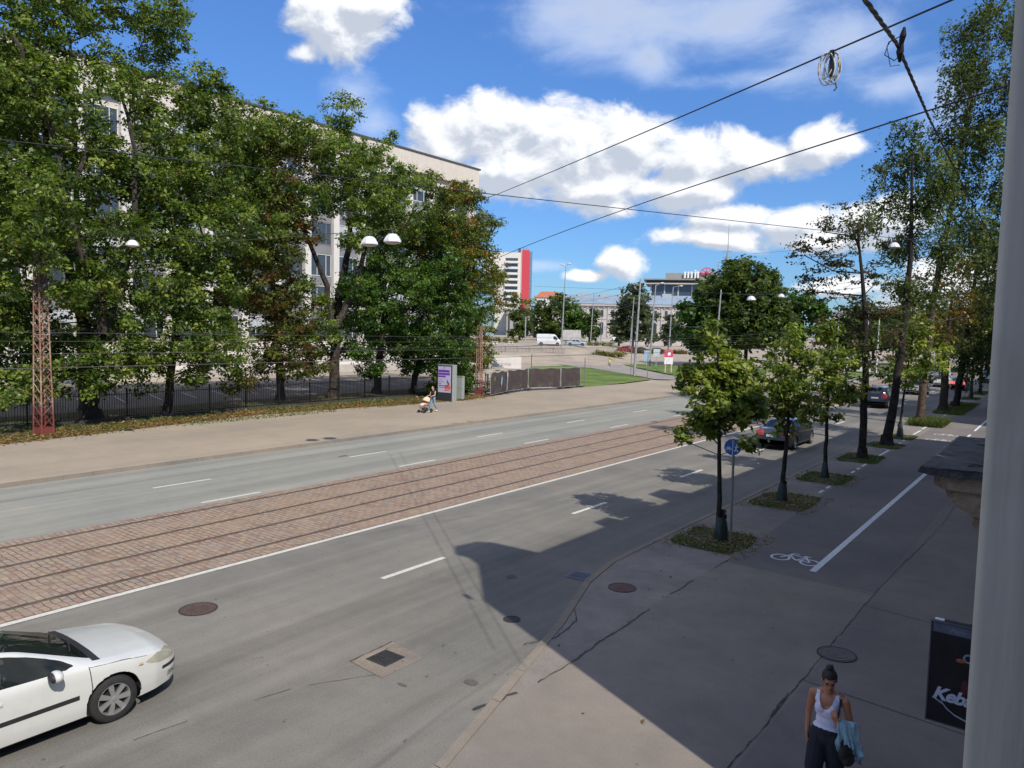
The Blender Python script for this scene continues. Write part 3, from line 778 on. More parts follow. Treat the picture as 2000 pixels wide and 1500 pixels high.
em.box(cx - 2.6, cx - .7, 1.5, 1.9, cz - .3, cz + .5); em.ball((cx, 1.7, cz + .8), .9, 5)
em.build('roof_emblem', M_red, mo)
MB().box(22.6, 29, 2, 2.9, 30.9, 33.0).build('emblem_base', gry, mo)
an = empty('antenna_mast', (-131, 335.3, 0), 0, 'thin lattice antenna mast rising above the big round tree', 'antenna')
q = MB(); q.tube([(0, 0, 20), (0, 0, 43)], .55, 6); q.tube([(0, 0, 43), (0, 0, 56)], [.22, .1], 6); q.build('mast', mat('mast_grey', (.30, .30, .32), .5), an)
q = MB()
for z in (38.5, 41, 43.5): q.box(-2.4, 2.0, -.15, .15, z, z + .25)
q.box(-4.5, -4.2, -.2, .2, 34, 38); q.build('crossbars', MATS['mast_grey'], an)

# pale far blocks along the avenue
for i, (x, y, w, h, m_, lab) in enumerate([(-60, 330, 44, 15, cream, 'far cream building glimpsed between trunks left of the leaning birch'), (-14, 360, 40, 19, cream, 'far cream block at the end of the avenue, right of the leaning birch trunk'), (22, 300, 26, 21, stone, 'far pale block at the right end of the avenue near the window frame')]):
    e = empty('far_building', (x, y, 0), .1, lab, 'building', 'far blocks along the avenue')
    MB().box(-w / 2, w / 2, 0, 14, 0, h).build('wall', m_, e)
    MB().box(-w / 2 - .5, w / 2 + .5, -.5, 14.5, h, h + 1).build('roof', gry, e)
    for z in range(3, int(h) - 2, 4):
        for k in range(int(w / 4)): MB().box(-w / 2 + 1.5 + 4 * k, -w / 2 + 3 + 4 * k, -.1, -.01, z, z + 2).build('window', M_glassd, e)

# ---------------------------------------------------------------- houses on the camera's side
M_facade = mat('near_facade', (0.38, 0.34, 0.29), 0.9, var=.07, scale=1.0, dirt=(.22, .20, .18, .5), dirtscale=.7)
nb = empty('townhouse', (0.3, 7.3, 0), 0, 'tall house beside the pavement on the right, just out of frame, casting the big shadow', 'building')
MB().box(0, 12, 0, 34.2, 0, 10.7).build('wall', M_facade, nb)
MB().box(-.45, 12.3, 3.0, 34.5, 10.95, 11.35).build('eaves', M_roofdark, nb)
q = MB(); q.add([(-.3, 3.0, 11.35), (12, 3.0, 11.35), (12, 34.2, 11.35), (-.3, 34.2, 11.35), (4.5, 5, 14.0), (8, 5, 14.0), (8, 32, 14.0), (4.5, 32, 14.0)], [(0, 1, 5, 4), (1, 2, 6, 5), (2, 3, 7, 6), (3, 0, 4, 7), (4, 5, 6, 7)]); q.build('roof', M_roofdark, nb)
gp = [(0.02, 10.7), (1.02, 12.4), (1.08, 13.2), (.85, 13.45), (1.15, 13.95), (1.9, 13.8), (2.3, 13.4), (3.2, 11.4), (3.2, 10.7)]
q = MB(); q.add([(0.0, a, c) for a, c in gp] + [(2.2, a, c) for a, c in gp], [tuple(range(9)), tuple(range(9, 18))[::-1]] + [(i, i + 9, (i + 1) % 9 + 9, (i + 1) % 9) for i in range(9)]); q.build('corner_gable', M_facade, nb)
q = MB()
for y0, w, z1 in ((6.2, .8, 12.6), (10.5, 1.2, 13.2), (20, 1.0, 12.8)): q.box(.2, 1.4, y0, y0 + w, 11.35, z1)
q.build('chimney', M_facade, nb)
for k in range(6):
    for z in (1.0, 4.6, 8.0): 
        f_ = MB().box(-.03, .04, 2 + 5.2 * k, 3.4 + 5.2 * k, z, z + 2).build('window', M_glassd, nb)
        MB().box(-.09, -.03, 1.9 + 5.2 * k, 3.5 + 5.2 * k, z - .12, z - .02).build('sill', M_concrete, f_)
far_b = empty('townhouse', (.4, 54.5, 0), 0, 'next house farther along the near pavement, beyond a gap, hidden by the window frame', 'building')
MB().box(0, 12, 0, 60, 0, 12).build('wall', M_facade, far_b)
MB().box(-.3, 12.3, -.3, 60.3, 12, 12.4).build('roof', M_roofdark, far_b)
for k in range(10):
    for z in (1.0, 4.6, 8.2): MB().box(-.05, .02, 2 + 5.6 * k, 3.4 + 5.6 * k, z, z + 2).build('window', M_glassd, far_b)

cb = empty('corner_house', (.3, -12, 0), 0, 'low house with the open window the photo is taken from, at the right edge', 'building')
MB().box(0.06, 9, 0, 15.2, 0, 4.5).build('wall', M_facade, cb)
q = MB(); q.box(0.06, 9, 0, 11.4, 4.5, 6.75); q.box(.06, 9, 13.2, 15.2, 4.5, 6.75); q.box(.06, 9, 11.4, 13.2, 6.5, 6.75); q.box(1.4, 9, 11.4, 13.2, 4.5, 6.5); q.build('upper_wall', M_facade, cb)
MB().box(-.0, 9.2, -.2, 15.3, 6.75, 6.95).build('roof_edge', M_roofdark, cb)

# open casement at the camera, grey paint
def painted():
    m, b, p = bsdf_mat('grey_window_paint')
    g = b.n('ShaderNodeTexCoord')
    n1 = b.noise(g.outputs['Object'], 9.0, 6.0, .65); n2 = b.noise(g.outputs['Object'], 3.0, 4.0, .6); n3 = b.noise(b.vm('MULTIPLY', g.outputs['Object'], (30., 30., 1.5)), 1.5, 4.0, .6)
    c = b.mix(b.smooth(n3, .35, .7), (0.40, 0.385, 0.35), (0.47, 0.452, 0.405))
    c = b.mix(b.m('MULTIPLY', b.smooth(n2, .50, .66), .75), c, (0.30, 0.28, 0.22))
    c = b.mix(b.m('MULTIPLY', b.smooth(n1, .66, .74), .7), c, (0.13, 0.115, 0.09))
    b.put(p.inputs['Base Color'], c); p.inputs['Roughness'].default_value = .55
    bn = b.n('ShaderNodeBump'); bn.inputs['Strength'].default_value = .35; bn.inputs['Distance'].default_value = .004
    b.put(bn.inputs['Height'], b.m('ADD', n1, n3)); m.node_tree.links.new(bn.outputs[0], p.inputs['Normal'])
    return m
M_wpaint = painted()
wf = empty('window_frame', (-.0615, .8, 5.6), 0, 'grey painted upright of the open window, blurred close-up down the right edge', 'window frame')
def bevel_box(x0, x1, y0, y1, z0, z1, r=.006):
    pr = []
    for cx, cy, a0 in ((x1 - r, y1 - r, 0), (x0 + r, y1 - r, 90), (x0 + r, y0 + r, 180), (x1 - r, y0 + r, 270)):
        for k in range(5): a = R(a0 + 22.5 * k); pr.append((cx + r * math.cos(a), cy + r * math.sin(a)))
    return MB().prism(pr, z0, z1)
bevel_box(0, .052, -.012, .05, -.75, .80, .008).build('stile', M_wpaint, wf, 40)
bevel_box(.0535, .12, .004, .06, -.75, .80, .006).build('rebate', mat('rebate_dark', (.10, .095, .085), .8, var=.3, scale=20), wf, 40)
bevel_box(.1215, .20, -.03, .10, -.75, .80, .006).build('jamb', mat('jamb_brown', (.13, .11, .09), .85, var=.3, scale=12), wf, 40)

# weathered stone cornice sticking out below the window
def cornice():
    m, b, p = bsdf_mat('weathered_stone')
    g = b.n('ShaderNodeNewGeometry'); P = g.outputs['Position']
    n1 = b.noise(P, 9, 7, .65, .6); n2 = b.noise(P, 40, 5, .7)
    sp = b.n('ShaderNodeSeparateXYZ'); b.put(sp.inputs[0], g.outputs['Normal'])
    c = b.mix(b.smooth(n1, .35, .65), (0.16, 0.12, 0.085), (0.30, 0.24, 0.17))
    c = b.mix(b.smooth(sp.outputs[2], .4, .7), c, b.mix(b.smooth(n1, .35, .6), (0.050, 0.052, 0.06), (0.14, 0.135, 0.14)))
    b.put(p.inputs['Base Color'], c); p.inputs['Roughness'].default_value = .9
    bn = b.n('ShaderNodeBump'); bn.inputs['Strength'].default_value = 1; bn.inputs['Distance'].default_value = .02
    b.put(bn.inputs['Height'], b.m('ADD', n1, b.m('MULTIPLY', n2, .4))); m.node_tree.links.new(bn.outputs[0], p.inputs['Normal'])
    return m
M_corn = cornice()
co = empty('stone_cornice', (0, 3.7, 0), 0, 'crumbling dark stone cornice with moulded bracket jutting in from the right edge', 'cornice')
def rough_prism(prof, y0, y1, ny, amp, seed, name):
    r_ = random.Random(seed); P = []
    for (xa, za), (xb, zb_) in zip(prof, prof[1:] + prof[:1]):
        n = max(1, int(math.hypot(xb - xa, zb_ - za) / .025))
        for k in range(n): P.append((xa + (xb - xa) * k / n, za + (zb_ - za) * k / n))
    vs = []; fs = []; m = len(P); dx = [0] * m
    for j in range(ny + 1):
        y = y0 + (y1 - y0) * j / ny
        ph = r_.uniform(-1, 1) * amp
        for i, (x, z) in enumerate(P):
            dx[i] = dx[i] * .6 + r_.uniform(-1, 1) * amp * .6
            edge = 1 if x < -.02 else 0
            vs.append((x + (dx[i] + ph * .5) * edge, y + (r_.uniform(-1, 1) * amp * .5 if j in (0, ny) else 0), z + dx[(i * 3) % m] * .6))
    for j in range(ny):
        for i in range(m): i2 = (i + 1) % m; fs.append((j * m + i, j * m + i2, (j + 1) * m + i2, (j + 1) * m + i))
    fs.append(tuple(range(m))[::-1]); fs.append(tuple(range(ny * m, (ny + 1) * m)))
    return mesh_obj(name, vs, fs, M_corn, co, 35)
ts_ = rough_prism([(-.52, 5.035), (-.525, 5.01), (-.48, 5.0), (.36, 5.0), (.36, 5.045), (-.2, 5.04)], 0, 1.35, 26, .012, 1, 'top_slab')
ts_.data.materials.clear(); ts_.data.materials.append(mat('slate_slab', (.055, .055, .062), .85, var=.5, scale=12, bump=1.0, dirt=(.12, .115, .12, .6), dirtscale=7))
rough_prism([(-.475, 4.998), (-.47, 4.955), (-.43, 4.94), (.36, 4.94), (.36, 4.998)], .03, 1.3, 20, .006, 2, 'moulding')
rough_prism([(-.425, 4.938), (-.415, 4.905), (-.385, 4.875), (-.34, 4.848), (-.32, 4.83), (.36, 4.83), (.36, 4.938)], .05, 1.28, 18, .007, 3, 'moulding')
rough_prism([(-.31, 4.828), (-.315, 4.80), (-.29, 4.765), (.36, 4.76), (.36, 4.828)], .06, .30, 6, .006, 4, 'bracket')
q = MB()
rr = random.Random(8)
for _ in range(26):
    x = rr.uniform(-.45, -.12); y = rr.uniform(.1, 1.2)
    q.tube([(x + k * .03 * rr.uniform(.6, 1.4), y + rr.uniform(-.012, .012), 5.046 + rr.uniform(-.004, .003)) for k in range(6)], [.004 * rr.uniform(.3, 1) for _ in range(6)], 4)
q.build('cracks', M_tar, co)
shade_wall = empty('cornice_shade_wall', (.36, 3.7, 0), 0, 'unseen wall carrying the crumbling stone cornice, raised above it to shade the slab', 'shade_wall')
MB().box(.005, 6, 0.02, 1.32, 0, 6.0).build('wall', M_facade, shade_wall)  # carries the cornice; the part above it is added to keep sun off

# kebab sign sticking out from the wall
ks = empty('shop_sign', (-.98, 8.3, 1.8), 0, 'black hanging shop sign with pale slanted Kebab lettering at lower right', 'sign')
M_black = mat('sign_black', (0.008, 0.008, 0.010), .35, var=.2)
MB().box(0, 1.26, 0, .10, 0, 1.0).build('panel', M_black, ks)
M_lav = mat('sign_letters', (0.42, 0.46, 0.56), .5, var=.03)
q = MB()
for a in ((-.012, 1.272, -.008, .108, -.012, .0), (-.012, 1.272, -.008, .108, 1.0, 1.012), (-.012, .0, -.008, .108, 0, 1.0)): q.box(*a)
q.build('rim', mat('sign_rim', (.10, .10, .12), .4, .4), ks)
MB().box(.01, 1.25, -.004, -.001, .905, .995).build('header_strip', mat('sign_header', (.085, .09, .13), .5, var=.2), ks)
text_mesh('header_text', 'Menu', .055, mat('header_grey', (.2, .21, .26), .5), ks, facing((.16, -.005, .93), (1, 0, 0), (0, 0, 1)), .001, .3, spacing=1.1)
text_mesh('lettering', 'Kebab', .175, M_lav, ks, facing((.04, -.006, .235), (1, 0, -.02), (0, 0, 1)), .002, .32, bold=.006, spacing=.92)
q = MB()
pts = [(.12, .22), (.17, .16), (.24, .115), (.33, .085), (.45, .07), (.58, .075), (.7, .1)]
for (a, c), (d_, e_) in zip(pts[:-1], pts[1:]): q.bar((a, -.005, c), (d_, -.005, e_), .034, .004)
q.bar((.045, -.006, .245), (.13, -.006, .20), .03, .004)
q.build('swoosh', M_lav, ks)
q = MB(); q.lathe([(.052, -.006), (.040, -.002), (.028, -.004)], 20, facing((.325, -.004, .70), (1, 0, 0), (0, 0, 1))); q.build('ring_motif', mat('ring_blue', (.16, .24, .30), .5), ks)
q = MB(); q.ball((.262, -.002, .665), .026, 6, (1.5, .15, .8)); q.build('flame_motif', mat('flame_orange', (.32, .07, .02), .5), ks)
q = MB(); q.ball((.31, -.001, .40), .05, 6, (.6, .06, 1.6)); q.build('red_glow_motif', mat('dark_red', (.07, .008, .012), .5), ks)
MB().tube([(.03, .05, 1.012), (1.26, .05, 1.03)], .018, 8).build('bracket', M_iron2, ks)
MB().tube([(.02, .04, 1.02), (.10, .04, 1.02)], .014, 6).build('clip', M_white, ks)
# ---------------------------------------------------------------- trees
def bark(name, c, dirt=(0.09, 0.085, 0.07, .5)): return mat(name, c, 0.95, var=0.45, scale=5, bump=1.0, spec=0.2, dirt=dirt, dirtscale=2.5)
M_bark = bark('bark_grey_brown', (0.050, 0.040, 0.033))
M_bark2 = bark('bark_lit_brown', (0.085, 0.06, 0.045))
M_barkd = bark('bark_dark', (0.030, 0.025, 0.022), (0.05, 0.048, 0.04, .5))
LM = {
 'maple': leaf_mat('maple_leaves', (0.040, 0.072, 0.015), (0.110, 0.168, 0.028), (0.270, 0.320, 0.062), (0.16, 0.085, 0.025), 0.05),
 'maple2': leaf_mat('maple_leaves_rusting', (0.048, 0.064, 0.014), (0.095, 0.120, 0.022), (0.18, 0.20, 0.040), (0.13, 0.062, 0.022), 0.30),
 'lush': leaf_mat('lush_leaves', (0.030, 0.070, 0.013), (0.065, 0.135, 0.022), (0.14, 0.22, 0.038), (0.10, 0.10, 0.02), 0.04),
 'autumn': leaf_mat('turning_leaves', (0.045, 0.070, 0.013), (0.110, 0.145, 0.020), (0.23, 0.22, 0.035), (0.24, 0.125, 0.022), 0.22),
 'linden': leaf_mat('linden_leaves', (0.050, 0.085, 0.014), (0.150, 0.205, 0.030), (0.34, 0.37, 0.070), (0.16, 0.12, 0.03), 0.05),
 'birch': leaf_mat('birch_leaves', (0.036, 0.058, 0.017), (0.075, 0.105, 0.027), (0.15, 0.18, 0.05), (0.12, 0.10, 0.03), 0.05),
 'brown': leaf_mat('browning_leaves', (0.030, 0.038, 0.015), (0.055, 0.060, 0.020), (0.095, 0.095, 0.030), (0.10, 0.055, 0.028), 0.24),
 'gold': leaf_mat('golden_leaves', (0.07, 0.07, 0.016), (0.13, 0.11, 0.022), (0.21, 0.16, 0.03), (0.18, 0.08, 0.02), 0.3),
 'round': leaf_mat('round_tree_leaves', (0.030, 0.055, 0.012), (0.065, 0.100, 0.018), (0.13, 0.165, 0.030)),
 'lime': leaf_mat('yellow_green_leaves', (0.09, 0.11, 0.02), (0.17, 0.19, 0.035), (0.27, 0.26, 0.05), (0.25, 0.12, 0.05), 0.1),
 'willow': leaf_mat('grey_green_leaves', (0.045, 0.062, 0.030), (0.075, 0.098, 0.045), (0.12, 0.145, 0.065)),
}

def tube_edges(mb_v, mb_f, p0, p1, r0, r1, n):
    d = p1 - p0; L = np.linalg.norm(d)
    if L < 1e-6: return
    d = d / L
    up = np.array([0, 0, 1.0]) if abs(d[2]) < .9 else np.array([1.0, 0, 0])
    a = np.cross(d, up); a /= np.linalg.norm(a); b = np.cross(a, d)
    o = len(mb_v)
    for (p, r) in ((p0, r0), (p1, r1)):
        for k in range(n):
            t = 2 * PI * k / n
            mb_v.append(p + (a * math.cos(t) + b * math.sin(t)) * r)
    for k in range(n):
        k2 = (k + 1) % n
        mb_f.append((o + k, o + k2, o + n + k2, o + n + k))

def tree(name, label, cat, base, trunk, blobs, leaf='maple', bark_=None, seed=1, size=0.17, clump=0.62, per=42, dens=1.0,
         r0=0.35, group=None, hang=0.0, limb_bias=0.35, tiprad=0.012, flat=0.65, hollow=0.35, asp=0.62, twig=True, limbs=()):
    """trunk: list of (x,y,z,r) in world metres; blobs: list of (x,y,z,r) crown masses in world metres"""
    rng = np.random.default_rng(seed)
    root = empty(name, base, 0, label, cat, group)
    B = np.array(base, float)
    # clump centres
    cc = []; cn = []
    for (x, y, z, r) in blobs:
        n = max(3, int(dens * 5.0 * (r / clump) ** 2 * 0.62))
        v = rng.normal(0, 1, (n, 3)); v /= np.linalg.norm(v, axis=1)[:, None]
        rad = r * (hollow + (1 - hollow) * rng.random(n) ** 0.6)
        p = np.array([x, y, z]) + v * rad[:, None] * np.array([1, 1, 0.92])
        cc.append(p); cn.append(v)
    cc = np.concatenate(cc); cn = np.concatenate(cn)
    keep = cc[:, 2] > 1.0 + base[2]; cc = cc[keep]; cn = cn[keep]
    # skeleton
    nodes = []; par = []; fixedr = []
    for i, (x, y, z, r) in enumerate(trunk):
        if i:
            p0 = nodes[-1]; p1 = np.array([x, y, z], float); rr0 = fixedr[-1]
            m = 4
            for k in range(1, m + 1):
                t = k / m; nodes.append(p0 + (p1 - p0) * t + rng.normal(0, r * 0.22, 3) * (k < m)); par.append(len(nodes) - 2); fixedr.append(rr0 + (r - rr0) * t)
        else: nodes.append(np.array([x, y, z], float)); par.append(-1); fixedr.append(r)
    nt = len(nodes)
    for lm in limbs:
        p = np.array(lm[0][:3]); A = np.array(nodes); prev = int(np.argmin(np.linalg.norm(A - p, axis=1) + np.maximum(A[:, 2] - p[2] + .5, 0) * 2))
        for i, (x, y, z, r) in enumerate(lm):
            p1 = np.array([x, y, z], float); p0 = nodes[prev]; r0_ = fixedr[prev] if i else r
            for k in range(1, 4):
                t = k / 3; nodes.append(p0 + (p1 - p0) * t + rng.normal(0, .07, 3) * (k < 3)); par.append(prev); fixedr.append(r0_ + (r - r0_) * t); prev = len(nodes) - 1
    top = max(t[2] for t in trunk)
    def connect(p, bias, seglen, arch):
        A = np.array(nodes); d = A - p; dist = np.linalg.norm(d, axis=1)
        above = np.maximum(A[:, 2] - p[2] + 0.3 * dist, 0)
        low = np.where(A[:, 2] < base[2] + min(2.0, 0.35 * (top - base[2])), 3.0, 0)
        cost = dist + bias * above * 2.0 + low
        j = int(np.argmin(cost)); a = nodes[j]
        n = max(1, int(dist[j] / seglen)); prev = j
        for k in range(1, n + 1):
            t = k / n
            q = a + (p - a) * t
            q = q + np.array([0, 0, 1.0]) * arch * dist[j] * math.sin(PI * t) + (rng.normal(0, 0.045 * dist[j], 3) if k < n else 0)
            nodes.append(q); par.append(prev); fixedr.append(None); prev = len(nodes) - 1
    ctr = np.array([trunk[-1][0], trunk[-1][1], 0])
    order = sorted(blobs, key=lambda b: np.linalg.norm(np.array(b[:3]) - np.array(trunk[-1][:3])))
    for (x, y, z, r) in order: connect(np.array([x, y, z - 0.25 * r]), limb_bias, 1.2, 0.05)
    if twig:
        idx = np.argsort(np.linalg.norm(cc - np.array(trunk[-1][:3]), axis=1))
        for i in idx[::1 if len(idx) < 500 else 2]: connect(cc[i], 0.2, 0.9, 0.03)
    N = len(nodes); cnt = np.ones(N)
    for i in range(N - 1, 0, -1): cnt[par[i]] += cnt[i] * 0.55
    rad = [fixedr[i] if fixedr[i] is not None else min(tiprad * cnt[i] ** 0.62, (trunk[-1][3] if par[i] < nt else 9) * 0.95) for i in range(N)]
    for i in range(nt, N):
        if fixedr[i] is None: rad[i] = min(rad[i], rad[par[i]] * 0.97)
    vs = []; fs = []
    for i in range(1, N):
        p = par[i]
        n = 10 if i < nt else (6 if rad[i] > 0.05 else 4 if rad[i] > 0.02 else 3)
        tube_edges(vs, fs, nodes[p], nodes[i], rad[p] if i < nt else min(rad[p], rad[i] * 1.25), rad[i], n)
    # root flare
    o = len(vs); n = 12
    for (z, k) in ((-0.08, 1.55), (0.12, 1.25), (0.5, 1.03)):
        for q in range(n):
            t = 2 * PI * q / n; w = 1 + 0.1 * math.sin(3 * t + seed) * (1.5 - z)
            vs.append(nodes[0] + np.array([math.cos(t) * r0 * k * w, math.sin(t) * r0 * k * w, z]))
    for a in range(2):
        for q in range(n): fs.append((o + a * n + q, o + a * n + (q + 1) % n, o + (a + 1) * n + (q + 1) % n, o + (a + 1) * n + q))
    mesh_obj('trunk', [v - B for v in vs], fs, bark_ or M_bark, root, 50)
    # leaves
    nc = len(cc); k = per
    ctint = rng.normal(0.46, 0.25, nc); cacc = rng.random(nc)
    m = (rng.integers(int(k * .5), int(k * 1.5) + 1, nc))
    rep = np.repeat(np.arange(nc), m); n = len(rep)
    off = rng.normal(0, 0.46, (n, 3)) * clump * np.array([1, 1, flat])
    if hang > 0:
        # strands: leaves strung down below the clump centre
        strand = rng.integers(0, 9, n); key = rep * 9 + strand
        so = rng.normal(0, 0.55, (nc * 9, 2)) * clump
        ln = rng.uniform(0.2, 1.3, nc * 9) * hang
        t = rng.random(n)
        off = np.stack([so[key, 0] + rng.normal(0, .09, n), so[key, 1] + rng.normal(0, .09, n), 0.25 - t * ln[key]], 1)
    P = cc[rep] + off - B
    nr = cn[rep] * 0.5 + np.array([0, 0, 0.75])
    tint = np.clip(ctint[rep] + rng.normal(0, 0.20, n), 0, 1)
    acc = np.clip(cacc[rep] * 0.75 + 0.25 * rng.random(n), 0, 1)
    leaf_cloud('crown', P, nr, tint, acc, size, LM[leaf], root, rng, elong=1.0, jitter=0.55, down=1.2 if hang else 0.2, asp=asp)
    return root

EXTRA = {'TA': [(-38.0, 14.6, 8.6, .9), (-37.6, 13.6, 9.8, 1.1), (-38.0, 15.1, 10.3, 1.0), (-38.2, 15.4, 6.6, .7), (-37.4, 14.0, 11.6, 1.2)],
 'TB': [(-43, 25.5, 19.3, 1.9), (-43.5, 23.6, 18.6, 2.1), (-44, 28.2, 18.8, 1.6), (-43, 27.4, 16.6, 1.7), (-42.5, 29.6, 17.4, 1.6), (-43.5, 30.8, 18.6, 1.2), (-43, 25.8, 13.2, 2.0), (-42.6, 28.9, 14.6, 1.8)],
 'TC': [(-44.5, 33.2, 18.6, 1.4), (-44.5, 34.6, 18.4, 1.3), (-44, 30.0, 14.6, 1.8), (-46, 30.6, 18.8, 1.5), (-46, 32.9, 17.0, 1.9), (-45, 34.4, 16.0, 1.5)],
 'TD': [(-45, 38.8, 18.4, 1.6), (-44.5, 41.5, 16.4, 1.7), (-44, 45.5, 13.4, 1.8), (-44, 48.0, 16.6, 1.0)], 'TG': [(-43, 48.3, 17.0, 1.3), (-43, 45.2, 17.2, 1.2), (-43.4, 46.8, 14.6, 1.7), (-43.5, 44.4, 13.0, 1.8)], 'T0': [(-45, 15.8, 16.0, 1.8), (-44, 16.2, 19.5, 2.0)]}
LIMBS = {'TA': [[(-40.6, 18.0, 5.0, 0.27), (-40.6, 17.8, 7.3, 0.238), (-40.6, 16.8, 9.6, 0.207), (-40.6, 16.3, 11.8, 0.175), (-40.6, 15.9, 14.5, 0.143), (-40.6, 14.9, 16.9, 0.112), (-40.6, 14.2, 18.8, 0.08)], [(-40.8, 18.1, 5.0, 0.22), (-40.8, 19.2, 7.4, 0.19), (-40.8, 19.8, 10.5, 0.16), (-40.8, 19.9, 13.7, 0.13), (-40.8, 19.6, 16.4, 0.1), (-40.8, 19.2, 18.6, 0.07)], [(-40.6, 16.2, 11.3, 0.13), (-40.6, 17.2, 13.5, 0.103), (-40.6, 17.8, 14.9, 0.077), (-40.6, 17.2, 16.5, 0.05)]], 'TD': [[(-42.8, 34.9, 5.5, 0.24), (-42.8, 34.4, 8.4, 0.198), (-42.8, 33.1, 10.8, 0.155), (-42.8, 32.0, 12.7, 0.112), (-42.8, 31.0, 15.0, 0.07)], [(-42.6, 35.0, 5.5, 0.24), (-42.6, 37.1, 9.3, 0.198), (-42.6, 37.8, 12.0, 0.155), (-42.6, 41.7, 14.0, 0.112), (-42.6, 45.2, 15.7, 0.07)]]}
def zb(bl, X, seed, spread=1.0):
    """(y,z,r) crown masses -> (x,y,z,r) around the row at X, spread in depth"""
    r_ = random.Random(seed); out = []
    for i, (y, z, r) in enumerate(bl):
        out.append((X + r_.uniform(-1, 1) * spread * max(1.0, 2.6 - r * .3), y, z, r))
        if z < 19.5 and not (X == -42.5 and z < 9):      # a nearer, overhanging mass: same bearing from the road, slightly lower
            k = (X + 3.6 + r_.uniform(-.6, .6)) / X
            out.append((X * k, y * k + r_.uniform(-.7, .7), 5.6 + (z - 5.6) * k + r_.uniform(-.5, .3), r * .78))
    return out
LEFT = {'T0':(-46.0,11.7,[(14.1, 17.9, 3.77), (14.9, 13.4, 3.04), (15.5, 9.7, 2.35), (13.8, 7.2, 3.65), (15.4, 5.7, 2.01), (13.7, 2.9, 2.65), (13.5, 21.5, 3.83), (16.1, 3.4, 1.51)]),
'TA':(-44.0,18.9,[(16.0, 20.4, 3.39), (18.8, 23.9, 3.0), (22.4, 23.6, 2.3), (24.2, 23.0, 1.9), (23.6, 21.0, 1.7), (16.9, 17.0, 2.67), (20.3, 19.0, 1.8), (22.6, 17.2, 1.7), (24.8, 19.9, 1.35), (26.2, 19.4, 1.1), (19.4, 14.0, 2.6), (16.1, 12.6, 1.96), (17.0, 10.3, 2.29), (21.7, 14.4, 2.2), (20.2, 10.1, 2.7), (22.8, 11.3, 2.06), (17.7, 7.4, 1.96), (20.4, 6.4, 2.5), (18.1, 3.8, 1.97), (20.9, 3.4, 2.2), (16.6, 2.4, 1.46), (15.3, 1.6, 0.97), (19.7, 1.9, 1.0)]),
'TB':(-43.0,22.6,[(26.6, 18.0, 1.5), (24.9, 16.1, 1.9), (28.8, 18.8, 1.0), (23.6, 13.5, 2.2), (26.9, 15.0, 2.2), (24.5, 10.6, 2.6), (27.3, 11.8, 2.1), (22.9, 7.7, 2.02), (25.8, 7.5, 2.77), (23.5, 4.7, 2.03), (26.5, 4.0, 2.09), (24.4, 2.4, 1.0), (21.6, 3.8, 1.33)]),
'TC':(-46.0,32.8,[(32.4, 17.9, 1.5), (30.4, 17.0, 1.7), (32.4, 14.9, 2.4), (31.6, 11.5, 3.0), (34.2, 12.9, 1.9), (30.7, 8.2, 3.06), (34.2, 6.9, 2.37), (32.0, 3.9, 2.5), (35.1, 3.1, 1.5), (29.9, 2.0, 1.3)]),
'TD':(-45.0,36.7,[(35.9, 21.0, 1.5), (34.3, 19.2, 1.5), (38.6, 20.2, 1.35), (36.1, 17.9, 2.0), (41.2, 19.3, 1.3), (43.4, 21.2, 0.8), (39.1, 16.1, 2.5), (43.6, 18.0, 1.7), (35.2, 14.8, 1.9), (46.0, 18.0, 1.1), (42.4, 14.6, 2.7), (47.1, 15.2, 1.9), (38.6, 13.0, 1.7), (49.4, 14.0, 1.5), (35.3, 5.0, 1.6), (36.7, 7.0, 1.0), (34.3, 8.4, 1.0)]),
'TE':(-46.0,42.1,[(43.4, 10.6, 2.84), (40.1, 8.7, 1.7), (42.3, 6.8, 3.02), (47.0, 9.2, 2.73), (45.2, 4.7, 2.7), (40.1, 3.8, 1.4), (42.3, 2.4, 1.2), (47.1, 2.3, 1.4)]),
'TF':(-43.0,43.2,[(46.4, 10.8, 2.41), (47.7, 7.4, 2.88), (45.2, 5.2, 2.37), (47.8, 3.4, 2.22), (44.6, 8.5, 1.71), (45.9, 2.0, 1.2)]),
'TG':(-42.5,49.0,[(50.2, 17.4, 1.35), (46.9, 16.4, 1.0), (52.9, 15.3, 1.0), (49.0, 14.2, 2.0), (51.4, 12.6, 1.7), (48.4, 10.9, 2.5), (54.0, 10.3, 1.6), (52.0, 8.0, 2.7), (55.4, 7.7, 1.3), (49.9, 4.8, 2.26), (48.6, 2.8, 2.0), (51.4, 3.0, 1.15)])}
GL = 'mature trees along the iron fence'
def lt(k, name, label, leaf, trunk, r0, seed, bark_=None, per=42, dens=1.0, size=0.105, spread=1.0):
    X, ty, bl = LEFT[k]
    tree(name, label, 'tree', (X, ty, 0.1), trunk, zb(bl, X, seed, spread) + EXTRA.get(k, []), leaf, bark_ or M_bark, seed, size=size, per=int(per * 1.15), dens=dens, r0=r0, group=GL, clump=0.50, tiprad=0.013, limbs=LIMBS.get(k, ()))
lt('T0', 'maple_tree', 'leafy green maple cut off by the left edge, left of the rusty lattice mast', 'maple', [(-46, 11.7, 0.1, .36), (-45.8, 12.4, 5, .3), (-45.5, 13.2, 12, .2), (-45.5, 13.6, 19, .1)], .36, 11)
lt('TA', 'maple_tree', 'tallest maple with thick forking limbs, right behind the rusty lattice mast', 'maple', [(-44, 18.9, 0.1, .44), (-44.1, 18.9, 2.6, .37), (-44.2, 18.3, 6.5, .29), (-44.4, 17.2, 12, .2), (-44.5, 16.7, 20, .09)], .42, 12)
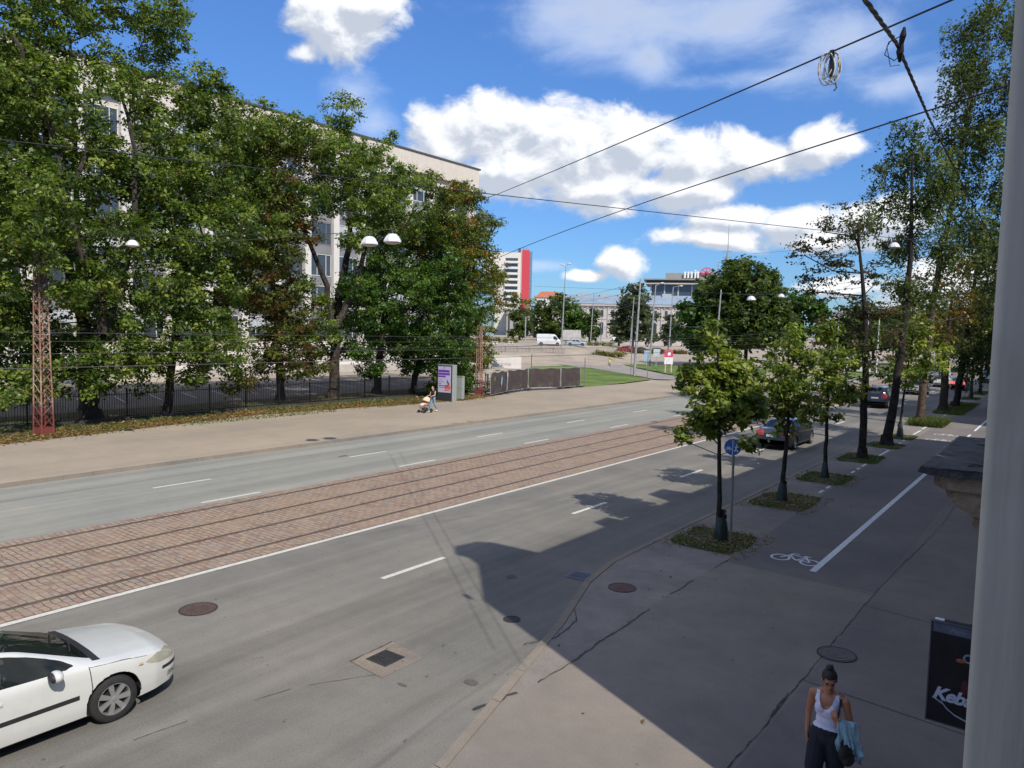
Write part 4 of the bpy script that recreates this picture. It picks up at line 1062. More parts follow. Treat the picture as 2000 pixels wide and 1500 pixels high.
lt('TB', 'maple_tree', 'green maple with a slanting dark trunk, second to the right of the lattice mast', 'maple', [(-43, 22.6, 0.1, .26), (-43, 23.0, 3.0, .22), (-43.2, 23.8, 9, .16), (-43.3, 24.6, 15, .08)], .26, 13)
lt('TC', 'chestnut_tree', 'rusty brown green tree mid-row, between the slanting maple and the forked tree', 'maple2', [(-46, 32.8, 0.1, .30), (-46, 32.6, 4.0, .25), (-45.8, 31.8, 10, .17), (-45.9, 32.0, 16, .07)], .30, 14)
lt('TD', 'maple_tree', 'maple forking into two tall bare limbs, its open crown above the hanging street lamps', 'maple', [(-45, 36.7, 0.1, .42), (-45, 36.9, 3.2, .36), (-45, 37.2, 7.6, .30), (-44.9, 38.3, 12, .2), (-45, 38.0, 18, .09)], .42, 15, None, 46, 1.1)
lt('TE', 'linden_tree', 'low dense bright green tree right of the trunk that forks into two', 'lush', [(-46, 42.1, 0.1, .34), (-46, 42.4, 3.5, .28), (-45.9, 43.0, 8, .18)], .34, 16, None, 50, 1.2)
lt('TF', 'linden_tree', 'dense dark green tree directly behind the advertising display', 'lush', [(-43, 43.2, 0.1, .26), (-43, 44.0, 3.5, .22), (-43, 45.6, 8, .14)], .26, 17, None, 50, 1.2)
lt('TG', 'maple_tree', 'yellowing autumn maple at the right end of the row, over the small lattice mast', 'autumn', [(-42.5, 49.0, 0.1, .30), (-42.5, 49.3, 4.0, .25), (-42.6, 50.2, 10, .16), (-42.6, 50.4, 15, .06)], .30, 18, None, 46, 1.1)
# the left-hand limb pair of the tallest maple and a second brown stem behind it
tree('maple_tree', 'slim brown lit trunk rising behind the tallest maple near the left edge', 'tree', (-49, 20.5, .1), [(-49, 20.5, .1, .22), (-48.8, 20.3, 9, .19), (-48.7, 20.2, 17, .14), (-48.6, 20.0, 22, .08)],
     [(-48.5, 19.6, 25, 1.8), (-48.4, 21.6, 23.5, 1.3), (-48.8, 18.4, 21.5, 1.2), (-49, 21.5, 12, 1.6)], 'maple', M_bark2, 19, size=0.17, per=30, dens=0.8, r0=.22, group=GL, tiprad=.016)

# undergrowth at the fence end
def bush(name, label, c, blobs, leaf, seed, size=0.10, per=40, dens=1.0, cat='bush', group=None, clump=.35):
    rng = np.random.default_rng(seed)
    root = empty(name, c, 0, label, cat, group)
    cc = []; cn = []
    for (x, y, z, r) in blobs:
        n = max(4, int(dens * 4 * (r / clump) ** 2)); v = rng.normal(0, 1, (n, 3)); v /= np.linalg.norm(v, axis=1)[:, None]; v[:, 2] = np.abs(v[:, 2]) * (0.9 if z < .6 else 1) 
        cc.append(np.array([x, y, z]) + v * r * rng.uniform(.5, 1, n)[:, None] * np.array([1, 1, .85])); cn.append(v)
    cc = np.concatenate(cc); cn = np.concatenate(cn)
    mb = MB()
    for i in range(0, len(cc), 4):
        mb.tube([(cc[i][0] * .12, cc[i][1] * .5, 0), tuple(cc[i] * np.array([.7, .8, .6])), tuple(cc[i])], [0.018, .012, .005], 4, False)
    mb.build('stems', M_barkd, root)
    rep = np.repeat(np.arange(len(cc)), per); n = len(rep)
    P = cc[rep] + rng.normal(0, .45, (n, 3)) * clump
    P[:, 2] = np.maximum(P[:, 2], 0.02)
    tint = np.clip(rng.normal(.5, .2, len(cc))[rep] + rng.normal(0, .2, n), 0, 1)
    leaf_cloud('foliage', P, cn[rep] * .4 + np.array([0, 0, .8]), tint, rng.random(n), size, LM[leaf], root, rng, jitter=.5)
    return root
bush('bush', 'dark shaggy undergrowth between the grey cabinet and the small lattice mast', (-40.5, 44.6, .1), [(0, -1.2, .5, .9), (0, .3, .7, 1.0), (.2, 1.8, .5, .9), (-.5, 2.8, .9, 1.0)], 'lush', 31)
bush('bush', 'small yellow green shrub between the small lattice mast and the dark hoarding', (-39.9, 49.8, .1), [(0, 0, .5, .6), (.1, .4, .9, .4)], 'autumn', 32, per=26)
bush('bush', 'low bushes spreading behind the dark hoarding panels', (-46.5, 66, 0), [(0, 0, .4, .8), (.4, 2, .3, .7), (.6, 4.2, .35, .8), (.5, 6.2, .2, .6)], 'maple', 34)

# ---------------------------------------------------------------- trees on the near pavement
GS = 'young street trees in grass patches'
S1 = [(-7.75, 5.5, 0.29), (-7.87, 4.94, 0.5), (-7.28, 4.55, 0.57), (-8.13, 4.23, 0.51), (-7.53, 3.85, 0.79), (-6.83, 3.77, 0.5), (-8.24, 3.23, 0.44), (-7.80, 3.02, 0.44), (-6.62, 2.80, 0.26), (-8.44, 2.78, 0.29), (-6.98, 3.42, 0.42)]
S2 = [(-7.68, 5.52, 0.36), (-7.98, 4.83, 0.64), (-7.29, 4.52, 0.64), (-8.28, 3.95, 0.64), (-7.58, 3.48, 0.85), (-8.5, 3.22, 0.42), (-7.7, 2.6, 0.5), (-6.9, 3.19, 0.54)]
S3 = [(-7.73, 5.75, 0.44), (-7.97, 4.94, 0.65), (-7.29, 4.57, 0.65), (-8.21, 3.92, 0.77), (-7.42, 3.36, 0.8), (-6.87, 3.6, 0.54), (-8.46, 2.88, 0.4), (-7.76, 2.6, 0.55)]
def xzb(bl, Y, seed, sp=0.6):
    r_ = random.Random(seed); out = []
    for (x, z, r) in bl:
        out.append((x, Y + r_.uniform(-1, 1) * sp, z, r))
    return out
def doubled(bl, Y, seed, sp):
    r_ = random.Random(seed + 50)
    bl = [(x, z, r * (1.10 if z > 3.5 else .95)) for x, z, r in bl]
    return xzb(bl, Y, seed, sp) + [(x + r_.uniform(-.25, .25), Y + r_.choice((-1, 1)) * r_.uniform(.5, 1) * sp, z + r_.uniform(-.05, .25), r * .75) for x, z, r in bl[::2] if z > 3.1]
tree('linden_tree', 'nearest young linden with yellow green crown, beside the round blue path sign', 'tree', (-7.46, 19.3, .05), [(-7.46, 19.3, .05, .075), (-7.50, 19.3, 1.5, .06), (-7.55, 19.3, 2.6, .05), (-7.7, 19.3, 5.3, .02)],
     doubled(S1, 19.3, 1, .5), 'linden', M_barkd, 41, size=.074, clump=.23, per=44, dens=1.15, r0=.08, group=GS, tiprad=.005, limb_bias=.5)
tree('linden_tree', 'second young linden from the camera, slightly leaning trunk, in front of the dark saloon', 'tree', (-7.62, 25.3, .05), [(-7.62, 25.3, .05, .085), (-7.6, 25.3, 1.5, .07), (-7.55, 25.3, 2.6, .055), (-7.65, 25.3, 5.3, .02)],
     doubled(S2, 25.3, 2, .6), 'linden', M_barkd, 42, size=.076, clump=.25, per=36, dens=.85, r0=.09, group=GS, tiprad=.006, limb_bias=.5)
tree('linden_tree', 'third young linden from the camera with a straight trunk and greenish watering bag', 'tree', (-7.61, 30.6, .05), [(-7.61, 30.6, .05, .085), (-7.62, 30.6, 1.6, .07), (-7.66, 30.6, 2.8, .055), (-7.7, 30.6, 5.5, .02)],
     doubled(S3, 30.6, 3, .7), 'linden', M_barkd, 43, size=.080, clump=.27, per=30, dens=.85, r0=.09, group=GS, tiprad=.006, limb_bias=.5)
GM = 'older street trees along the bike path'
R4 = [(-8.57, 11.4, 0.53), (-9.53, 10.6, 1.0), (-10.52, 9.6, 0.8), (-8.19, 10.3, 0.9), (-8.99, 8.86, 1.2), (-10.08, 7.93, 1.0), (-7.65, 8.35, 0.9), (-8.88, 6.73, 1.3), (-7.55, 6.51, 1.1), (-8.35, 5.09, 1.2), (-9.75, 6.01, 0.79), (-7.62, 3.71, .9), (-8.72, 3.9, 0.78), (-7.03, 4.67, 0.77), (-6.4, 5.4, .8)]
tree('ash_tree', 'slender tree with a thin browning feathery crown, fourth trunk from the camera', 'tree', (-7.58, 36.75, .05), [(-7.58, 36.75, .05, .17), (-7.6, 36.75, 3.4, .15), (-7.75, 36.75, 6.5, .11), (-8.3, 36.75, 10.5, .04)],
     xzb(R4, 36.75, 4, 1.3), 'brown', M_barkd, 44, size=.070, clump=.42, per=34, dens=.95, r0=.19, group=GM, tiprad=.009, flat=.3, hollow=.1)
R5 = [(-7.54, 16.2, 0.8), (-8.2, 14.4, 1.0), (-7.01, 14.8, 1.1), (-8.5, 12.6, 1.1), (-6.65, 12.29, 1.2), (-7.6, 10.6, 1.3), (-9.0, 11.4, .8), (-5.9, 13.6, 1.0), (-6.08, 10.23, 1.0), (-7.59, 8.22, .9), (-6.4, 7.69, 1.0), (-7.72, 6.5, .8)]
tree('birch_tree', 'leaning birch with drooping leaf strands, fifth trunk from the camera', 'tree', (-7.63, 42.4, .05), [(-7.63, 42.4, .05, .25), (-7.35, 42.4, 2.5, .2), (-7.15, 42.4, 5.5, .17), (-7.0, 42.4, 9.5, .12), (-7.2, 42.4, 15, .04)],
     xzb(R5, 42.4, 5, 1.6), 'birch', M_barkd, 45, size=.085, clump=.62, per=150, dens=1.3, r0=.27, group=GM, tiprad=.008, hang=1.15, hollow=.15, asp=.5)
R6b = [(-7.14, 6.19, 1.0), (-7.84, 5.04, 1.2), (-6.57, 4.8, 1.05), (-7.26, 3.7, 1.0), (-6.03, 3.98, 0.8), (-8.16, 3.6, 0.7)]
tree('linden_tree', 'thin young linden with a full green crown, just right of the leaning birch', 'tree', (-7.65, 46.3, .05), [(-7.65, 46.3, .05, .07), (-7.6, 46.3, 2, .06), (-7.3, 46.3, 6, .02)],
     xzb(R6b, 46.3, 6, .8), 'linden', M_barkd, 46, size=.10, clump=.36, per=26, dens=1.0, r0=.08, group=GS, tiprad=.006)
R6 = [(-6.27, 24.0, 1.6), (-4.99, 24.6, 1.8), (-6.69, 22.0, 1.5), (-5.04, 21.44, 1.9), (-7.45, 20.9, 0.9), (-5.95, 18.86, 1.9), (-4.55, 17.44, 1.8), (-7.29, 18.2, 1.1), (-6.32, 15.81, 1.8), (-4.63, 14.41, 1.9), (-7.32, 14.02, 1.3), (-5.57, 12.32, 1.7), (-6.86, 10.81, 1.2), (-4.15, 10.7, 1.6), (-7.89, 8.91, 1.0), (-3.6, 20, 1.6), (-3.4, 12.5, 1.6), (-3.9, 8, 1.3)]
tree('birch_tree', 'tallest birch with long hanging branches filling the upper right corner', 'tree', (-7.87, 54.2, .05), [(-7.87, 54.2, .05, .26), (-7.75, 54.2, 4, .22), (-7.4, 54.2, 9, .18), (-6.6, 54.2, 16, .11), (-6.0, 54.2, 23, .04)],
     xzb(R6, 54.2, 7, 2.2), 'birch', M_bark2, 47, size=.10, clump=.74, per=135, dens=1.1, r0=.27, group=GM, tiprad=.010, hang=1.6, hollow=.15, asp=.5)
R7 = [(-8.76, 8.03, 1.3), (-7.36, 7.26, 1.2), (-8.17, 9.58, 1.2), (-6.76, 8.41, 1.2), (-9.76, 7.24, 1.1), (-7.95, 5.89, .9), (-7.25, 11.09, 1.2), (-9.59, 10.2, .9)]
tree('maple_tree', 'short thick-trunked tree with golden brown crown that forks low, beyond the tall grass tuft', 'tree', (-7.9, 65.3, .05), [(-7.9, 65.3, .05, .30), (-7.95, 65.3, 3.6, .26), (-7.9, 65.3, 6, .15), (-7.8, 65.3, 9.5, .05)],
     xzb(R7, 65.3, 8, 1.5), 'gold', M_bark, 48, size=.13, clump=.5, per=20, dens=.8, r0=.32, group=GM, tiprad=.014, hollow=.2)
R8 = [(-6.83, 7.38, 1.5), (-6.27, 9.82, 1.7), (-6.33, 4.93, 1.2), (-5.39, 6.59, 1.7), (-6.97, 3.9, 0.8), (-5.55, 3.7, 1.0), (-5.24, 9.81, 1.8), (-7.0, 12.3, 1.5), (-5.5, 12.8, 1.5), (-7.3, 15.0, 1.2)]
tree('birch_tree', 'dark birch with curtains of hanging twigs, behind the golden brown tree', 'tree', (-7.65, 70, .05), [(-7.65, 70, .05, .27), (-7.3, 70, 4, .22), (-6.9, 70, 9, .15), (-6.7, 70, 15, .05)],
     xzb(R8, 70, 9, 2.0), 'birch', M_barkd, 49, size=.12, clump=.66, per=110, dens=1.3, r0=.28, group=GM, tiprad=.012, hang=2.0, asp=.5)
for i, (y, h, lab) in enumerate(((82, 10, 'small dark street tree beside a watering bag near the far end of the bike path'), (90, 11, 'dark far street tree just beyond the thin pair of saplings'), (103, 14, 'thick dark street tree at the vanishing end of the bike path'), (121, 14, 'farthest visible street tree over the end of the pavement'))):
    tree('linden_tree', lab, 'tree', (-7.7, y, .05), [(-7.7, y, .05, .12 + .05 * i), (-7.7, y, 3.2, .1 + .04 * i), (-7.6, y, h * .8, .04)],
         [(-7.6, y, h * .55, 1.7), (-6.6, y + .5, h * .75, 1.5), (-8.4, y - .5, h * .72, 1.4), (-7.4, y, h * .92, 1.3), (-6.8, y, h * .42, 1.1)], 'birch', M_barkd, 60 + i, size=.17, clump=.6, per=30, dens=.8, r0=.15, group=GM, tiprad=.014)

# grass patches with leaf litter round the trunks
def blades(name, pts, h, seed, mat_, parent=None, z0=0.0, w=0.012):
    rng = np.random.default_rng(seed); n = len(pts)
    a = rng.uniform(0, 2 * PI, n); hh = h * rng.uniform(.5, 1.3, n)
    d = np.stack([np.cos(a), np.sin(a), np.zeros(n)], 1); ln = rng.normal(0, .45, (n, 2)) * hh[:, None]
    P = np.array(pts); base = np.stack([P[:, 0], P[:, 1], np.full(n, z0)], 1)
    tip = base + np.stack([ln[:, 0], ln[:, 1], hh], 1); mid = base + (tip - base) * .55 + np.array([0, 0, 1]) * hh[:, None] * .08
    v = np.stack([base - d * w, base + d * w, mid + d * w * .8, tip, mid - d * w * .8], 1).reshape(-1, 3)
    me = bpy.data.meshes.new(name); me.vertices.add(5 * n); me.vertices.foreach_set('co', v.astype(np.float32).ravel())
    me.loops.add(5 * n); me.loops.foreach_set('vertex_index', np.arange(5 * n, dtype=np.int32))
    me.polygons.add(n); me.polygons.foreach_set('loop_start', np.arange(0, 5 * n, 5, dtype=np.int32)); me.update(calc_edges=True); me.validate()
    t1 = me.attributes.new('tint', 'FLOAT', 'FACE'); t1.data.foreach_set('value', rng.random(len(me.polygons)).astype(np.float32))
    t2 = me.attributes.new('acc', 'FLOAT', 'FACE'); t2.data.foreach_set('value', rng.random(len(me.polygons)).astype(np.float32))
    me.materials.append(mat_); o = bpy.data.objects.new(name, me); COL.objects.link(o)
    if parent: o.parent = parent
    return o
M_grass = leaf_mat('grass_blades', (0.035, 0.065, 0.014), (0.070, 0.125, 0.025), (0.15, 0.20, 0.045), (0.2, 0.16, 0.06), 0.15, 0.3)
M_litter = leaf_mat('leaf_litter', (0.10, 0.055, 0.028), (0.22, 0.13, 0.055), (0.36, 0.22, 0.085), (0.12, 0.13, 0.03), 0.15, 0.15)
allp = []; litp = []; sh = MB()
rnd = random.Random(77)
PATCH = [(18.05, 20.2), (24.0, 26.6), (29.3, 31.7), (35.3, 38.1), (41.0, 43.3), (45.2, 47.6), (53.0, 56.2), (63.3, 74), (80, 84), (88, 95)]
for i, (a, b) in enumerate(PATCH):
    x0, x1 = -8.45, -6.55 - i * .06
    poly = []
    for k in range(20):
        t = 2 * PI * k / 20
        ex = math.copysign(abs(math.cos(t)) ** .3, math.cos(t)); ey = math.copysign(abs(math.sin(t)) ** .3, math.sin(t))
        poly.append(((x0 + x1) / 2 + ex * (x1 - x0) / 2 * rnd.uniform(.92, 1.05), (a + b) / 2 + ey * (b - a) / 2 * rnd.uniform(.93, 1.04)))
    sh.sheet(poly, ZW + 0.014)
    n = int((b - a) * (900 if i < 3 else 900))
    for _ in range(n):
        ux = rnd.uniform(-1, 1); uy = rnd.uniform(-1, 1)
        if abs(ux) ** 6 + abs(uy) ** 6 > 1.05: continue
        if math.sin(ux * 4.1 + i * 2) + math.sin(uy * 5.3 + ux * 2 + i) < rnd.uniform(-1.6, .4): continue
        if i < 3 and ux * ux + uy * uy < rnd.uniform(0.1, .5): 
            if rnd.random() < .8: continue
        allp.append(((x0 + x1) / 2 + ux * (x1 - x0) / 2, (a + b) / 2 + uy * (b - a) / 2, i))
    for _ in range(int((b - a) * (330 if i < 3 else 60))):
        litp.append((rnd.uniform(x0 - .2, x1 + .35), rnd.uniform(a - .3, b + .3)))
struct('grass_soil', sh, M_soil)
tag(blades('short_grass', [(x, y) for x, y, i in allp if i not in (6,)], 0.06, 3, M_grass, None, ZW + .01, .012), 'short ragged grass in the patches round the street trees', 'grass', kind='stuff')
tag(blades('tall_grass', [(-8.3 + 1.9 * rnd.random(), 53 + 3.0 * rnd.random()) for _ in range(4500)], 0.42, 4, M_grass, None, ZW + .01, .02), 'tall bright grass tuft round a trunk beside the bike path', 'grass', kind='stuff')
tag(blades('verge_grass', [(-8.3 + 1.9 * rnd.random(), 63 + 12.0 * rnd.random()) for _ in range(6000)], 0.18, 5, M_grass, None, ZW + .01, .02), 'sunlit verge grass round the far street trees', 'grass', kind='stuff')
# fallen leaves
rng = np.random.default_rng(9)
def litter(name, label, pts, size, seed):
    rg = np.random.default_rng(seed); n = len(pts)
    P = np.array(pts, float)
    o = leaf_cloud(name, P, np.tile([0, 0, 1.0], (n, 1)), rg.random(n), rg.random(n), size, M_litter, None, rg, jitter=.25)
    return tag(o, label, 'leaves', kind='stuff')
P = [(x, y, ZW + .03) for x, y in litp] + [(rnd.gauss(-7.4, .5), rnd.gauss(19.2, .55), ZW + .03) for _ in range(380)] + [(rnd.gauss(-7.4, .5), rnd.gauss(25.2, .55), ZW + .03) for _ in range(260)] + [(rnd.uniform(-8.4, -3.4), rnd.uniform(9, 34), ZW + .02) for _ in range(90)]
litter('fallen_leaves', 'brown fallen leaves scattered round the young street trees', P, .035, 5)
P = []
for _ in range(21000):
    y = rnd.uniform(2, 47.5); edge = np.interp(y, [4, 12, 17, 26.5, 33, 43, 48, 54], [-36.8, -37.1, -37.9, -39.3, -38.6, -37.2, -38.2, -43])
    P.append((edge - abs(rnd.gauss(0, 1.5)) + rnd.uniform(-.1, .35) + (rnd.random() < .05) * rnd.uniform(0, 1.2), y, .135))
litter('fallen_leaves', 'orange brown leaf litter along the edge of the far pavement below the tree row', P, .075, 6)
P = [(-37.3 - 5.5 * rnd.random(), rnd.uniform(2, 54)) for _ in range(13000)]
tag(blades('verge_grass', [p for p in P if p[1] < 47 and math.sin(p[0] * 1.3 + p[1] * .5) + math.sin(p[1] * .9) > -.6], 0.10, 6, M_grass, None, .10, .03), 'thin grass growing through the leaf litter under the tree row', 'grass', kind='stuff')
P = []
for _ in range(90):
    P.append((rnd.uniform(-20, -4), rnd.uniform(6, 24), .015 if True else 0))
litter('road_specks', 'tiny pale leaf scraps lying on the near carriageway', [(x, y, .012 if x < -8.9 else ZW + .02) for x, y, _ in P], .022, 8)

# ---------------------------------------------------------------- trees beyond the square
GF = 'trees beyond the square'
def ft(name, label, D, pts, leaf, seed, size=.42, per=26, base=None, tr=.35, dens=1.0, bk=None, clump=1.15, **kw):
    bx = sum(p[0] for p in pts) / len(pts); by = sum(p[1] for p in pts) / len(pts)
    low = min(pts, key=lambda p: p[2]); g0 = gh(bx, by) - .05
    if base: bx, by = base
    top = max(p[2] + p[3] for p in pts)
    r_ = random.Random(seed)
    dx, dy = bx / math.hypot(bx, by), by / math.hypot(bx, by)
    bl = []
    for (x, y, z, r) in pts:
        r = r * 1.15
        k = r_.uniform(-1, 1) * r * .9; bl.append((x + dx * k, y + dy * k, z, r))
        bl.append((x - dx * r * .9, y - dy * r * .9, z - .1 * r, r * .8))
    tree(name, label, 'tree', (bx, by, g0), [(bx, by, g0, tr), (bx, by, g0 + (top - g0) * .3, tr * .8), (bx, by, g0 + (top - g0) * .75, tr * .3)], bl, leaf, bk or M_bark, seed, size=size, clump=clump, per=per, dens=dens, r0=tr, group=GF, tiprad=.03, **kw)
ft('chestnut_tree', 'big round-topped green tree to the right of the building with the roof letters', 135, [(-50.6, 125.0, 12.6, 3.6), (-46.3, 126.8, 13.4, 5.2), (-47.6, 126.3, 16.6, 2.2), (-44.9, 127.3, 8.6, 5.4), (-48.8, 125.9, 6.7, 5.2), (-41.9, 128.2, 10.4, 2.9), (-43.8, 127.6, 13.4, 3.3), (-41.2, 128.2, 7.2, 3.2)], 'round', 71, size=.36, per=34, dens=1.2)
ft('chestnut_tree', 'darker tree overlapping the left side of the big round-topped tree', 137, [(-52.9, 124.2, 9.2, 3.4), (-54.9, 123.3, 9.6, 1.9), (-54.0, 123.9, 5.4, 3.0), (-50, 124, 4.2, 3)], 'lush', 72, size=.36, per=34, dens=1.2)
ft('willow_tree', 'greyish green loose tree in front of the pale palace, right of centre', 230, [(-108.6, 202.8, 14.2, 4.6), (-111.1, 201.4, 8.5, 4.0), (-105.7, 204.3, 10.1, 4.0), (-107.5, 203.1, 18.9, 2.4), (-104.8, 204.7, 5.4, 3.2), (-110.5, 202, 5, 3)], 'willow', 73, size=.5, per=26, clump=1.4)
ft('maple_tree', 'leafy green tree behind the tall double street light at the left of the square', 250, [(-139.0, 207.8, 13.4, 4.0), (-141.0, 206.5, 7.5, 3.4), (-138, 208.9, 4.9, 3.4), (-139.4, 208, 16.5, 1.6), (-144, 206, 9, 3.6), (-144.5, 206, 13, 2.6), (-143.5, 206, 5, 3)], 'round', 74, size=.5, per=26, clump=1.4)
ft('maple_tree', 'brighter green rounded tree just right of the tall double street light', 250, [(-134.9, 210.2, 11.5, 3.9), (-133.1, 211.6, 6.7, 3.8), (-135.4, 209.9, 5.0, 3.4)], 'lush', 75, size=.5, per=26, clump=1.4)
ft('maple_tree', 'small tree between the leafy green trees and the palace windows', 252, [(-129.6, 213.5, 10.8, 2.6), (-129.2, 213.8, 5.6, 2.8), (-131, 213, 8, 2.4)], 'round', 76, size=.5, per=22, clump=1.3)
ft('linden_tree', 'small pointed tree in front of the palace between two bigger trees', 255, [(-124.0, 223, 5.6, 2.4), (-124.0, 223, 8.4, 1.6)], 'round', 77, size=.5, per=22, clump=1.2)
ft('linden_tree', 'small conical tree in front of the right part of the palace', 240, [(-102.6, 216.7, 8.0, 2.0), (-102.6, 216.8, 5.0, 3.0), (-102.6, 216.8, 10.4, 1.0)], 'willow', 78, size=.5, per=24, clump=1.2)
ft('maple_tree', 'bright green tree to the right of the big round-topped tree', 170, [(-47.7, 163.2, 12.3, 2.9), (-49.6, 162.6, 9.6, 2.9), (-44.3, 164.0, 11.2, 2.6), (-48.5, 162.9, 6.3, 3.2), (-43, 164, 7, 3)], 'lush', 79, size=.42, per=28)
ft('maple_tree', 'leafy tree left of the white van, below the tall tower', 240, [(-139.8, 190, 7.5, 2.8), (-141.5, 189, 5.0, 2.8), (-142, 189, 10.0, 2.2)], 'round', 80, size=.5, per=24, clump=1.3)
for i, (x, y, z, r, lf, lab) in enumerate([(-36, 165, 8, 4.5, 'round', 'mid green tree behind the browning ash crown'), (-31, 178, 8.5, 4.0, 'maple2', 'olive tree glimpsed just left of the leaning birch trunk'), (-24, 170, 7.5, 3.8, 'gold', 'golden brown tree across the avenue, right of the leaning birch trunk'), (-17, 160, 7.5, 3.8, 'gold', 'golden tree across the avenue, behind the forked street tree'), (-26, 205, 9, 4.5, 'round', 'green far tree at the end of the avenue, behind the golden ones'), (-40, 200, 8.5, 4, 'maple2', 'rusty green tree farthest along the avenue on its left side'), (-12, 150, 7.5, 3.5, 'gold', 'golden tree nearest to the vanishing point of the avenue')]):
    ft('park_tree', lab, 0, [(x, y, z, r), (x - r * .5, y, z - r * .55, r * .8), (x + r * .55, y, z - r * .5, r * .75), (x, y, z + r * .4, r * .7)], lf, 90 + i, size=.42, per=20)
# rose beds and hedges on the square
for i, (u, rx, ry, h, lab) in enumerate([((-71.3, 124.5), 2.9, 1.3, .8, 'low flowering bush bed in the middle of the square, left of the red car'), ((-89.6, 171.2), 2.9, 1.4, .9, 'low flowering bush bed just right of the red car'), ((-90.5, 181), 2.6, 1.4, 1.0, 'yellow green bush bed behind the tall grey pole'), ((-88.0, 188), 3.6, 1.4, .9, 'flowering bush bed to the right of the twin lamp pole'), ((-118, 145), 7.5, 1.6, 1.1, 'long rose hedge left of the white van'), ((-99, 163), 6.0, 1.2, .8, 'thin hedge behind the pale blue car')]):
    x, y = u; g0 = gh(x, y) - .05
    a = math.atan2(y, x) + PI / 2
    bl = [(math.cos(a) * rx * t, math.sin(a) * rx * t, h * .25, ry * .6) for t in (-.9, -.6, -.3, 0, .3, .6, .9)]
    bush('flower_bed', lab, (x, y, g0), bl, 'gold' if i in (1, 2, 3) else 'lime', 110 + i, size=.20, per=22, cat='flower bed', group='bush beds on the square', clump=.6, dens=1.3)
# ---------------------------------------------------------------- street furniture
M_galv = mat('galvanised', (0.36, 0.37, 0.38), .5, .4, var=.12, scale=2)
M_galvd = mat('weathered_pole', (0.20, 0.185, 0.17), .7, .2, var=.2, scale=3)
M_blackiron = mat('black_iron', (0.012, 0.012, 0.014), .5, .3, var=.3)
# rusty lattice masts
def rusty(name, top, grade=True):
    m, b, p = bsdf_mat(name)
    g = b.n('ShaderNodeTexCoord'); sp = b.n('ShaderNodeSeparateXYZ'); b.put(sp.inputs[0], g.outputs['Object'])
    n = b.noise(g.outputs['Object'], 2.2, 6, .65)
    h = b.m('ADD', sp.outputs[2], b.m('MULTIPLY', b.m('SUBTRACT', n, .5), 2.6))
    c = b.mix(b.smooth(n, .35, .65), (0.20, 0.085, 0.05), (0.34, 0.25, 0.18))
    c = b.mix(b.smooth(h, .9, 2.0), (0.17, 0.035, 0.028), c)
    c = b.mix(b.smooth(h, 5.4, 7.2), c, (0.11, 0.045, 0.04))
    c = b.mix(b.smooth(h, 7.2, 9.0), c, top)
    b.put(p.inputs['Base Color'], c); p.inputs['Roughness'].default_value = .8
    return m
def lattice(name, label, loc, H, w0, w1, rz, m_, step=.55, blt=.06):
    e = empty(name, loc, rz, label, 'lattice mast', 'rusty lattice masts')
    legs = [(-1, -1), (1, -1), (1, 1), (-1, 1)]
    def P(i, z): w = (w0 + (w1 - w0) * z / H) / 2; return (legs[i][0] * w, legs[i][1] * w, z)
    for i in range(4):
        MB().bar(P(i, 0), P(i, H), blt).build('leg', m_, e)
    q = MB(); z = .35
    while z < H - .1:
        z2 = min(z + step * (1 - .35 * z / H), H)
        for i in range(4):
            j = (i + 1) % 4
            q.bar(P(i, z), P(j, z2), .035, .012); q.bar(P(j, z), P(i, z2), .035, .012)
        z = z2
    for zz in (H * .45, H * .99):
        for i in range(4): q.bar(P(i, zz), P((i + 1) % 4, zz), .05, .05)
    q.build('lattice', m_, e)
    q = MB()
    for i in range(4):
        a, c = P(i, 0), P((i + 1) % 4, 0); a2, c2 = P(i, .35), P((i + 1) % 4, .35)
        q.add([a, c, c2, a2], [(0, 1, 2, 3)])
    q.build('base_plate', m_, e)
    return e
lattice('lattice_mast', 'tall rusty red lattice mast standing in the leaf strip at the far left', (-39.2, 14.6, .1), 10.6, .60, .27, .25, rusty('mast_paint', (.045, .04, .055)))
lattice('lattice_mast', 'small dark red lattice mast between the undergrowth and the dark hoarding', (-40.0, 48.1, .1), 5.8, .46, .30, .25, rusty('mast_paint_red', (.15, .04, .035)), .5, .05)

# iron fence
fe = empty('iron_fence', (-42.3, 0, .1), 0, 'long black iron railing fence running under the tree row on the left', 'fence')
for k in range(19):
    y = k * 2.5
    MB().box(-.04, .04, y - .04, y + .04, 0, 1.75).build('post', M_blackiron, fe)
    q = MB()
    for z in (.18, 1.42): q.box(-.018, .018, y + .04, y + 2.46, z, z + .04)
    for j in range(1, 19): q.box(-.011, .011, y + j * .13 - .011, y + j * .13 + .011, .06, 1.58)
    q.build('railing', M_blackiron, fe)
# low kerb wall beneath the fence
struct('fence_plinth', MB().box(-42.42, -42.18, -5, 47.5, .1, .22), M_tar)

# advertising display
ad = empty('advertising_display', (-37.67, 41.3, .11), 0, 'tall illuminated-style advertising display with purple and orange poster on the far pavement', 'display')
ad.rotation_euler = (0, 0, R(4))
gm = mat('display_grey', (.30, .33, .31), .5, .2, var=.06)
dk = mat('display_dark', (.035, .04, .042), .4, var=.1)
q = MB(); q.box(-.70, .70, 0, .55, 0, 2.75); q.build('cabinet', gm, ad)
MB().box(-.69, .69, -.03, -.002, .0, .62).build('lower_panel', dk, ad)
MB().box(-.69, .69, -.03, -.002, .62, 2.70).build('poster_frame', dk, ad)
MB().box(-.62, .60, -.036, -.031, .66, 2.62).build('poster', mat('poster_lilac', (.52, .48, .66), .5, var=.04), ad)
pp = mat('poster_purple', (.16, .05, .36), .5); po = mat('poster_orange', (.62, .14, .05), .5); pd = mat('poster_ink', (.05, .04, .12), .5); pr_ = mat('poster_red', (.5, .12, .16), .5)
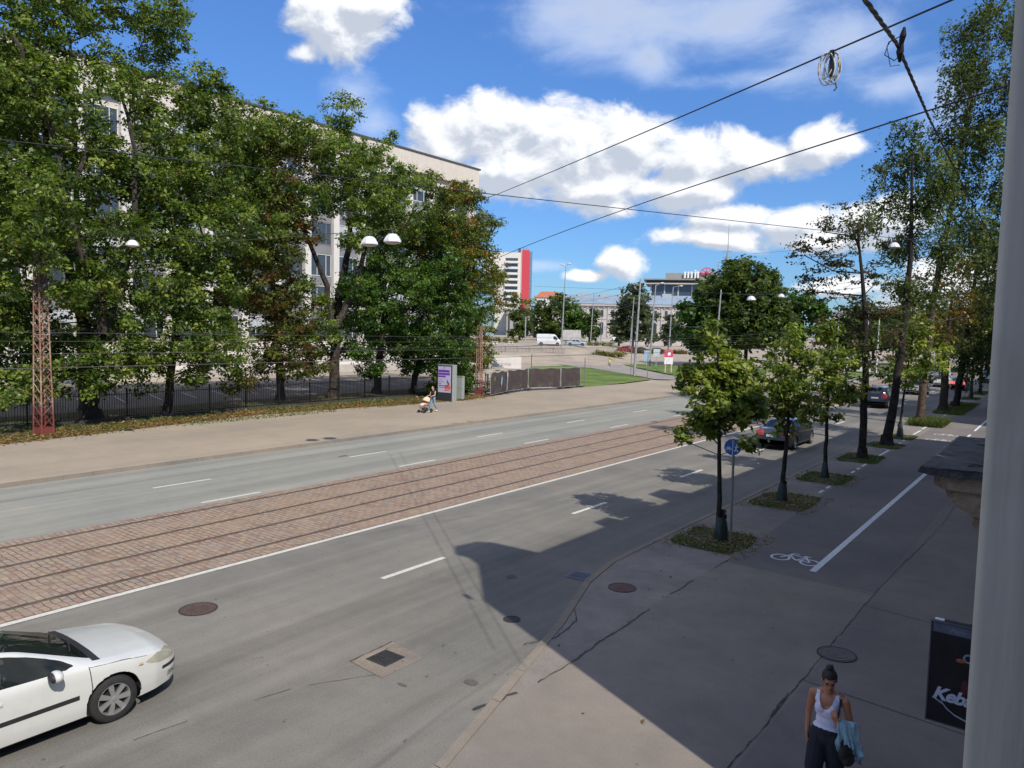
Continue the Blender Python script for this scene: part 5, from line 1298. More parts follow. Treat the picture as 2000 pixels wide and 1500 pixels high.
MB().box(-.60, .46, -.040, -.037, 2.18, 2.36).build('poster_band', pp, ad)
q = MB(); q.box(-.60, .50, -.040, -.037, 1.97, 2.13); q.box(-.60, .10, -.040, -.037, 1.80, 1.92); q.build('poster_band', pp, ad)
q = MB(); q.bar((-.10, -.039, 2.42), (.02, -.039, 2.60), .14, .003); q.build('poster_logo', pp, ad)
q = MB(); q.bar((.28, -.039, 1.62), (.48, -.039, 1.32), .12, .003); q.build('poster_hand', pd, ad)
q = MB(); q.box(.02, .56, -.040, -.037, .92, 1.22); q.bar((.30, -.040, 1.20), (.50, -.040, 1.35), .16, .003); q.build('poster_shape', po, ad)
q = MB(); q.box(-.55, -.05, -.0405, -.0375, 1.44, 1.47); q.box(-.55, .30, -.0415, -.0405, 1.14, 1.19); q.box(-.55, .0, -.0405, -.0375, 1.02, 1.05); q.box(-.52, -.2, -.0405, -.0375, 1.62, 1.64); q.build('poster_text', pd, ad)
q = MB(); q.box(-.55, -.3, -.0405, -.0375, 1.27, 1.35); q.box(.0, .45, -.0412, -.0403, .80, .87); q.build('poster_text', pr_, ad)
cab = empty('utility_cabinet', (-38.0, 43.2, .11), .1, 'slim light grey utility cabinet just right of the advertising display', 'cabinet')
MB().box(-.35, .35, 0, .35, 0, 1.75).build('body', gm, cab); MB().box(-.37, .37, -.02, .37, 1.75, 1.80).build('lid', gm, cab)
q = MB(); q.box(-.33, .33, -.012, -.002, .05, .85); q.box(-.33, .33, -.012, -.002, .88, 1.7); q.build('door', mat('cabinet_door', (.34, .37, .35), .5, var=.05), cab)

# hoarding panels
hp = [(-38.0, 47.2), (-39.6, 51.6), (-40.4, 55.9), (-39.2, 59.0), (-38.9, 62.7)]
hp = [(-38.2, 47.4), (-39.7, 51.6), (-40.5, 55.8), (-39.0, 58.8), (-39.0, 62.6)]
M_tarp = mat('brown_mesh_tarp', (.050, .036, .034), .85, var=.2, scale=1.6, bump=.5, dirt=(.12, .095, .09, .5), dirtscale=1.2)
hl = ['dark hoarding panel at the left end, with a pale blue painted star', 'second dark hoarding panel, angled, right of the one with the blue star', 'widest dark hoarding panel, third from the lattice mast', 'dark hoarding panel at the right end beside the lawn']
seglist = [(hp[0], hp[1]), (hp[1], hp[2]), (hp[2], (-39.35, 59.6)), ((-39.35, 59.6), hp[4])]
for i, (a, c) in enumerate(seglist):
    a = Vector(a); c = Vector(c); L_ = (c - a).length; rz = math.atan2(c.y - a.y, c.x - a.x)
    e = empty('hoarding_panel', (a.x, a.y, .06), rz, hl[i], 'hoarding', 'temporary hoarding panels by the lawn')
    nx_ = 22; nz_ = 10; vs = []; fs = []; rr = random.Random(i)
    ph = rr.uniform(0, 6)
    for jz in range(nz_ + 1):
        for jx in range(nx_ + 1):
            x = .1 + (L_ - .2) * jx / nx_; zt = 1.92 + .05 * math.sin(x * 3.1 + ph); z = .18 + (zt - .18) * jz / nz_
            vs.append((x, -.03 + .035 * math.sin(x * 5 + z * 2 + ph) * math.sin(z * 1.6), z))
    for jz in range(nz_):
        for jx in range(nx_): o_ = jz * (nx_ + 1) + jx; fs.append((o_, o_ + 1, o_ + nx_ + 2, o_ + nx_ + 1))
    mesh_obj('tarpaulin', vs, fs, M_tarp, e, 60)
    q = MB()
    for x in (.04, L_ - .04): q.tube([(x, 0, .03), (x, 0, 2.05)], .024, 8)
    for z in (.12, 2.0): q.tube([(.04, 0, z), (L_ - .04, 0, z)], .018, 8)
    q.build('frame', M_galv, e)
    for x in (.05, L_ - .05): MB().box(x - .12, x + .12, -.38, .38, -.02 + (.0 if x < 1 else .004), .13).build('foot_block', M_tar, e)
    if i == 0:
        q = MB(); rr = random.Random(4); pts = []
        for k in range(16):
            t = 2 * PI * k / 16; r_ = (.36 if k % 2 else .21) * (1 + .25 * math.sin(2 * t)); pts.append((2.75 + r_ * .75 * math.cos(t), -.085, 1.15 + r_ * 1.45 * math.sin(t)))
        q.add(pts, [tuple(range(16))]); q.build('star_graffiti', mat('graffiti_blue', (.20, .36, .50), .7, var=.2, scale=8), e)
        q = MB()
        for k in range(14): q.bar((.9 + rr.uniform(-.3, .3), -.08, 1.3 + rr.uniform(-.4, .4)), (.9 + rr.uniform(-.3, .3), -.08, 1.3 + rr.uniform(-.4, .4)), .025, .004)
        q.build('scribble_graffiti', mat('graffiti_yellow', (.16, .14, .06), .8), e)
# sheds, banner, stacked slabs behind the hoarding
sl = empty('slab_stack', (-41.6, 52, .05), .1, 'pale flat-roofed shelter with stacked boards behind the hoarding with the star', 'shelter')
q = MB(); q.box(-2.6, 1.4, -3.2, 3.0, 1.75, 1.87); q.build('roof', M_concrete, sl)
q = MB(); rr = random.Random(12)
for k in range(5): q.box(-2.4 + rr.uniform(-.3, .3), 1.0 + rr.uniform(-.2, .3), -3 + k * 1.15, -2.1 + k * 1.15, 1.875 + .03 * (k % 3), 1.95 + .03 * (k % 3), rr.uniform(-.05, .05))
q.build('boards', mat('pale_boards', (.42, .37, .30), .9, var=.15, scale=2), sl)
for x in (-2.4, 1.2):
    for y in (-3, 2.8): MB().box(x - .05, x + .05, y - .05, y + .05, 0, 1.75).build('leg', M_galvd, sl)
bn_ = empty('banner', (-47.0, 58.4, 0), math.atan2(1.8, 2.3), 'big white banner with a faint line of grey letters behind the hoarding', 'banner')
MB().box(0, 3.05, 0, .05, .85, 2.95).build('sheet', mat('banner_white', (.66, .62, .58), .8, var=.06, scale=2), bn_)
text_mesh('lettering', 'VISI COFFEE', .36, mat('banner_ink', (.33, .29, .27), .8), bn_, facing((.12, -.008, 1.95), (1, 0, 0), (0, 0, 1)), .003, 0, bold=.0)
for x in (.05, 3.0): MB().tube([(x, .08, 0), (x, .08, 3.0)], .03, 8).build('post', M_galvd, bn_)
# grey picket fence beyond, and its low wall
pf = empty('picket_fence', (-87.5, 109.3, .0), math.atan2(8.0, 10.8), 'grey metal picket fence in front of the white van', 'fence')
for k in range(6):
    x = k * 2.25; MB().box(x - .06, x + .06, -.06, .06, 0, 2.5).build('post', M_galvd, pf)
    q = MB(); q.box(x, x + 2.25, -.02, .02, .25, .32); q.box(x, x + 2.25, -.02, .02, 2.1, 2.17)
    for j in range(8): q.box(x + .2 + j * .26, x + .27 + j * .26, -.015, .015, .1, 2.3)
    q.build('railing', M_galvd, pf)
MB().box(-8, 14, -3.0, -2.4, 0, .45).build('low_wall', M_concrete, pf)
bg_ = empty('waste_container', (-93.0, 106.0, 0), .6, 'dark green container half hidden by the autumn maple', 'container')
MB().box(-3, 2.6, -1.2, 1.2, .2, 2.6).build('body', mat('container_green', (.02, .10, .06), .5, var=.1), bg_); MB().box(-3.1, 2.7, -1.3, 1.3, 2.6, 2.75).build('lid', mat('lid_dark', (.04, .05, .05), .5), bg_)
# posts on the lawn edge
for i, (x, y, h, lab) in enumerate(((-39.0, 63.4, 2.9, 'thin dark post at the right end of the hoarding, by the lawn'), (-41.2, 81.4, 3.1, 'thin grey post at the tip of the lawn'), (-45.0, 84.3, 7.6, 'thin dark pole touching the tall tapered light pole'), (-41.7, 58.0, 3.2, 'thin dark post behind the widest hoarding panel'))):
    e = empty('post', (x, y, .05), 0, lab, 'post'); MB().tube([(0, 0, 0), (0, 0, h)], .045, 8).build('shaft', M_galvd, e); MB().ball((0, 0, h), .07, 4).build('cap', M_galv, e)

# poles and street lights of the square
def pole(label, x, y, h, r, arms=None, m_=None, lean=(0, 0), cat='street light', name='street_light'):
    z0 = gh(x, y) - .05
    e = empty(name, (x, y, z0), 0, label, cat)
    MB().tube([(0, 0, 0), (lean[0] * .5, lean[1] * .5, h / 2), (lean[0], lean[1], h)], [r, r * .8, r * .55], 12).build('pole', m_ or M_galv, e, 40)
    for a in arms or []:
        dx, dy, dz, kind = a
        MB().tube([(lean[0], lean[1], h - .1), (lean[0] + dx * .6, lean[1] + dy * .6, h + dz * .8), (lean[0] + dx, lean[1] + dy, h + dz)], r * .3, 6).build('arm', M_galv, e)
        q = MB(); q.ball((lean[0] + dx, lean[1] + dy, h + dz), .42, 6, (1, 1, .38)); q.build('lamp_head', mat('lamp_white', (.6, .6, .58), .4), e)
    return e
pole('tallest tapered light grey pole rising from the tip of the lawn', -44.8, 84.8, 12.4, .17, None, None, (.35, .2), 'pole', 'catenary_pole')
pole('grey street light with one lamp, right of the tall tapered pole', -56.9, 113.0, 13.5, .17, [(.9, .5, .35, 0)], None, (.5, .3))
pole('very tall double-headed street light between two leafy trees', -82.7, 125.2, 16.3, .15, [(-.55, -.4, .3, 0), (.55, .4, .5, 0)], None, (.4, .2))
pole('thin grey catenary pole right of the grey-green willow', -71.8, 151.6, 15.8, .16, [(1.5, .8, .2, 0)], None, (.4, .3))
pole('thin pale pole in front of the greyish green tree', -94.6, 176.2, 14.5, .17, None, None, (.5, .4), 'pole', 'catenary_pole')
pole('pale pole in front of the palace, left part', -119.3, 196.7, 15.5, .17, None, None, (.5, .4), 'pole', 'catenary_pole')
pole('short grey pole before the palace windows, right of the first pale one', -116.6, 198.3, 9.0, .16, None, None, (.1, .1), 'pole', 'catenary_pole')
pole('grey flag-like pole at the left, under the autumn maple', -130.1, 177.4, 11.5, .2, None, None, (.1, .1), 'pole', 'catenary_pole')
pole('grey pole standing right of the conical tree', -98.3, 207.9, 12.0, .2, None, None, (.1, .1), 'pole', 'catenary_pole')
pole('grey metal pole rising in front of the big round-topped tree', -33.6, 83.2, 10.8, .12, None, None, (.4, .2), 'pole', 'catenary_pole')
for i, (x, y) in enumerate(((-31, 128), (-27.2, 131), (-24.8, 127), (-22.4, 132), (-20, 128))):
    pole(['leftmost', 'second', 'middle', 'fourth', 'rightmost'][i] + ' of the slim white flagpoles across the avenue between the tree trunks', x, y, 10.5, .08, None, M_white, (0, 0), 'flagpole', 'flagpole')
# red and white information stand, blue board, traffic sign
e = empty('information_stand', (-45.8, 96.8, .05), math.atan2(.8, 1), 'pink red and white information stand on two pale legs on the far lawn', 'sign')
MB().box(-.62, .62, -.05, .05, 2.15, 3.1).build('red_panel', mat('stand_red', (.60, .07, .13), .5), e); MB().box(-.62, .62, -.05, .05, 1.15, 2.145).build('white_panel', mat('stand_white', (.68, .66, .66), .5), e)
for x in (-.5, .35): MB().box(x, x + .16, -.04, .04, 0, 1.145).build('leg', mat('stand_leg', (.5, .38, .30), .6), e)
MB().box(-.15, .25, -.06, -.052, 2.4, 2.85).build('emblem', M_white, e)
e = empty('information_board', (-56.0, 111.6, .05), .5, 'pale blue grey board at the foot of the one-lamp street light', 'sign')
MB().box(-1.1, -.2, -.05, .05, .9, 2.6).build('panel', mat('board_blue', (.30, .42, .52), .5), e); MB().box(.4, 1.5, -.05, .05, 1.6, 2.9).build('panel', mat('board_pale', (.45, .50, .52), .5), e)
for x in (-.65, .9): MB().box(x - .06, x + .06, -.04, .04, 0, 1.6).build('leg', M_galv, e)
e = empty('road_sign', (-93.5, 165.5, 1.0), .5, 'small triangular road sign on a post in the square', 'sign')
MB().tube([(0, 0, 0), (0, 0, 2.6)], .06, 6).build('post', M_galv, e)
q = MB(); q.add([(-.55, -.05, 3.3), (.55, -.05, 3.3), (0, -.05, 2.4), (-.55, .0, 3.3), (.55, .0, 3.3), (0, .0, 2.4)], [(0, 2, 1), (3, 4, 5), (0, 1, 4, 3), (1, 2, 5, 4), (2, 0, 3, 5)]); q.build('plate', M_white, e)
e = empty('billboard', (-95.0, 148.0, 2.2), .45, 'small pale billboard behind the white van', 'billboard')
MB().box(-2, 2.2, -.1, .1, 1.3, 3.6).build('panel', mat('billboard_pale', (.45, .43, .40), .6, var=.15, scale=1), e)
for x in (-1.5, 1.7): MB().box(x - .08, x + .08, 0, .1, 0, 1.3).build('leg', M_galvd, e)

# round blue path sign
sg = empty('path_sign', (-7.04, 19.07, ZW), 0, 'round blue cycle and pedestrian path sign on a brown post beside the nearest linden', 'sign')
MB().tube([(0, 0, 0), (-.02, .0, 2.35), (-.02, 0, 2.74)], .032, 10).build('post', M_galvd, sg, 40)
Msg = facing((-.035, -.045, 2.60), (.96, .28, 0), (0, 0, 1)) @ Matrix.Diagonal((.76, .76, .76, 1))
q = MB(); q.lathe([(1e-4, .0), (.285, .0), (.285, -.012), (1e-4, -.012)], 36, Msg); q.build('disc', mat('sign_blue', (0.012, 0.085, 0.34), .35, var=.05), sg)
q = MB(); q.lathe([(.285, .003), (.285, .0), (.272, .0), (.272, .003)], 36, Msg)
def flat(mb, pts, h=.003): mb.add([Msg @ Vector((x, y_, h)) for x, y_ in pts], [tuple(range(len(pts)))])
flat(q, [(-.008, -.26), (.008, -.26), (.008, .26), (-.008, .26)])
q.build('white_lines', M_white, sg)
q = MB()
def fseg(mb, a, b_, w, h=.003):
    a = Vector(a); b_ = Vector(b_); d = (b_ - a).normalized(); n = Vector((-d.y, d.x)) * w / 2
    flat(mb, [tuple(a + n), tuple(a - n), tuple(b_ - n), tuple(b_ + n)], h)
for a, b_ in (((.13, .05), (.12, -.03)), ((.12, -.03), (.17, -.15)), ((.12, -.02), (.07, -.15)), ((.13, .05), (.19, .0)), ((.13, .05), (.08, -.01))): fseg(q, a, b_, .032)
for k in range(10): t = 2 * PI * k / 10; t2 = 2 * PI * (k + 1) / 10; flat(q, [(.135, .10), (.135 + .032 * math.cos(t), .10 + .032 * math.sin(t)), (.135 + .032 * math.cos(t2), .10 + .032 * math.sin(t2))])
q.build('walker_symbol', M_white, sg)
q = MB()
for cx in (-.19, -.08):
    for k in range(14): t = 2 * PI * k / 14; t2 = 2 * PI * (k + 1) / 14; flat(q, [(cx + .045 * math.cos(t), -.07 + .045 * math.sin(t)), (cx + .045 * math.cos(t2), -.07 + .045 * math.sin(t2)), (cx + .032 * math.cos(t2), -.07 + .032 * math.sin(t2)), (cx + .032 * math.cos(t), -.07 + .032 * math.sin(t))])
for a, b_ in (((-.19, -.07), (-.16, .0)), ((-.16, .0), (-.10, .0)), ((-.10, .0), (-.135, -.07)), ((-.135, -.07), (-.16, .0)), ((-.10, 0), (-.08, -.07)), ((-.17, .02), (-.15, .03))): fseg(q, a, b_, .012, .0035)
q.build('bicycle_symbol', M_white, sg)

# watering bags tied round the saplings
def water_bag(x, y, label, s=1.0, col=(0.014, 0.030, 0.028), seed=0):
    e = empty('watering_bag', (x, y, ZW), seed, label, 'watering bag', 'watering bags round the saplings')
    vs = []; fs = []; n = 20; m = 12; rr = random.Random(seed)
    for j in range(m + 1):
        t = j / m; z = .72 * s * t; r = (.19 - .09 * t ** 1.5) * s
        for k in range(n):
            a = 2 * PI * k / n; w = 1 + .10 * math.sin(3 * a + 5 * t + seed) * math.sin(PI * t) + rr.uniform(-.03, .03)
            vs.append((r * w * math.cos(a) + .05 * s * t * 0, r * w * math.sin(a), z + (.10 * math.sin(a + 1) * t)))
    for j in range(m):
        for k in range(n): k2 = (k + 1) % n; fs.append((j * n + k, j * n + k2, (j + 1) * n + k2, (j + 1) * n + k))
    o = mesh_obj('bag', vs, fs, mat('bag_green', col, .45, var=.25, scale=4), e, 60)
    q = MB(); q.tube([(.09 * s, -.02, .70 * s), (.12 * s, -.04, .80 * s), (.05 * s, -.08, .84 * s), (.0, -.09, .74 * s)], .016, 6); q.box(-.03, .09, -.12, -.085, .60 * s, .72 * s); q.build('strap', M_black, e)
water_bag(-7.40, 19.28, 'dark green watering bag at the foot of the nearest linden', 1.0, seed=1)
water_bag(-7.62, 25.3, 'dark watering bag round the second linden trunk', .95, seed=2)
water_bag(-7.61, 30.6, 'dark green watering bag round the third linden trunk', .85, seed=3)
water_bag(-7.65, 46.3, 'bluish black watering bag round the thin linden right of the leaning birch', 1.0, seed=4)
water_bag(-7.75, 82.0, 'small dark watering bag at a far street tree', 1.0, seed=5)

# hanging street lamps and wires
M_wire = mat('wire_dark', (0.018, 0.018, 0.022), .6, .3, var=.2)
M_wireg = mat('wire_steel', (0.10, 0.095, 0.09), .5, .5, var=.2)
def sagline(a, b_, sag, n=24):
    a = Vector(a); b_ = Vector(b_)
    return [a + (b_ - a) * (k / n) - Vector((0, 0, 4 * sag * (k / n) * (1 - k / n))) for k in range(n + 1)]
def wire(label, pts, r, m_=None, name='overhead_wire', cat='overhead wire'):
    o = MB().tube(pts, r, 5).build(name, m_ or M_wire, None, 60); return tag(o, label, cat)
def ext(a, b_, t0, t1):
    a = Vector(a); b_ = Vector(b_); return a + (b_ - a) * t0, a + (b_ - a) * t1
a, b_ = (-20, 6.69, 9.75), (-10, 38.59, 10.78)
a, b_ = (-10, 3.345, 7.675), (-5, 19.295, 8.19)
p, q_ = ext(a, b_, -1.0, 1.5); wire('dark cable sloping down from the left edge across the sky to the birches', sagline(p, q_, .03), .0075)
wire('cable rising from the left wire up to the top edge, carrying the coiled cable', sagline((-20.7, 19.75, 9.28), (-15, 18.74, 9.87), -.02, 8) + sagline((-15, 18.74, 9.87), (-.2, 6.57, 8.32), .02)[1:], .0095)
p, q_ = ext((-30, 37.4, 10.26), (-1, 14.0, 9.54), -.1, 1.03); wire('cable climbing from the autumn maple to the upper right over the building letters', sagline((-17, 20.3, 7.78), (-.1, 6.65, 7.55), -.15), .008)
tw_ = []
for i in range(3):
    pts = []; P4 = [(.5 * x_, .5 * y_, 5.6 + .5 * (z_ - 5.6)) for x_, y_, z_ in ((-.62, 2.6, 6.9), (-1.0, 4.3, 7.37), (-1.2, 6.2, 7.77), (-1.5, 9.7, 8.10), (-2.0, 19.1, 8.53), (-2.4, 30, 8.8))]
    for (a, c) in zip(P4[:-1], P4[1:]):
        n = 26
        for k in range(n):
            t = k / n; L_ = (Vector(c) - Vector(a)).length
            base_ = Vector(a) + (Vector(c) - Vector(a)) * t; ph = 2 * PI * i / 3 + (base_.y) * 16
            pts.append(base_ + Vector((math.cos(ph), 0, math.sin(ph))) * .0038)
    tw_.append(pts)
mb = MB()
for pts in tw_: mb.tube(pts, .0038, 5)
tag(mb.build('twisted_cable', M_wire), 'thick twisted black cable crossing the sky at the upper right', 'cable')
cl = empty('cable_clamp', (-.605, 3.125, 6.70), 0, 'black clamp with loose wire loops where the cables cross', 'cable clamp')
cl.scale = (.5, .5, .5)
q = MB(); q.tube([(.045, .0, .10), (.035, .02, .05), (.02, .05, .0), (.01, .07, -.05), (.0, .14, -.10)], [.008, .024, .018, .028, .012], 7); q.build('body', M_wire, cl)
q = MB(); q.tube([(.02, .03, .05), (-.06, .02, .02), (-.09, .05, -.06), (-.03, .1, -.10), (.0, .12, -.06)], .004, 5); q.tube([(-.02, .02, .06), (-.08, .06, .0), (-.06, .12, -.13), (.0, .16, -.12)], .003, 5); q.build('loop', M_wire, cl)
# coil
cp_ = None
cx_, cy_, cz_ = -2.19, 8.21, 8.51
co_ = empty('cable_coil', (cx_, cy_, cz_), 0, 'pale coil of spare cable hanging from the rising wire', 'cable coil')
q = MB(); rr = random.Random(2)
for k in range(7):
    w = rr.uniform(.04, .085); d = rr.uniform(.22, .33); o_ = rr.uniform(-.05, .05)
    pts = [(o_ + w * math.sin(t), o_ * .4 + .02 * math.sin(2 * t + k), -d / 2 + (d / 2) * math.cos(t)) for t in [2 * PI * i / 18 for i in range(19)]]
    q.tube(pts, .0065, 5)
q.build('loops', mat('cable_cream', (.42, .40, .33), .6), co_)
q = MB(); q.bar((-.0, -.01, .02), (.01, -.01, -.24), .04); q.tube([(.02, 0, -.22), (.06, 0, -.36), (.03, .02, -.38)], .008, 5); q.build('tie', M_wire, co_)

def lamp(label, x, y, z, s=1.0, group='hanging street lamps'):
    e = empty('street_lamp', (x, y, z), .4, label, 'street lamp', group)
    q = MB(); q.lathe([(.06, .30 * s), (.14 * s, .285 * s), (.24 * s, .20 * s), (.325 * s, .06 * s), (.335 * s, .0), (.31 * s, .0), (.29 * s, .03 * s)], 8); q.build('shade', mat('lamp_shade_white', (.62, .62, .64), .45, var=.05, scale=4), e, 20)
    q = MB(); q.lathe([(.30 * s, .01), (.26 * s, -.04 * s), (.12 * s, -.075 * s), (1e-3, -.08 * s)], 16); q.build('diffuser', mat('lamp_diffuser', (.52, .44, .36), .4, var=.05), e, 40)
    q = MB(); q.tube([(0, 0, .29 * s), (0, 0, .42 * s)], .03, 8); q.bar((-.10, 0, .40 * s), (.10, 0, .40 * s), .03); q.build('hanger', M_wireg, e)
SP = [(-39.1, 14.7, 10.2), (-30, 17.6, 9.02), (-21.2, 18.9, 9.12), (-20.7, 19.75, 9.28)]
wire('span wire from the tall lattice mast carrying the pair of hanging lamps', SP[:1] + SP[1:], .010, M_wireg)
lamp('left one of the two white street lamps hanging together in front of the trees', -21.05, 18.85, 8.62, 1.0)
lamp('right one of the two white street lamps hanging together, slightly higher', -20.75, 19.72, 8.78, 1.06)
lamp('white street lamp half hidden among maple leaves near the lattice mast', -30.0, 14.5, 8.58, .75)
wire('thin wire to the half hidden lamp among the maple leaves', [(-39.1, 14.7, 9.3), (-30, 14.5, 8.95), (-21.1, 18.8, 9.05)], .006, M_wireg)
lamp('small white lamp hanging in front of the big round-topped tree', -14.0, 39.4, 7.45, .72)
lamp('second small lamp just behind the one before the big round-topped tree', -14.0, 44.4, 7.85, .62)
wire('span wire carrying the small lamps before the big round tree', sagline((-33.2, 83.4, 10.4), (-7.6, 36.75, 7.9), .3), .010, M_wireg)
wire('wire holding the small lamp over the avenue', [(-28, 39, 8.4), (-14, 39.4, 7.75), (-7.6, 36.75, 8.2)], .007, M_wireg)
lamp('grey lamp hanging among the birch twigs at the upper right', -6.9, 37.6, 9.7, .75)
wire('thin wire holding the grey lamp among the birch twigs', sagline((-14, 39.4, 9.9), (.2, 36.6, 10.4), .1), .006, M_wireg)
# contact wires of the tram and trolley lines, spans between them
for i, (X, z, lab, r) in enumerate(((-22.0, 4.30, 'lowest thick wire crossing in front of the tree row from the left edge', .013), (-24.0, 4.60, 'second wire from the bottom across the tree row', .008), (-24.6, 4.95, 'third wire from the bottom across the tree row, thin', .006), (-20.0, 5.28, 'thin wire at head height across the tree row', .006))):
    wire(lab, sagline((X, -8, z + .04), (X + .0, 36, z - .03), .02) + sagline((X, 36, z - .03), (X, 82, z + .3), .06)[1:], r, M_wireg)
for i, (pa, pb, lab) in enumerate((((-34, 22, 4.45), (-20, 30.4, 4.90), 'short dark wire above the hoarding leading right'), ((-20, 30.4, 4.90), (-3, 41.1, 6.75), 'dark wire passing in front of the young lindens towards the birches'), ((-30, 60, 5.5), (-4.5, 52, 6.3), 'thin dark wire crossing behind the young linden crowns'))):
    wire(lab, sagline(pa, pb, .12), .012)
for i, (pa, pb) in enumerate((((-44.5, 84.9, 11.9), (-150, 205, 15.5)), ((-44.5, 84.9, 10.9), (-160, 200, 12.0)), ((-44.5, 84.9, 9.4), (-118, 197, 13.2)), ((-33.2, 83.4, 9.0), (-71.5, 151.8, 14.0)), ((-44.5, 84.9, 7.2), (-98, 208, 9.5)), ((-56.5, 113.2, 8.2), (-33.3, 83.4, 7.0)), ((-94.3, 176.4, 13.2), (-118.6, 197.2, 15.0)))):
    wire(['highest wire over the square to the red-striped tower', 'second highest wire over the square towards the tower', 'wire from the tapered pole towards the pale pole before the palace', 'wire between the pole before the round tree and the thin catenary pole', 'low wire across the square to the pole by the conical tree', 'short wire between the one-lamp light and the pole before the round tree', 'short far wire between the two pale poles before the palace'][i], sagline(pa, pb, 1.0), .022, M_wireg)
ins = empty('wire_insulators', (-24, 30.1, 4.75), 0, 'pair of small white insulators on the wires before the dense trees', 'insulators')
q = MB()
for y in (0, 1.35):
    q.box(-.03, .03, y - .25, y + .25, .20, .23)
    for dy in (-.15, .15): q.ball((0, y + dy, .1), .05, 5, (1, 1, 1.4)); q.bar((0, y + dy, 0), (0, y + dy, .2), .015)
q.build('ceramic', mat('ceramic_white', (.55, .55, .52), .4), ins)
# ---------------------------------------------------------------- vehicles
def interp(tab, x):
    xs_ = [t[0] for t in tab]; return float(np.interp(x, xs_, [t[1] for t in tab]))
def smooth_interp(tab, x, w=0.05):
    return sum(interp(tab, x + d) * k for d, k in ((-w, .25), (0, .5), (w, .25)))
M_tyre = mat('tyre_rubber', (0.018, 0.018, 0.019), .85, var=.25, scale=12)
M_rim = mat('alloy_rim', (0.42, 0.42, 0.43), .35, .7, var=.06)
M_under = mat('underbody_black', (0.010, 0.010, 0.011), .9)
M_trim = mat('trim_black', (0.018, 0.018, 0.020), .55, var=.1)
M_lampglass = mat('headlight_glass', (0.46, 0.45, 0.36), .12, .3, var=.15, scale=9, coat=1.0)
M_redlamp = mat('tail_lamp_red', (0.22, 0.012, 0.010), .25, var=.2, coat=.6)
M_plate = mat('number_plate', (.55, .55, .52), .5)
def lit_red():
    m, b, p = bsdf_mat('brake_lamp_lit'); p.inputs['Base Color'].default_value = (.4, .02, .02, 1)
    p.inputs['Emission Color'].default_value = (1, .08, .05, 1); p.inputs['Emission Strength'].default_value = 1.6; return m
M_litred = lit_red()
def paint(name, col): return mat('paint_' + name, col, .32, .0, var=.03, scale=.8, coat=.9, spec=.5, dirt=tuple(c * .8 for c in col) + (.35,), dirtscale=2.5)

def wheel(parent, x, y, r, w, side, mrim=None, spokes=7, ns=28):
    e = empty('wheel', (x, y, r)); e.parent = parent
    M = Matrix.Rotation(R(-90) * side, 4, 'X')     # local +z = outward
    q = MB(); q.lathe([(r * .66, w / 2 - .015), (r * .70, w / 2), (r * .90, w / 2), (r * .975, w / 2 - .02), (r, w / 2 - .06), (r, -w / 2 + .05), (r * .95, -w / 2), (r * .6, -w / 2)], ns, M); q.build('tyre', M_tyre, e, 40)
    q = MB(); q.lathe([(r * .68, w / 2 - .010), (r * .645, w / 2 - .008), (r * .62, w / 2 - .03), (r * .60, -w / 2 + .04)], ns, M)
    q.lathe([(1e-4, w / 2 - .015), (r * .10, w / 2 - .016), (r * .17, w / 2 - .028), (r * .17, w / 2 - .06)], 14, M)
    for k in range(spokes):
        a = 2 * PI * k / spokes
        c, s_ = math.cos(a), math.sin(a)
        def P(rr, t, z): return M @ Vector((rr * c - t * s_, rr * s_ + t * c, z))
        z1, z2 = w / 2 - .022, w / 2 - .014; a0, a1 = r * .10, r * .64; t0, t1 = r * .075, r * .12
        q.add([P(a0, -t0, z1), P(a1, -t1, z2), P(a1, t1, z2), P(a0, t0, z1), P(a0, -t0, z1 - .03), P(a1, -t1, z2 - .03), P(a1, t1, z2 - .03), P(a0, t0, z1 - .03)], [(0, 1, 2, 3), (0, 4, 5, 1), (3, 2, 6, 7), (4, 7, 6, 5)])
    q.build('rim', mrim or M_rim, e, 30)
    q = MB(); q.lathe([(1e-4, w / 2 - .075), (r * .62, w / 2 - .075)], ns, M); q.build('brake_disc', M_under, e)
    return e

def pip(px, pz, poly):
    c = False; j = len(poly) - 1
    for i in range(len(poly)):
        xi, zi = poly[i]; xj, zj = poly[j]
        if (zi > pz) != (zj > pz) and px < (xj - xi) * (pz - zi) / (zj - zi + 1e-12) + xi: c = not c
        j = i
    return c

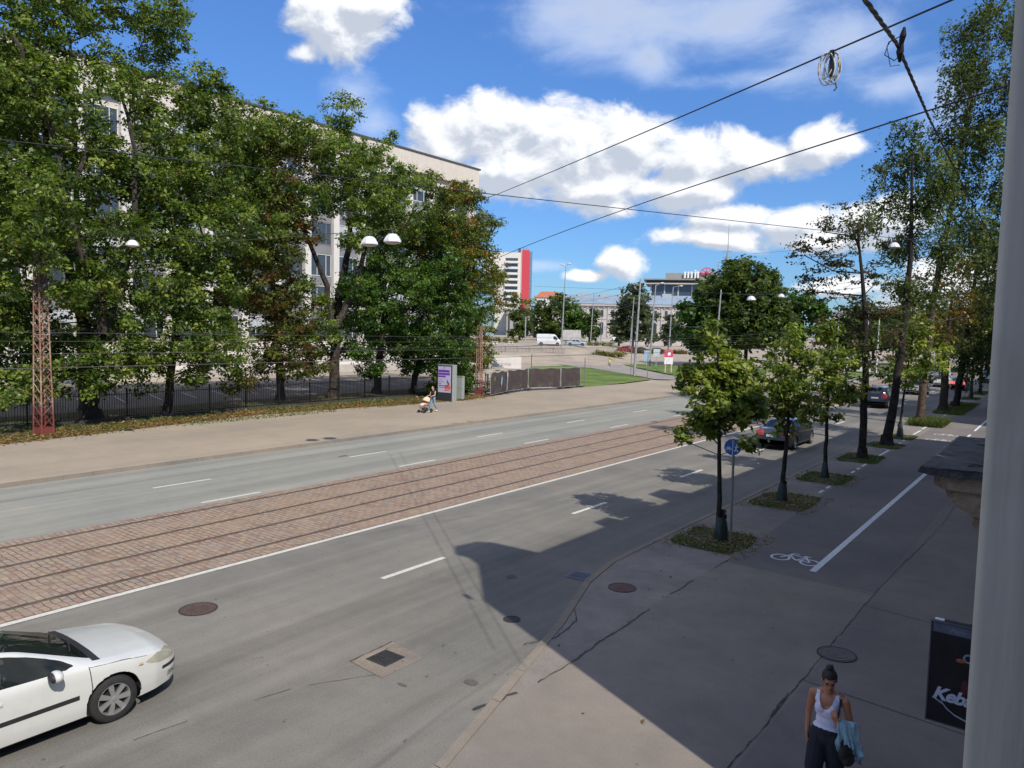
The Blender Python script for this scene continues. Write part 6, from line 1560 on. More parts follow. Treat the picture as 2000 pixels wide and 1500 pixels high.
def car(name, label, loc, heading, sp, group=None):
    """heading: angle of the nose from +X.  sp holds profiles along x (nose at +)"""
    root = empty(name, loc, heading, label, sp.get('cat', 'car'), group)
    nxs = sp.get('nx', 70); nt = sp.get('nt', 26)
    x0, x1 = sp['x0'], sp['x1']
    ts = [(-math.cos(PI * k / nxs) * .35 + (2 * k / nxs - 1) * .65) for k in range(nxs + 1)]
    X = [(x0 + x1) / 2 + (x1 - x0) / 2 * t for t in ts]
    bm = bmesh.new(); lay = bm.faces.layers.int.new('t')
    rows = []
    NB_ = None
    for x in X:
        zt = smooth_interp(sp['top'], x); zb = min(smooth_interp(sp['belt'], x), zt - .015); w = smooth_interp(sp['plan'], x, .03); wr = min(smooth_interp(sp['roofw'], x), w * .97)
        z0 = interp(sp['floor'], x)
        ctrl = [(0, zt), (wr * .55, zt - .012), (wr * .88, zt - .035 - .02 * (zt - zb)), (wr, zt - .06 - .06 * (zt - zb)) if zt - zb > .12 else (wr, zt - (zt - zb) * .55), (w * .965, zb), (w * .995, zb - .10), (w, zb - .28), (w * .985, z0 + .16), (w * .955, z0 + .02), (w * .90, z0)]
        # catmull-rom through controls
        segs = [3, 3, 3, 8, 3, 5, 6, 3, 2]
        pts = []; tag_ = []
        for i in range(len(ctrl) - 1):
            p0 = ctrl[i - 1] if i else (-ctrl[1][0], ctrl[1][1]); p1 = ctrl[i]; p2 = ctrl[i + 1]; p3 = ctrl[i + 2] if i + 2 < len(ctrl) else (2 * p2[0] - p1[0], 2 * p2[1] - p1[1])
            for k in range(segs[i]):
                t = k / segs[i]
                q = []
                for a in (0, 1):
                    lin_ = p1[a] + (p2[a] - p1[a]) * t
                    cr = 0.5 * (2 * p1[a] + (-p0[a] + p2[a]) * t + (2 * p0[a] - 5 * p1[a] + 4 * p2[a] - p3[a]) * t * t + (-p0[a] + 3 * p1[a] - 3 * p2[a] + p3[a]) * t ** 3)
                    q.append(lin_ * .55 + cr * .45)
                pts.append((abs(q[0]), q[1])); tag_.append(i)
        pts.append(ctrl[-1])
        rows.append([(x, y, z) for y, z in pts])
    nP = len(rows[0])
    V = []
    for r_ in rows:
        V.append([bm.verts.new(p) for p in r_] )
    VM = []
    for i, r_ in enumerate(rows):
        VM.append([V[i][0]] + [bm.verts.new((p[0], -p[1], p[2])) for p in r_[1:]])
    for i in range(len(rows) - 1):
        for j in range(nP - 1):
            f = bm.faces.new((V[i][j], V[i][j + 1], V[i + 1][j + 1], V[i + 1][j])); f[lay] = tag_[j]
            f = bm.faces.new((VM[i][j], VM[i + 1][j], VM[i + 1][j + 1], VM[i][j + 1])) if j or True else None; f[lay] = tag_[j]
    for i in (0, len(rows) - 1):
        for j in range(nP - 1):
            a, b_, c, d = V[i][j], V[i][j + 1], VM[i][j + 1], VM[i][j]
            vs = [a, b_, c] if a is d else [a, b_, c, d]
            if i: vs = vs[::-1]
            try: f = bm.faces.new(vs); f[lay] = 20 + (1 if i else 0)
            except ValueError: pass
    bmesh.ops.recalc_face_normals(bm, faces=bm.faces)
    def cut(poly, ymin=.3):
        xa, xb = min(p[0] for p in poly) - .03, max(p[0] for p in poly) + .03; za, zb2 = min(p[1] for p in poly) - .03, max(p[1] for p in poly) + .03
        n = len(poly)
        for i in range(n):
            a, b_ = poly[i], poly[(i + 1) % n]
            nrm = Vector((-(b_[1] - a[1]), 0, b_[0] - a[0]))
            if nrm.length < 1e-6: continue
            fs = [f for f in bm.faces if xa < f.calc_center_median().x < xb and za < f.calc_center_median().z < zb2 and abs(f.calc_center_median().y) > ymin]
            g_ = fs + list({e for f in fs for e in f.edges}) + list({v for f in fs for v in f.verts})
            bmesh.ops.bisect_plane(bm, geom=g_, dist=.0008, plane_co=Vector((a[0], 0, a[1])), plane_no=nrm)
    regions = sp['regions']      # (partname, material, poly, ymin, allowed tags)
    for rg in regions: cut(rg[2], rg[3])
    arches = []
    for ax in sp['axles']:
        ar = sp['wr'] + sp.get('gap', .045); arches.append([(ax + ar * math.cos(2 * PI * k / 26), sp['wr'] + .01 + ar * math.sin(2 * PI * k / 26)) for k in range(26)])
        cut(arches[-1], .45)
    # front and rear glass by grid
    wsx = sp.get('windscreen'); rsx = sp.get('rearscreen')
    for xx in [a for s_ in (wsx, rsx) if s_ for a in s_] + ([wsx[1] + sp['cowl']] if sp.get('cowl') else []):
        bmesh.ops.bisect_plane(bm, geom=list(bm.faces) + list(bm.edges) + list(bm.verts), dist=.0005, plane_co=Vector((xx, 0, 0)), plane_no=Vector((1, 0, 0)))
    bm.faces.ensure_lookup_table()
    cls = {}
    kill = []
    for f in bm.faces:
        c = f.calc_center_median(); t = f[lay]; k = 'body'
        if abs(c.y) > .45 and t < 20 and any(pip(c.x, c.z, a) for a in arches): kill.append(f); continue
        if wsx and wsx[0] < c.x < wsx[1] and t <= 1: k = 'windscreen'
        elif sp.get('cowl') and wsx[1] <= c.x < wsx[1] + sp['cowl'] and t <= 2: k = 'cowl'
        elif rsx and rsx[0] < c.x < rsx[1] and t <= 2: k = 'rear_window'
        else:
            for i, rg in enumerate(regions):
                if abs(c.y) > rg[3] and (rg[4] is None or t in rg[4]) and pip(c.x, c.z, rg[2]): k = (i, c.y > 0); break
        cls.setdefault(k, []).append(f)
    def emit(nm, faces, m_):
        vm = {}; vs = []; fs = []
        for f in faces:
            idx = []
            for v in f.verts:
                if v.index not in vm: vm[v.index] = len(vs); vs.append(v.co.copy())
                idx.append(vm[v.index])
            fs.append(idx)
        return mesh_obj(nm, vs, fs, m_, root, 38)
    bm.verts.index_update()
    gl = sp.get('glass') or glass_mat('car_glass', (.012, .016, .018))
    for k, faces in cls.items():
        if k == 'body': emit('body', faces, sp['paint'])
        elif k == 'windscreen': emit('windscreen', faces, gl)
        elif k == 'cowl': emit('cowl', faces, M_trim)
        elif k == 'rear_window': emit('rear_window', faces, gl)
        else: emit(regions[k[0]][0], faces, regions[k[0]][1] or gl)
    bm.free()
    # underbody and wells
    W = interp(sp['plan'], 0)
    q = MB(); q.box(x0 + .4, x1 - .75, -W + .12, W - .12, .17, .30)
    for ax in sp['axles']:
        ar = sp['wr'] + sp.get('gap', .045)
        for s_ in (-1, 1):
            pts = [(ar * math.cos(PI * k / 12), ar * math.sin(PI * k / 12)) for k in range(13)]
            o_ = len(q.v); vs = []; fs = []
            for (a, z) in pts:
                vs.append((ax + a, s_ * (W - .02), sp['wr'] + .01 + z)); vs.append((ax + a, s_ * (W - .40), sp['wr'] + .01 + z))
            for k in range(12): fs.append((2 * k, 2 * k + 1, 2 * k + 3, 2 * k + 2))
            fs.append(tuple(2 * k + 1 for k in range(13)))
            q.add(vs, fs)
    q.build('underbody', M_under, root)
    for ax in sp['axles']:
        for s_ in (-1, 1): wheel(root, ax, s_ * (W - .125), sp['wr'], .215, s_, sp.get('rim'), sp.get('spokes', 7), sp.get('ns', 24))
    for fn in sp.get('extra', []): fn(root)
    return root

def mirror_fn(x, y, z, mp, s=1.0):
    def fn(root):
        for sd in (-1, 1):
            e = MB(); e.ball((x, sd * y, z), .1, 8, (.75 * s, 1.15 * s, .72 * s)); o = e.build('mirror', mp, root, 60)
            g_ = MB(); g_.ball((x - .045 * s, sd * y, z - .004), .085, 6, (.6, 1.1 * s, .75 * s)); g_.bar((x + .02, sd * (y - .16), z - .05), (x, sd * (y - .05), z - .02), .05, .03); g_.build('mirror_base', M_trim, o, 60)
    return fn
def plate_fn(x, z, yw=.26, rot=0):
    def fn(root): MB().box(x - .01, x + .01, -yw, yw, z - .055, z + .055).build('number_plate', M_plate, root)
    return fn

# ---- white saloon in the left foreground
WHITE = paint('white', (.54, .55, .535))
SX = .97
sal = dict(x0=-2.30, x1=2.38,
  top=[(-2.30, .60), (-2.26, .88), (-2.15, 1.02), (-1.75, 1.07), (-1.62, 1.12), (-1.2, 1.33), (-.9, 1.43), (-.5, 1.455), (-.2, 1.43), (.2, 1.325), (1.04, .975), (1.22, .945), (1.95, .86), (2.18, .775), (2.30, .69), (2.38, .56)],
  belt=[(-2.30, .58), (-2.2, .86), (-1.6, 1.00), (-.6, .96), (.5, .915), (1.05, .885), (1.95, .77), (2.2, .68), (2.38, .54)],
  plan=[(-2.30, .62), (-2.24, .76), (-2.05, .86), (-1.5, .905), (0, .905), (1.2, .905), (1.55, .90), (1.90, .85), (2.15, .745), (2.28, .64), (2.35, .52), (2.38, .44)],
  roofw=[(-2.30, .50), (-2.0, .74), (-1.7, .73), (-1.1, .60), (-.6, .585), (-.1, .60), (.35, .65), (1.04, .76), (1.9, .70), (2.2, .56), (2.38, .36)],
  floor=[(-2.3, .30), (-2.1, .22), (1.7, .20), (2.2, .22), (2.38, .27)],
  axles=[-1.45, 1.285], wr=.325, gap=.05, nx=120, paint=WHITE, windscreen=(-.42, 1.05), cowl=.11, rearscreen=(-1.66, -1.12), glass=glass_mat('white_car_glass', (.010, .014, .015), .50), spokes=7, ns=40)
SG = None
sal['regions'] = [
  ('side_window', None, [(-.42, .985), (.62, .938), (.80, .955), (.64, 1.06), (.34, 1.19), (.02, 1.29), (-.25, 1.335), (-.40, 1.345)], .3, (3,)),
  ('side_window', None, [(-1.42, 1.03), (-.50, .988), (-.48, 1.35), (-.80, 1.345), (-1.1, 1.28), (-1.32, 1.17)], .3, (3,)),
  ('headlight', M_lampglass, [(1.72, .70), (1.80, .655), (1.98, .605), (2.20, .585), (2.31, .61), (2.26, .68), (2.12, .745), (1.92, .765)], .36, (3, 4, 5, 6, 7)),
  ('bumper_strip', M_trim, [(2.01, .475), (2.36, .47), (2.40, .53), (2.01, .525)], .30, None),
  ('side_moulding', M_trim, [(-1.0, .505), (.78, .50), (.82, .515), (.82, .555), (.80, .565), (-1.0, .57)], .5, (5, 6, 7)),
  ('door_gap', M_trim, [(.935, .30), (.945, .30), (.995, .60), (.965, .90), (.953, .90), (.983, .60)], .5, None),
  ('door_gap', M_trim, [(-.456, .28), (-.448, .28), (-.448, .975), (-.456, .975)], .5, None),
  ('bonnet_gap', M_trim, [(.95, .893), (1.45, .840), (1.76, .785), (1.76, .779), (1.45, .834), (.95, .887)], .5, None),
  ('fog_lamp', mat('fog_grey', (.25, .26, .25), .3), [(2.10, .32), (2.34, .33), (2.36, .42), (2.12, .41)], .42, None),
]
def sal_extra(root):
    q = MB()
    # cowl, wipers
    for k in range(12):
        y0, y1 = -.66 + k * .11, -.66 + (k + 1) * .11
        f0, f1 = 1.50 - .16 * (y0 / .7) ** 2, 1.50 - .16 * (y1 / .7) ** 2
    q.bar((1.02, .55, .985), (.80, -.05, 1.10), .016); q.bar((1.04, -.02, .995), (.86, -.52, 1.06), .016)
    q.build('wipers', M_trim, root)
    for sd in (-1, 1):
        MB().bar((-.32, sd * .908, .80), (-.08, sd * .910, .80), .022, .035).build('door_handle', WHITE, root)
        MB().box(1.62, 1.68, sd * .899 - .004, sd * .899 + .004, .70, .725).build('indicator', mat('indicator_orange', (.5, .4, .25), .3), root)
    MB().box(2.375, 2.392, -.30, .30, .34, .46).build('number_plate', M_plate, root)
    MB().box(2.372, 2.384, -.38, .38, .475, .525).build('bumper_strip', M_trim, root)
    q = MB(); dkm = mat('seat_dark', (.035, .033, .035), .9)
    q.box(-.95, 1.0, -.75, .75, .30, .34)
    for y in (-.36, .36):
        q.box(-.35, .18, y - .24, y + .24, .34, .56); q.add([(-.45, y - .24, .50), (-.32, y - .24, .50), (-.52, y - .24, 1.10), (-.62, y - .24, 1.08), (-.45, y + .24, .50), (-.32, y + .24, .50), (-.52, y + .24, 1.10), (-.62, y + .24, 1.08)], [(0, 1, 2, 3), (4, 7, 6, 5), (0, 4, 5, 1), (1, 5, 6, 2), (2, 6, 7, 3), (3, 7, 4, 0)])
        q.box(-.64, -.52, y - .12, y + .12, 1.12, 1.28)
    q.box(-1.35, -.95, -.62, .62, .34, .95); q.add([(.46, -.70, .60), (.46, .70, .60), (.48, -.70, .88), (.48, .70, .88), (1.0, -.70, .90), (1.0, .70, .90), (1.0, -.7, .5), (1.0, .7, .5)], [(0, 1, 3, 2), (2, 3, 5, 4), (4, 5, 7, 6), (0, 2, 4, 6), (1, 7, 5, 3)])
    q.build('interior', dkm, root)
    q = MB(); st = [(.36 + .05 * math.sin(t), .36 + .18 * math.cos(t), .86 + .17 * math.sin(t)) for t in [2 * PI * k / 20 for k in range(21)]]; q.tube(st, .014, 6); q.bar((.36, .20, .86), (.36, .52, .86), .03); q.build('steering_wheel', M_trim, root)
sal['extra'] = [sal_extra, mirror_fn(.50, 1.02, .985, WHITE, 1.05)]
WCX, WCY = -11.28, 3.40
white = car('white_saloon', 'white saloon car driving out of the left foreground, only its front half in view', (WCX, WCY, 0.002), R(90), sal, None)

def generic(kind, col, **kw):
    if kind == 'saloon':
        s_ = dict(x0=-2.35, x1=2.30, top=[(-2.35, .55), (-2.32, .88), (-2.22, 1.02), (-1.70, 1.06), (-.95, 1.38), (-.4, 1.44), (.2, 1.43), (.5, 1.37), (1.25, 1.0), (1.9, .90), (2.2, .75), (2.30, .50)],
          belt=[(-2.35, .53), (-2.25, .90), (-1.6, .98), (.8, .92), (1.3, .88), (2.1, .72), (2.3, .5)], plan=[(-2.35, .66), (-2.28, .80), (-2.0, .87), (-1, .90), (1.2, .90), (1.9, .83), (2.2, .68), (2.30, .50)],
          roofw=[(-2.35, .55), (-2.1, .76), (-1.7, .74), (-.9, .60), (.4, .60), (1.25, .74), (2.0, .66), (2.3, .40)], floor=[(-2.35, .34), (-2.1, .24), (2, .22), (2.3, .28)], axles=[-1.38, 1.38], wr=.33, windscreen=(.48, 1.24), rearscreen=(-1.68, -.88))
        s_['regions'] = [('side_window', None, [(-.1, .99), (1.0, .95), (.60, 1.22), (.30, 1.32), (-.1, 1.34)], .3, (2, 3, 4)), ('side_window', None, [(-1.25, 1.03), (-.18, .99), (-.18, 1.34), (-.55, 1.33), (-.95, 1.22)], .3, (2, 3, 4)),
          ('headlight', M_lampglass, [(1.85, .62), (2.30, .58), (2.26, .72), (1.95, .80)], .38, None), ('tail_light', kw.get('tl', M_redlamp), [(-2.37, .70), (-2.05, .72), (-2.0, .86), (-2.18, .98), (-2.37, .92)], .42, None)]
        s_['extra'] = [mirror_fn(.78, 1.0, .98, col), plate_fn(-2.352, .70)]
    elif kind == 'hatch':
        s_ = dict(x0=-2.0, x1=2.0, top=[(-2.0, .60), (-1.97, .95), (-1.85, 1.15), (-1.55, 1.42), (-1.2, 1.50), (0, 1.53), (.3, 1.48), (1.05, 1.05), (1.6, .95), (1.9, .75), (2.0, .50)],
          belt=[(-2.0, .58), (-1.9, .95), (-1.3, 1.0), (.7, .95), (1.2, .90), (1.8, .74), (2.0, .48)], plan=[(-2.0, .68), (-1.93, .80), (-1.6, .86), (-1, .88), (1.1, .88), (1.6, .82), (1.9, .68), (2.0, .50)],
          roofw=[(-2.0, .6), (-1.6, .62), (-1.2, .60), (.3, .60), (1.05, .72), (1.8, .62), (2.0, .4)], floor=[(-2, .32), (-1.8, .24), (1.7, .22), (2, .28)], axles=[-1.25, 1.25], wr=.32, windscreen=(.28, 1.04), rearscreen=(-1.93, -1.42))
        s_['regions'] = [('side_window', None, [(-.2, 1.0), (.85, .97), (.45, 1.25), (.1, 1.40), (-.2, 1.42)], .3, (2, 3, 4)), ('side_window', None, [(-1.35, 1.05), (-.28, 1.0), (-.28, 1.42), (-1.0, 1.40)], .3, (2, 3, 4)),
          ('headlight', M_lampglass, [(1.5, .66), (1.98, .60), (1.92, .76), (1.6, .84)], .38, None), ('tail_light', kw.get('tl', M_redlamp), [(-2.02, .78), (-1.75, .78), (-1.68, 1.05), (-1.95, 1.08)], .42, None)]
        s_['extra'] = [mirror_fn(.62, .98, 1.0, col), plate_fn(-2.0, .62)]
    elif kind == 'suv':
        s_ = dict(x0=-2.25, x1=2.25, top=[(-2.25, .65), (-2.22, 1.1), (-2.12, 1.35), (-1.9, 1.62), (-1.5, 1.70), (0, 1.72), (.3, 1.66), (1.0, 1.22), (1.8, 1.12), (2.15, .95), (2.25, .60)],
          belt=[(-2.25, .63), (-2.15, 1.1), (1.0, 1.08), (2.0, .95), (2.25, .58)], plan=[(-2.25, .78), (-2.15, .86), (-1.5, .91), (1.3, .91), (1.9, .86), (2.15, .75), (2.25, .62)],
          roofw=[(-2.25, .6), (-1.8, .66), (.3, .66), (1.0, .76), (2.0, .7), (2.25, .5)], floor=[(-2.25, .38), (-2, .28), (2, .28), (2.25, .35)], axles=[-1.35, 1.35], wr=.36, windscreen=(.3, 1.0), rearscreen=(-2.15, -1.85))
        s_['regions'] = [('side_window', None, [(-.1, 1.13), (.8, 1.12), (.45, 1.40), (.2, 1.58), (-.1, 1.59)], .3, (2, 3, 4)), ('side_window', None, [(-1.8, 1.15), (-.18, 1.13), (-.18, 1.59), (-1.6, 1.56)], .3, (2, 3, 4)),
          ('headlight', M_lampglass, [(1.75, .82), (2.2, .75), (2.15, .93), (1.85, .98)], .45, None), ('tail_light', kw.get('tl', M_redlamp), [(-2.27, .85), (-2.02, .85), (-2.0, 1.15), (-2.2, 1.18)], .5, None)]
        s_['extra'] = [mirror_fn(.6, 1.02, 1.15, col), plate_fn(-2.25, .85)]
    elif kind == 'van':
        s_ = dict(cat='van', x0=-2.8, x1=2.8, top=[(-2.8, .8), (-2.78, 2.35), (-2.6, 2.52), (0, 2.55), (1.0, 2.50), (1.35, 2.30), (2.0, 1.45), (2.45, 1.22), (2.7, 1.02), (2.8, .60)],
          belt=[(-2.8, .7), (-2.7, 1.3), (1.3, 1.3), (2.0, 1.25), (2.5, 1.1), (2.8, .55)], plan=[(-2.8, .95), (-2.75, .99), (-2, 1.0), (1.5, 1.0), (2.2, .96), (2.6, .84), (2.8, .65)],
          roofw=[(-2.8, .86), (1.0, .84), (1.4, .80), (2.0, .84), (2.5, .8), (2.8, .5)], floor=[(-2.8, .42), (2.4, .32), (2.8, .36)], axles=[-1.75, 1.75], wr=.36, windscreen=(1.32, 2.0), rearscreen=None)
        s_['regions'] = [('side_window', None, [(.85, 1.36), (1.85, 1.33), (1.80, 1.50), (1.35, 2.05), (.85, 2.08)], .4, (2, 3, 4)), ('headlight', M_lampglass, [(2.25, .88), (2.75, .80), (2.68, 1.05), (2.35, 1.15)], .5, None), ('tail_light', M_redlamp, [(-2.83, .95), (-2.66, .95), (-2.66, 1.5), (-2.83, 1.5)], .8, None)]
        s_['extra'] = [mirror_fn(1.55, 1.15, 1.45, M_trim, 1.5), plate_fn(-2.81, .6)]
    s_.update(paint=col, nx=46, spokes=5, ns=16); s_.update({k: v for k, v in kw.items() if k in ('glass', 'rim')})
    return s_
P_black = paint('black', (.012, .013, .016)); P_red = paint('red', (.20, .012, .02)); P_lblue = paint('pale_blue', (.36, .45, .52)); P_white2 = paint('van_white', (.62, .63, .64)); P_silver = paint('silver', (.36, .38, .40)); P_navy = paint('navy', (.02, .035, .06)); P_dkred = paint('dark_red', (.10, .012, .015))
GT = 'cars driving away along the avenue'; GQ = 'vehicles in the square'
car('black_saloon', 'black saloon seen from behind in the near lane, half hidden by the young lindens', (-11.62, 38.75, .003), R(90), generic('saloon', P_black, tl=mat('tail_red_bright', (.35, .02, .015), .2, coat=.8)), GT)
car('black_car', 'dark estate-like car farther on, seen behind the browning ash trunk', (-12.5, 66.2, .003), R(90), generic('suv', P_black), GT)
car('silver_hatchback', 'silver car on the avenue left of the golden forked tree', (-12.6, 84.5, .003), R(90), generic('hatch', P_silver), GT)
car('dark_red_saloon', 'dark car with both brake lights glowing red in the near lane far away', (-10.1, 96.8, .003), R(90), generic('saloon', P_dkred, tl=M_litred), GT)
car('white_van', 'white van far down the avenue behind the golden forked tree', (-13.6, 108, .003), R(90), generic('van', P_white2), GT)
car('white_hatchback', 'small pale car beside the far white van', (-12.3, 100.2, .003), R(90), generic('hatch', P_white2), GT)
car('blue_hatchback', 'small blue grey car far away at the right, near the window frame', (-6.2 - 3.0, 117, .003), R(90), generic('hatch', P_lblue), GT)
def sq(kind, nm, lab, x, y, hd, col): 
    car(nm, lab, (x, y, gh(x, y) - .045), R(hd), generic(kind, col), GQ)
sq('van', 'white_van', 'white panel van parked in the square left of the tall double street light', -90.3, 132.0, 33, P_white2)
sq('saloon', 'pale_blue_car', 'pale blue car in the square right of the white panel van', -89.2, 141.2, 25, P_lblue)
sq('hatch', 'red_hatchback', 'red hatchback in the square beside the flowering bushes', -90.6, 165.5, 205, P_red)
sq('saloon', 'dark_red_car', 'small dark red car just above the red hatchback', -101.5, 189.0, 20, P_dkred)
sq('saloon', 'dark_car', 'dark blue car right of the two red cars, behind the grey poles', -97.0, 187.5, 20, P_navy)
sq('hatch', 'dark_car', 'dark car farther right, just before the big round-topped tree', -93.5, 191.0, 20, P_navy)
bx_ = MB(); e = empty('parked_car', (-30.5, 124.5, .0), R(15), 'white car parked across the avenue at the foot of the slim flagpoles', 'car'); e.parent = None
bpy.data.objects.remove(e)
car('parked_car', 'white car parked across the avenue at the foot of the slim flagpoles', (-27.5, 126.0, .0), R(10), generic('hatch', P_white2))
# ---------------------------------------------------------------- people: capsules fused into one surface by voxel remesh
def capsule(vs, fs, a, b_, ra, rb, n=12, m=5):
    a = Vector(a); b_ = Vector(b_); d = b_ - a
    if d.length < 1e-5: d = Vector((0, 0, 1e-3)); b_ = a + d
    w = d.normalized(); up = Vector((0, 0, 1)) if abs(w.z) < .9 else Vector((1, 0, 0)); u = w.cross(up).normalized(); v = u.cross(w)
    rings = []
    for k in range(m + 1): t = PI / 2 * (1 - k / m); rings.append((a - w * ra * math.sin(t), max(ra * math.cos(t), 1e-4)))
    for k in range(m + 1): t = PI / 2 * k / m; rings.append((b_ + w * rb * math.sin(t), max(rb * math.cos(t), 1e-4)))
    o = len(vs)
    for c, r in rings:
        for k in range(n): t = 2 * PI * k / n; vs.append(c + (u * math.cos(t) + v * math.sin(t)) * r)
    for i in range(len(rings) - 1):
        for k in range(n): k2 = (k + 1) % n; fs.append((o + i * n + k, o + i * n + k2, o + (i + 1) * n + k2, o + (i + 1) * n + k))
    fs.append(tuple(o + k for k in range(n))[::-1]); fs.append(tuple(o + (len(rings) - 1) * n + k for k in range(n)))
def ellip(vs, fs, c, r, n=16, rot=None):
    o = len(vs); m = n // 2; c = Vector(c)
    for i in range(m + 1):
        t = -PI / 2 + PI * i / m
        for k in range(n):
            a = 2 * PI * k / n; ct = max(math.cos(t), 1e-3)
            p = Vector((r[0] * ct * math.cos(a), r[1] * ct * math.sin(a), r[2] * math.sin(t)))
            if rot: p = rot @ p
            vs.append(c + p)
    for i in range(m):
        for k in range(n): k2 = (k + 1) % n; fs.append((o + i * n + k, o + i * n + k2, o + (i + 1) * n + k2, o + (i + 1) * n + k))
    fs.append(tuple(o + k for k in range(n))[::-1]); fs.append(tuple(o + m * n + k for k in range(n)))
def fuse(name, prims, voxel, mat_, parent, inflate=0.0, keep=None, smooth_it=2):
    vs = []; fs = []
    for p in prims:
        if p[0] == 'c': capsule(vs, fs, p[1], p[2], p[3] + inflate, p[4] + inflate)
        else: ellip(vs, fs, p[1], tuple(r + inflate for r in p[2]), rot=p[3] if len(p) > 3 else None)
    me = bpy.data.meshes.new('tmp'); me.from_pydata([tuple(v) for v in vs], [], fs); me.update()
    o = bpy.data.objects.new('tmp', me); COL.objects.link(o)
    r = o.modifiers.new('r', 'REMESH'); r.mode = 'VOXEL'; r.voxel_size = voxel
    if smooth_it: s_ = o.modifiers.new('s', 'SMOOTH'); s_.factor = .5; s_.iterations = smooth_it
    dg = bpy.context.evaluated_depsgraph_get()
    out = bpy.data.meshes.new_from_object(o.evaluated_get(dg))
    bpy.data.objects.remove(o); bpy.data.meshes.remove(me)
    if keep:
        bm = bmesh.new(); bm.from_mesh(out)
        bmesh.ops.delete(bm, geom=[f for f in bm.faces if not keep(f.calc_center_median())], context='FACES')
        bm.to_mesh(out); bm.free()
    out.name = name; out.materials.clear(); out.materials.append(mat_)
    out.polygons.foreach_set('use_smooth', [True] * len(out.polygons)); out.update()
    ob_ = bpy.data.objects.new(name, out); COL.objects.link(ob_); ob_.parent = parent
    return ob_
def skin_mat(name, c):
    m, b, p = bsdf_mat(name); g = b.n('ShaderNodeTexCoord')
    n = b.noise(g.outputs['Object'], 14, 4); b.put(p.inputs['Base Color'], b.mix(n, tuple(x * .88 for x in c), tuple(min(1, x * 1.12) for x in c))); p.inputs['Roughness'].default_value = .5
    p.inputs['Subsurface Weight'].default_value = .08; p.inputs['Subsurface Radius'].default_value = (.02, .008, .004)
    return m
def cloth(name, c, rough=.85, var=.08):
    return mat(name, c, rough, var=var, scale=9, bump=.3)

def arm(prims, sh, el, wr, r=(.048, .038, .026), hand=None, curl=.6, palm_n=(0, -1, 0), s=1.0, thumb=(1, 0, 0)):
    """shoulder-elbow-wrist plus palm, four fingers and a thumb; hand = direction of the fingers"""
    prims.append(('c', sh, el, r[0] * s, r[1] * s)); prims.append(('c', el, wr, r[1] * s, r[2] * s))
    h = Vector(hand or (Vector(wr) - Vector(el))).normalized(); n = Vector(palm_n); n = (n - h * n.dot(h)).normalized(); t = h.cross(n)
    if t.dot(Vector(thumb)) < 0: t = -t
    w = Vector(wr)
    for k in (-1.3, -.45, .45, 1.3): prims.append(('c', w + t * k * .010 * s, w + h * .085 * s + t * k * .019 * s, .015 * s, .0115 * s))
    for k, L_ in ((-1.5, .062), (-.5, .076), (.5, .082), (1.5, .074)):
        b0 = w + h * .085 * s + t * k * .019 * s; d1 = (h + n * curl * .5).normalized(); d2 = (h + n * curl * 1.6).normalized()
        b1 = b0 + d1 * L_ * .5 * s; prims.append(('c', b0, b1, .0095 * s, .0088 * s)); prims.append(('c', b1, b1 + d2 * L_ * .5 * s, .0088 * s, .0075 * s))
    b0 = w + h * .03 * s + t * .028 * s; b1 = b0 + (t * .8 + h * .8 + n * .3).normalized() * .035 * s
    prims.append(('c', b0, b1, .013 * s, .011 * s)); prims.append(('c', b1, b1 + (h + n * .5 + t * .2).normalized() * .03 * s, .011 * s, .009 * s))
def face_parts(parent, hc, fdir, up, s, skin, hairm):
    f = Vector(fdir).normalized(); u = Vector(up).normalized(); r_ = f.cross(u).normalized()
    hc = Vector(hc)
    q = MB()
    for sd in (-1, 1): q.ball(tuple(hc + f * .086 * s + r_ * sd * .031 * s + u * .004 * s), .0095 * s, 5)
    q.build('eyes', mat('eye_dark', (.03, .02, .018), .3), parent, 60)
    q = MB()
    for sd in (-1, 1): q.bar(hc + f * .094 * s + r_ * sd * .016 * s + u * .026 * s, hc + f * .088 * s + r_ * sd * .048 * s + u * .027 * s, .008 * s, .007 * s)
    q.build('eyebrows', hairm, parent)
    q = MB(); M = facing(hc + f * .0925 * s - u * .052 * s, r_, u); q.ball((0, 0, 0), .014 * s, 6, (1.7, .5, .55)); q.v = [tuple(M @ Vector((v[0], v[1] * 1.0, v[2]))) for v in q.v]
    q.build('mouth', mat('lips', (.22, .07, .06), .5), parent, 60)
def head_prims(hc, f, u, s=1.0):
    f = Vector(f).normalized(); u = Vector(u).normalized(); r_ = f.cross(u).normalized(); f = u.cross(r_)
    hc = Vector(hc); rot = Matrix((r_, f, u)).transposed()
    P = [('e', hc + u * .02 * s - f * .008 * s, (.071 * s, .088 * s, .098 * s), rot), ('e', hc - u * .045 * s + f * .022 * s, (.054 * s, .062 * s, .068 * s), rot),
         ('c', hc - u * .092 * s + f * .058 * s, hc - u * .088 * s + f * .05 * s, .020 * s, .022 * s),
         ('c', hc + u * .004 * s + f * .088 * s, hc - u * .026 * s + f * .106 * s, .008 * s, .0125 * s),
         ('c', hc + u * .022 * s + f * .074 * s + r_ * .03 * s, hc + u * .022 * s + f * .074 * s - r_ * .03 * s, .014 * s, .014 * s),
         ('c', hc - u * .052 * s + f * .083 * s + r_ * .012 * s, hc - u * .052 * s + f * .083 * s - r_ * .012 * s, .011 * s, .011 * s)]
    for sd in (-1, 1): P.append(('e', hc + r_ * sd * .074 * s - f * .004 * s - u * .008 * s, (.010 * s, .019 * s, .030 * s), rot))
    return P, r_, f, u

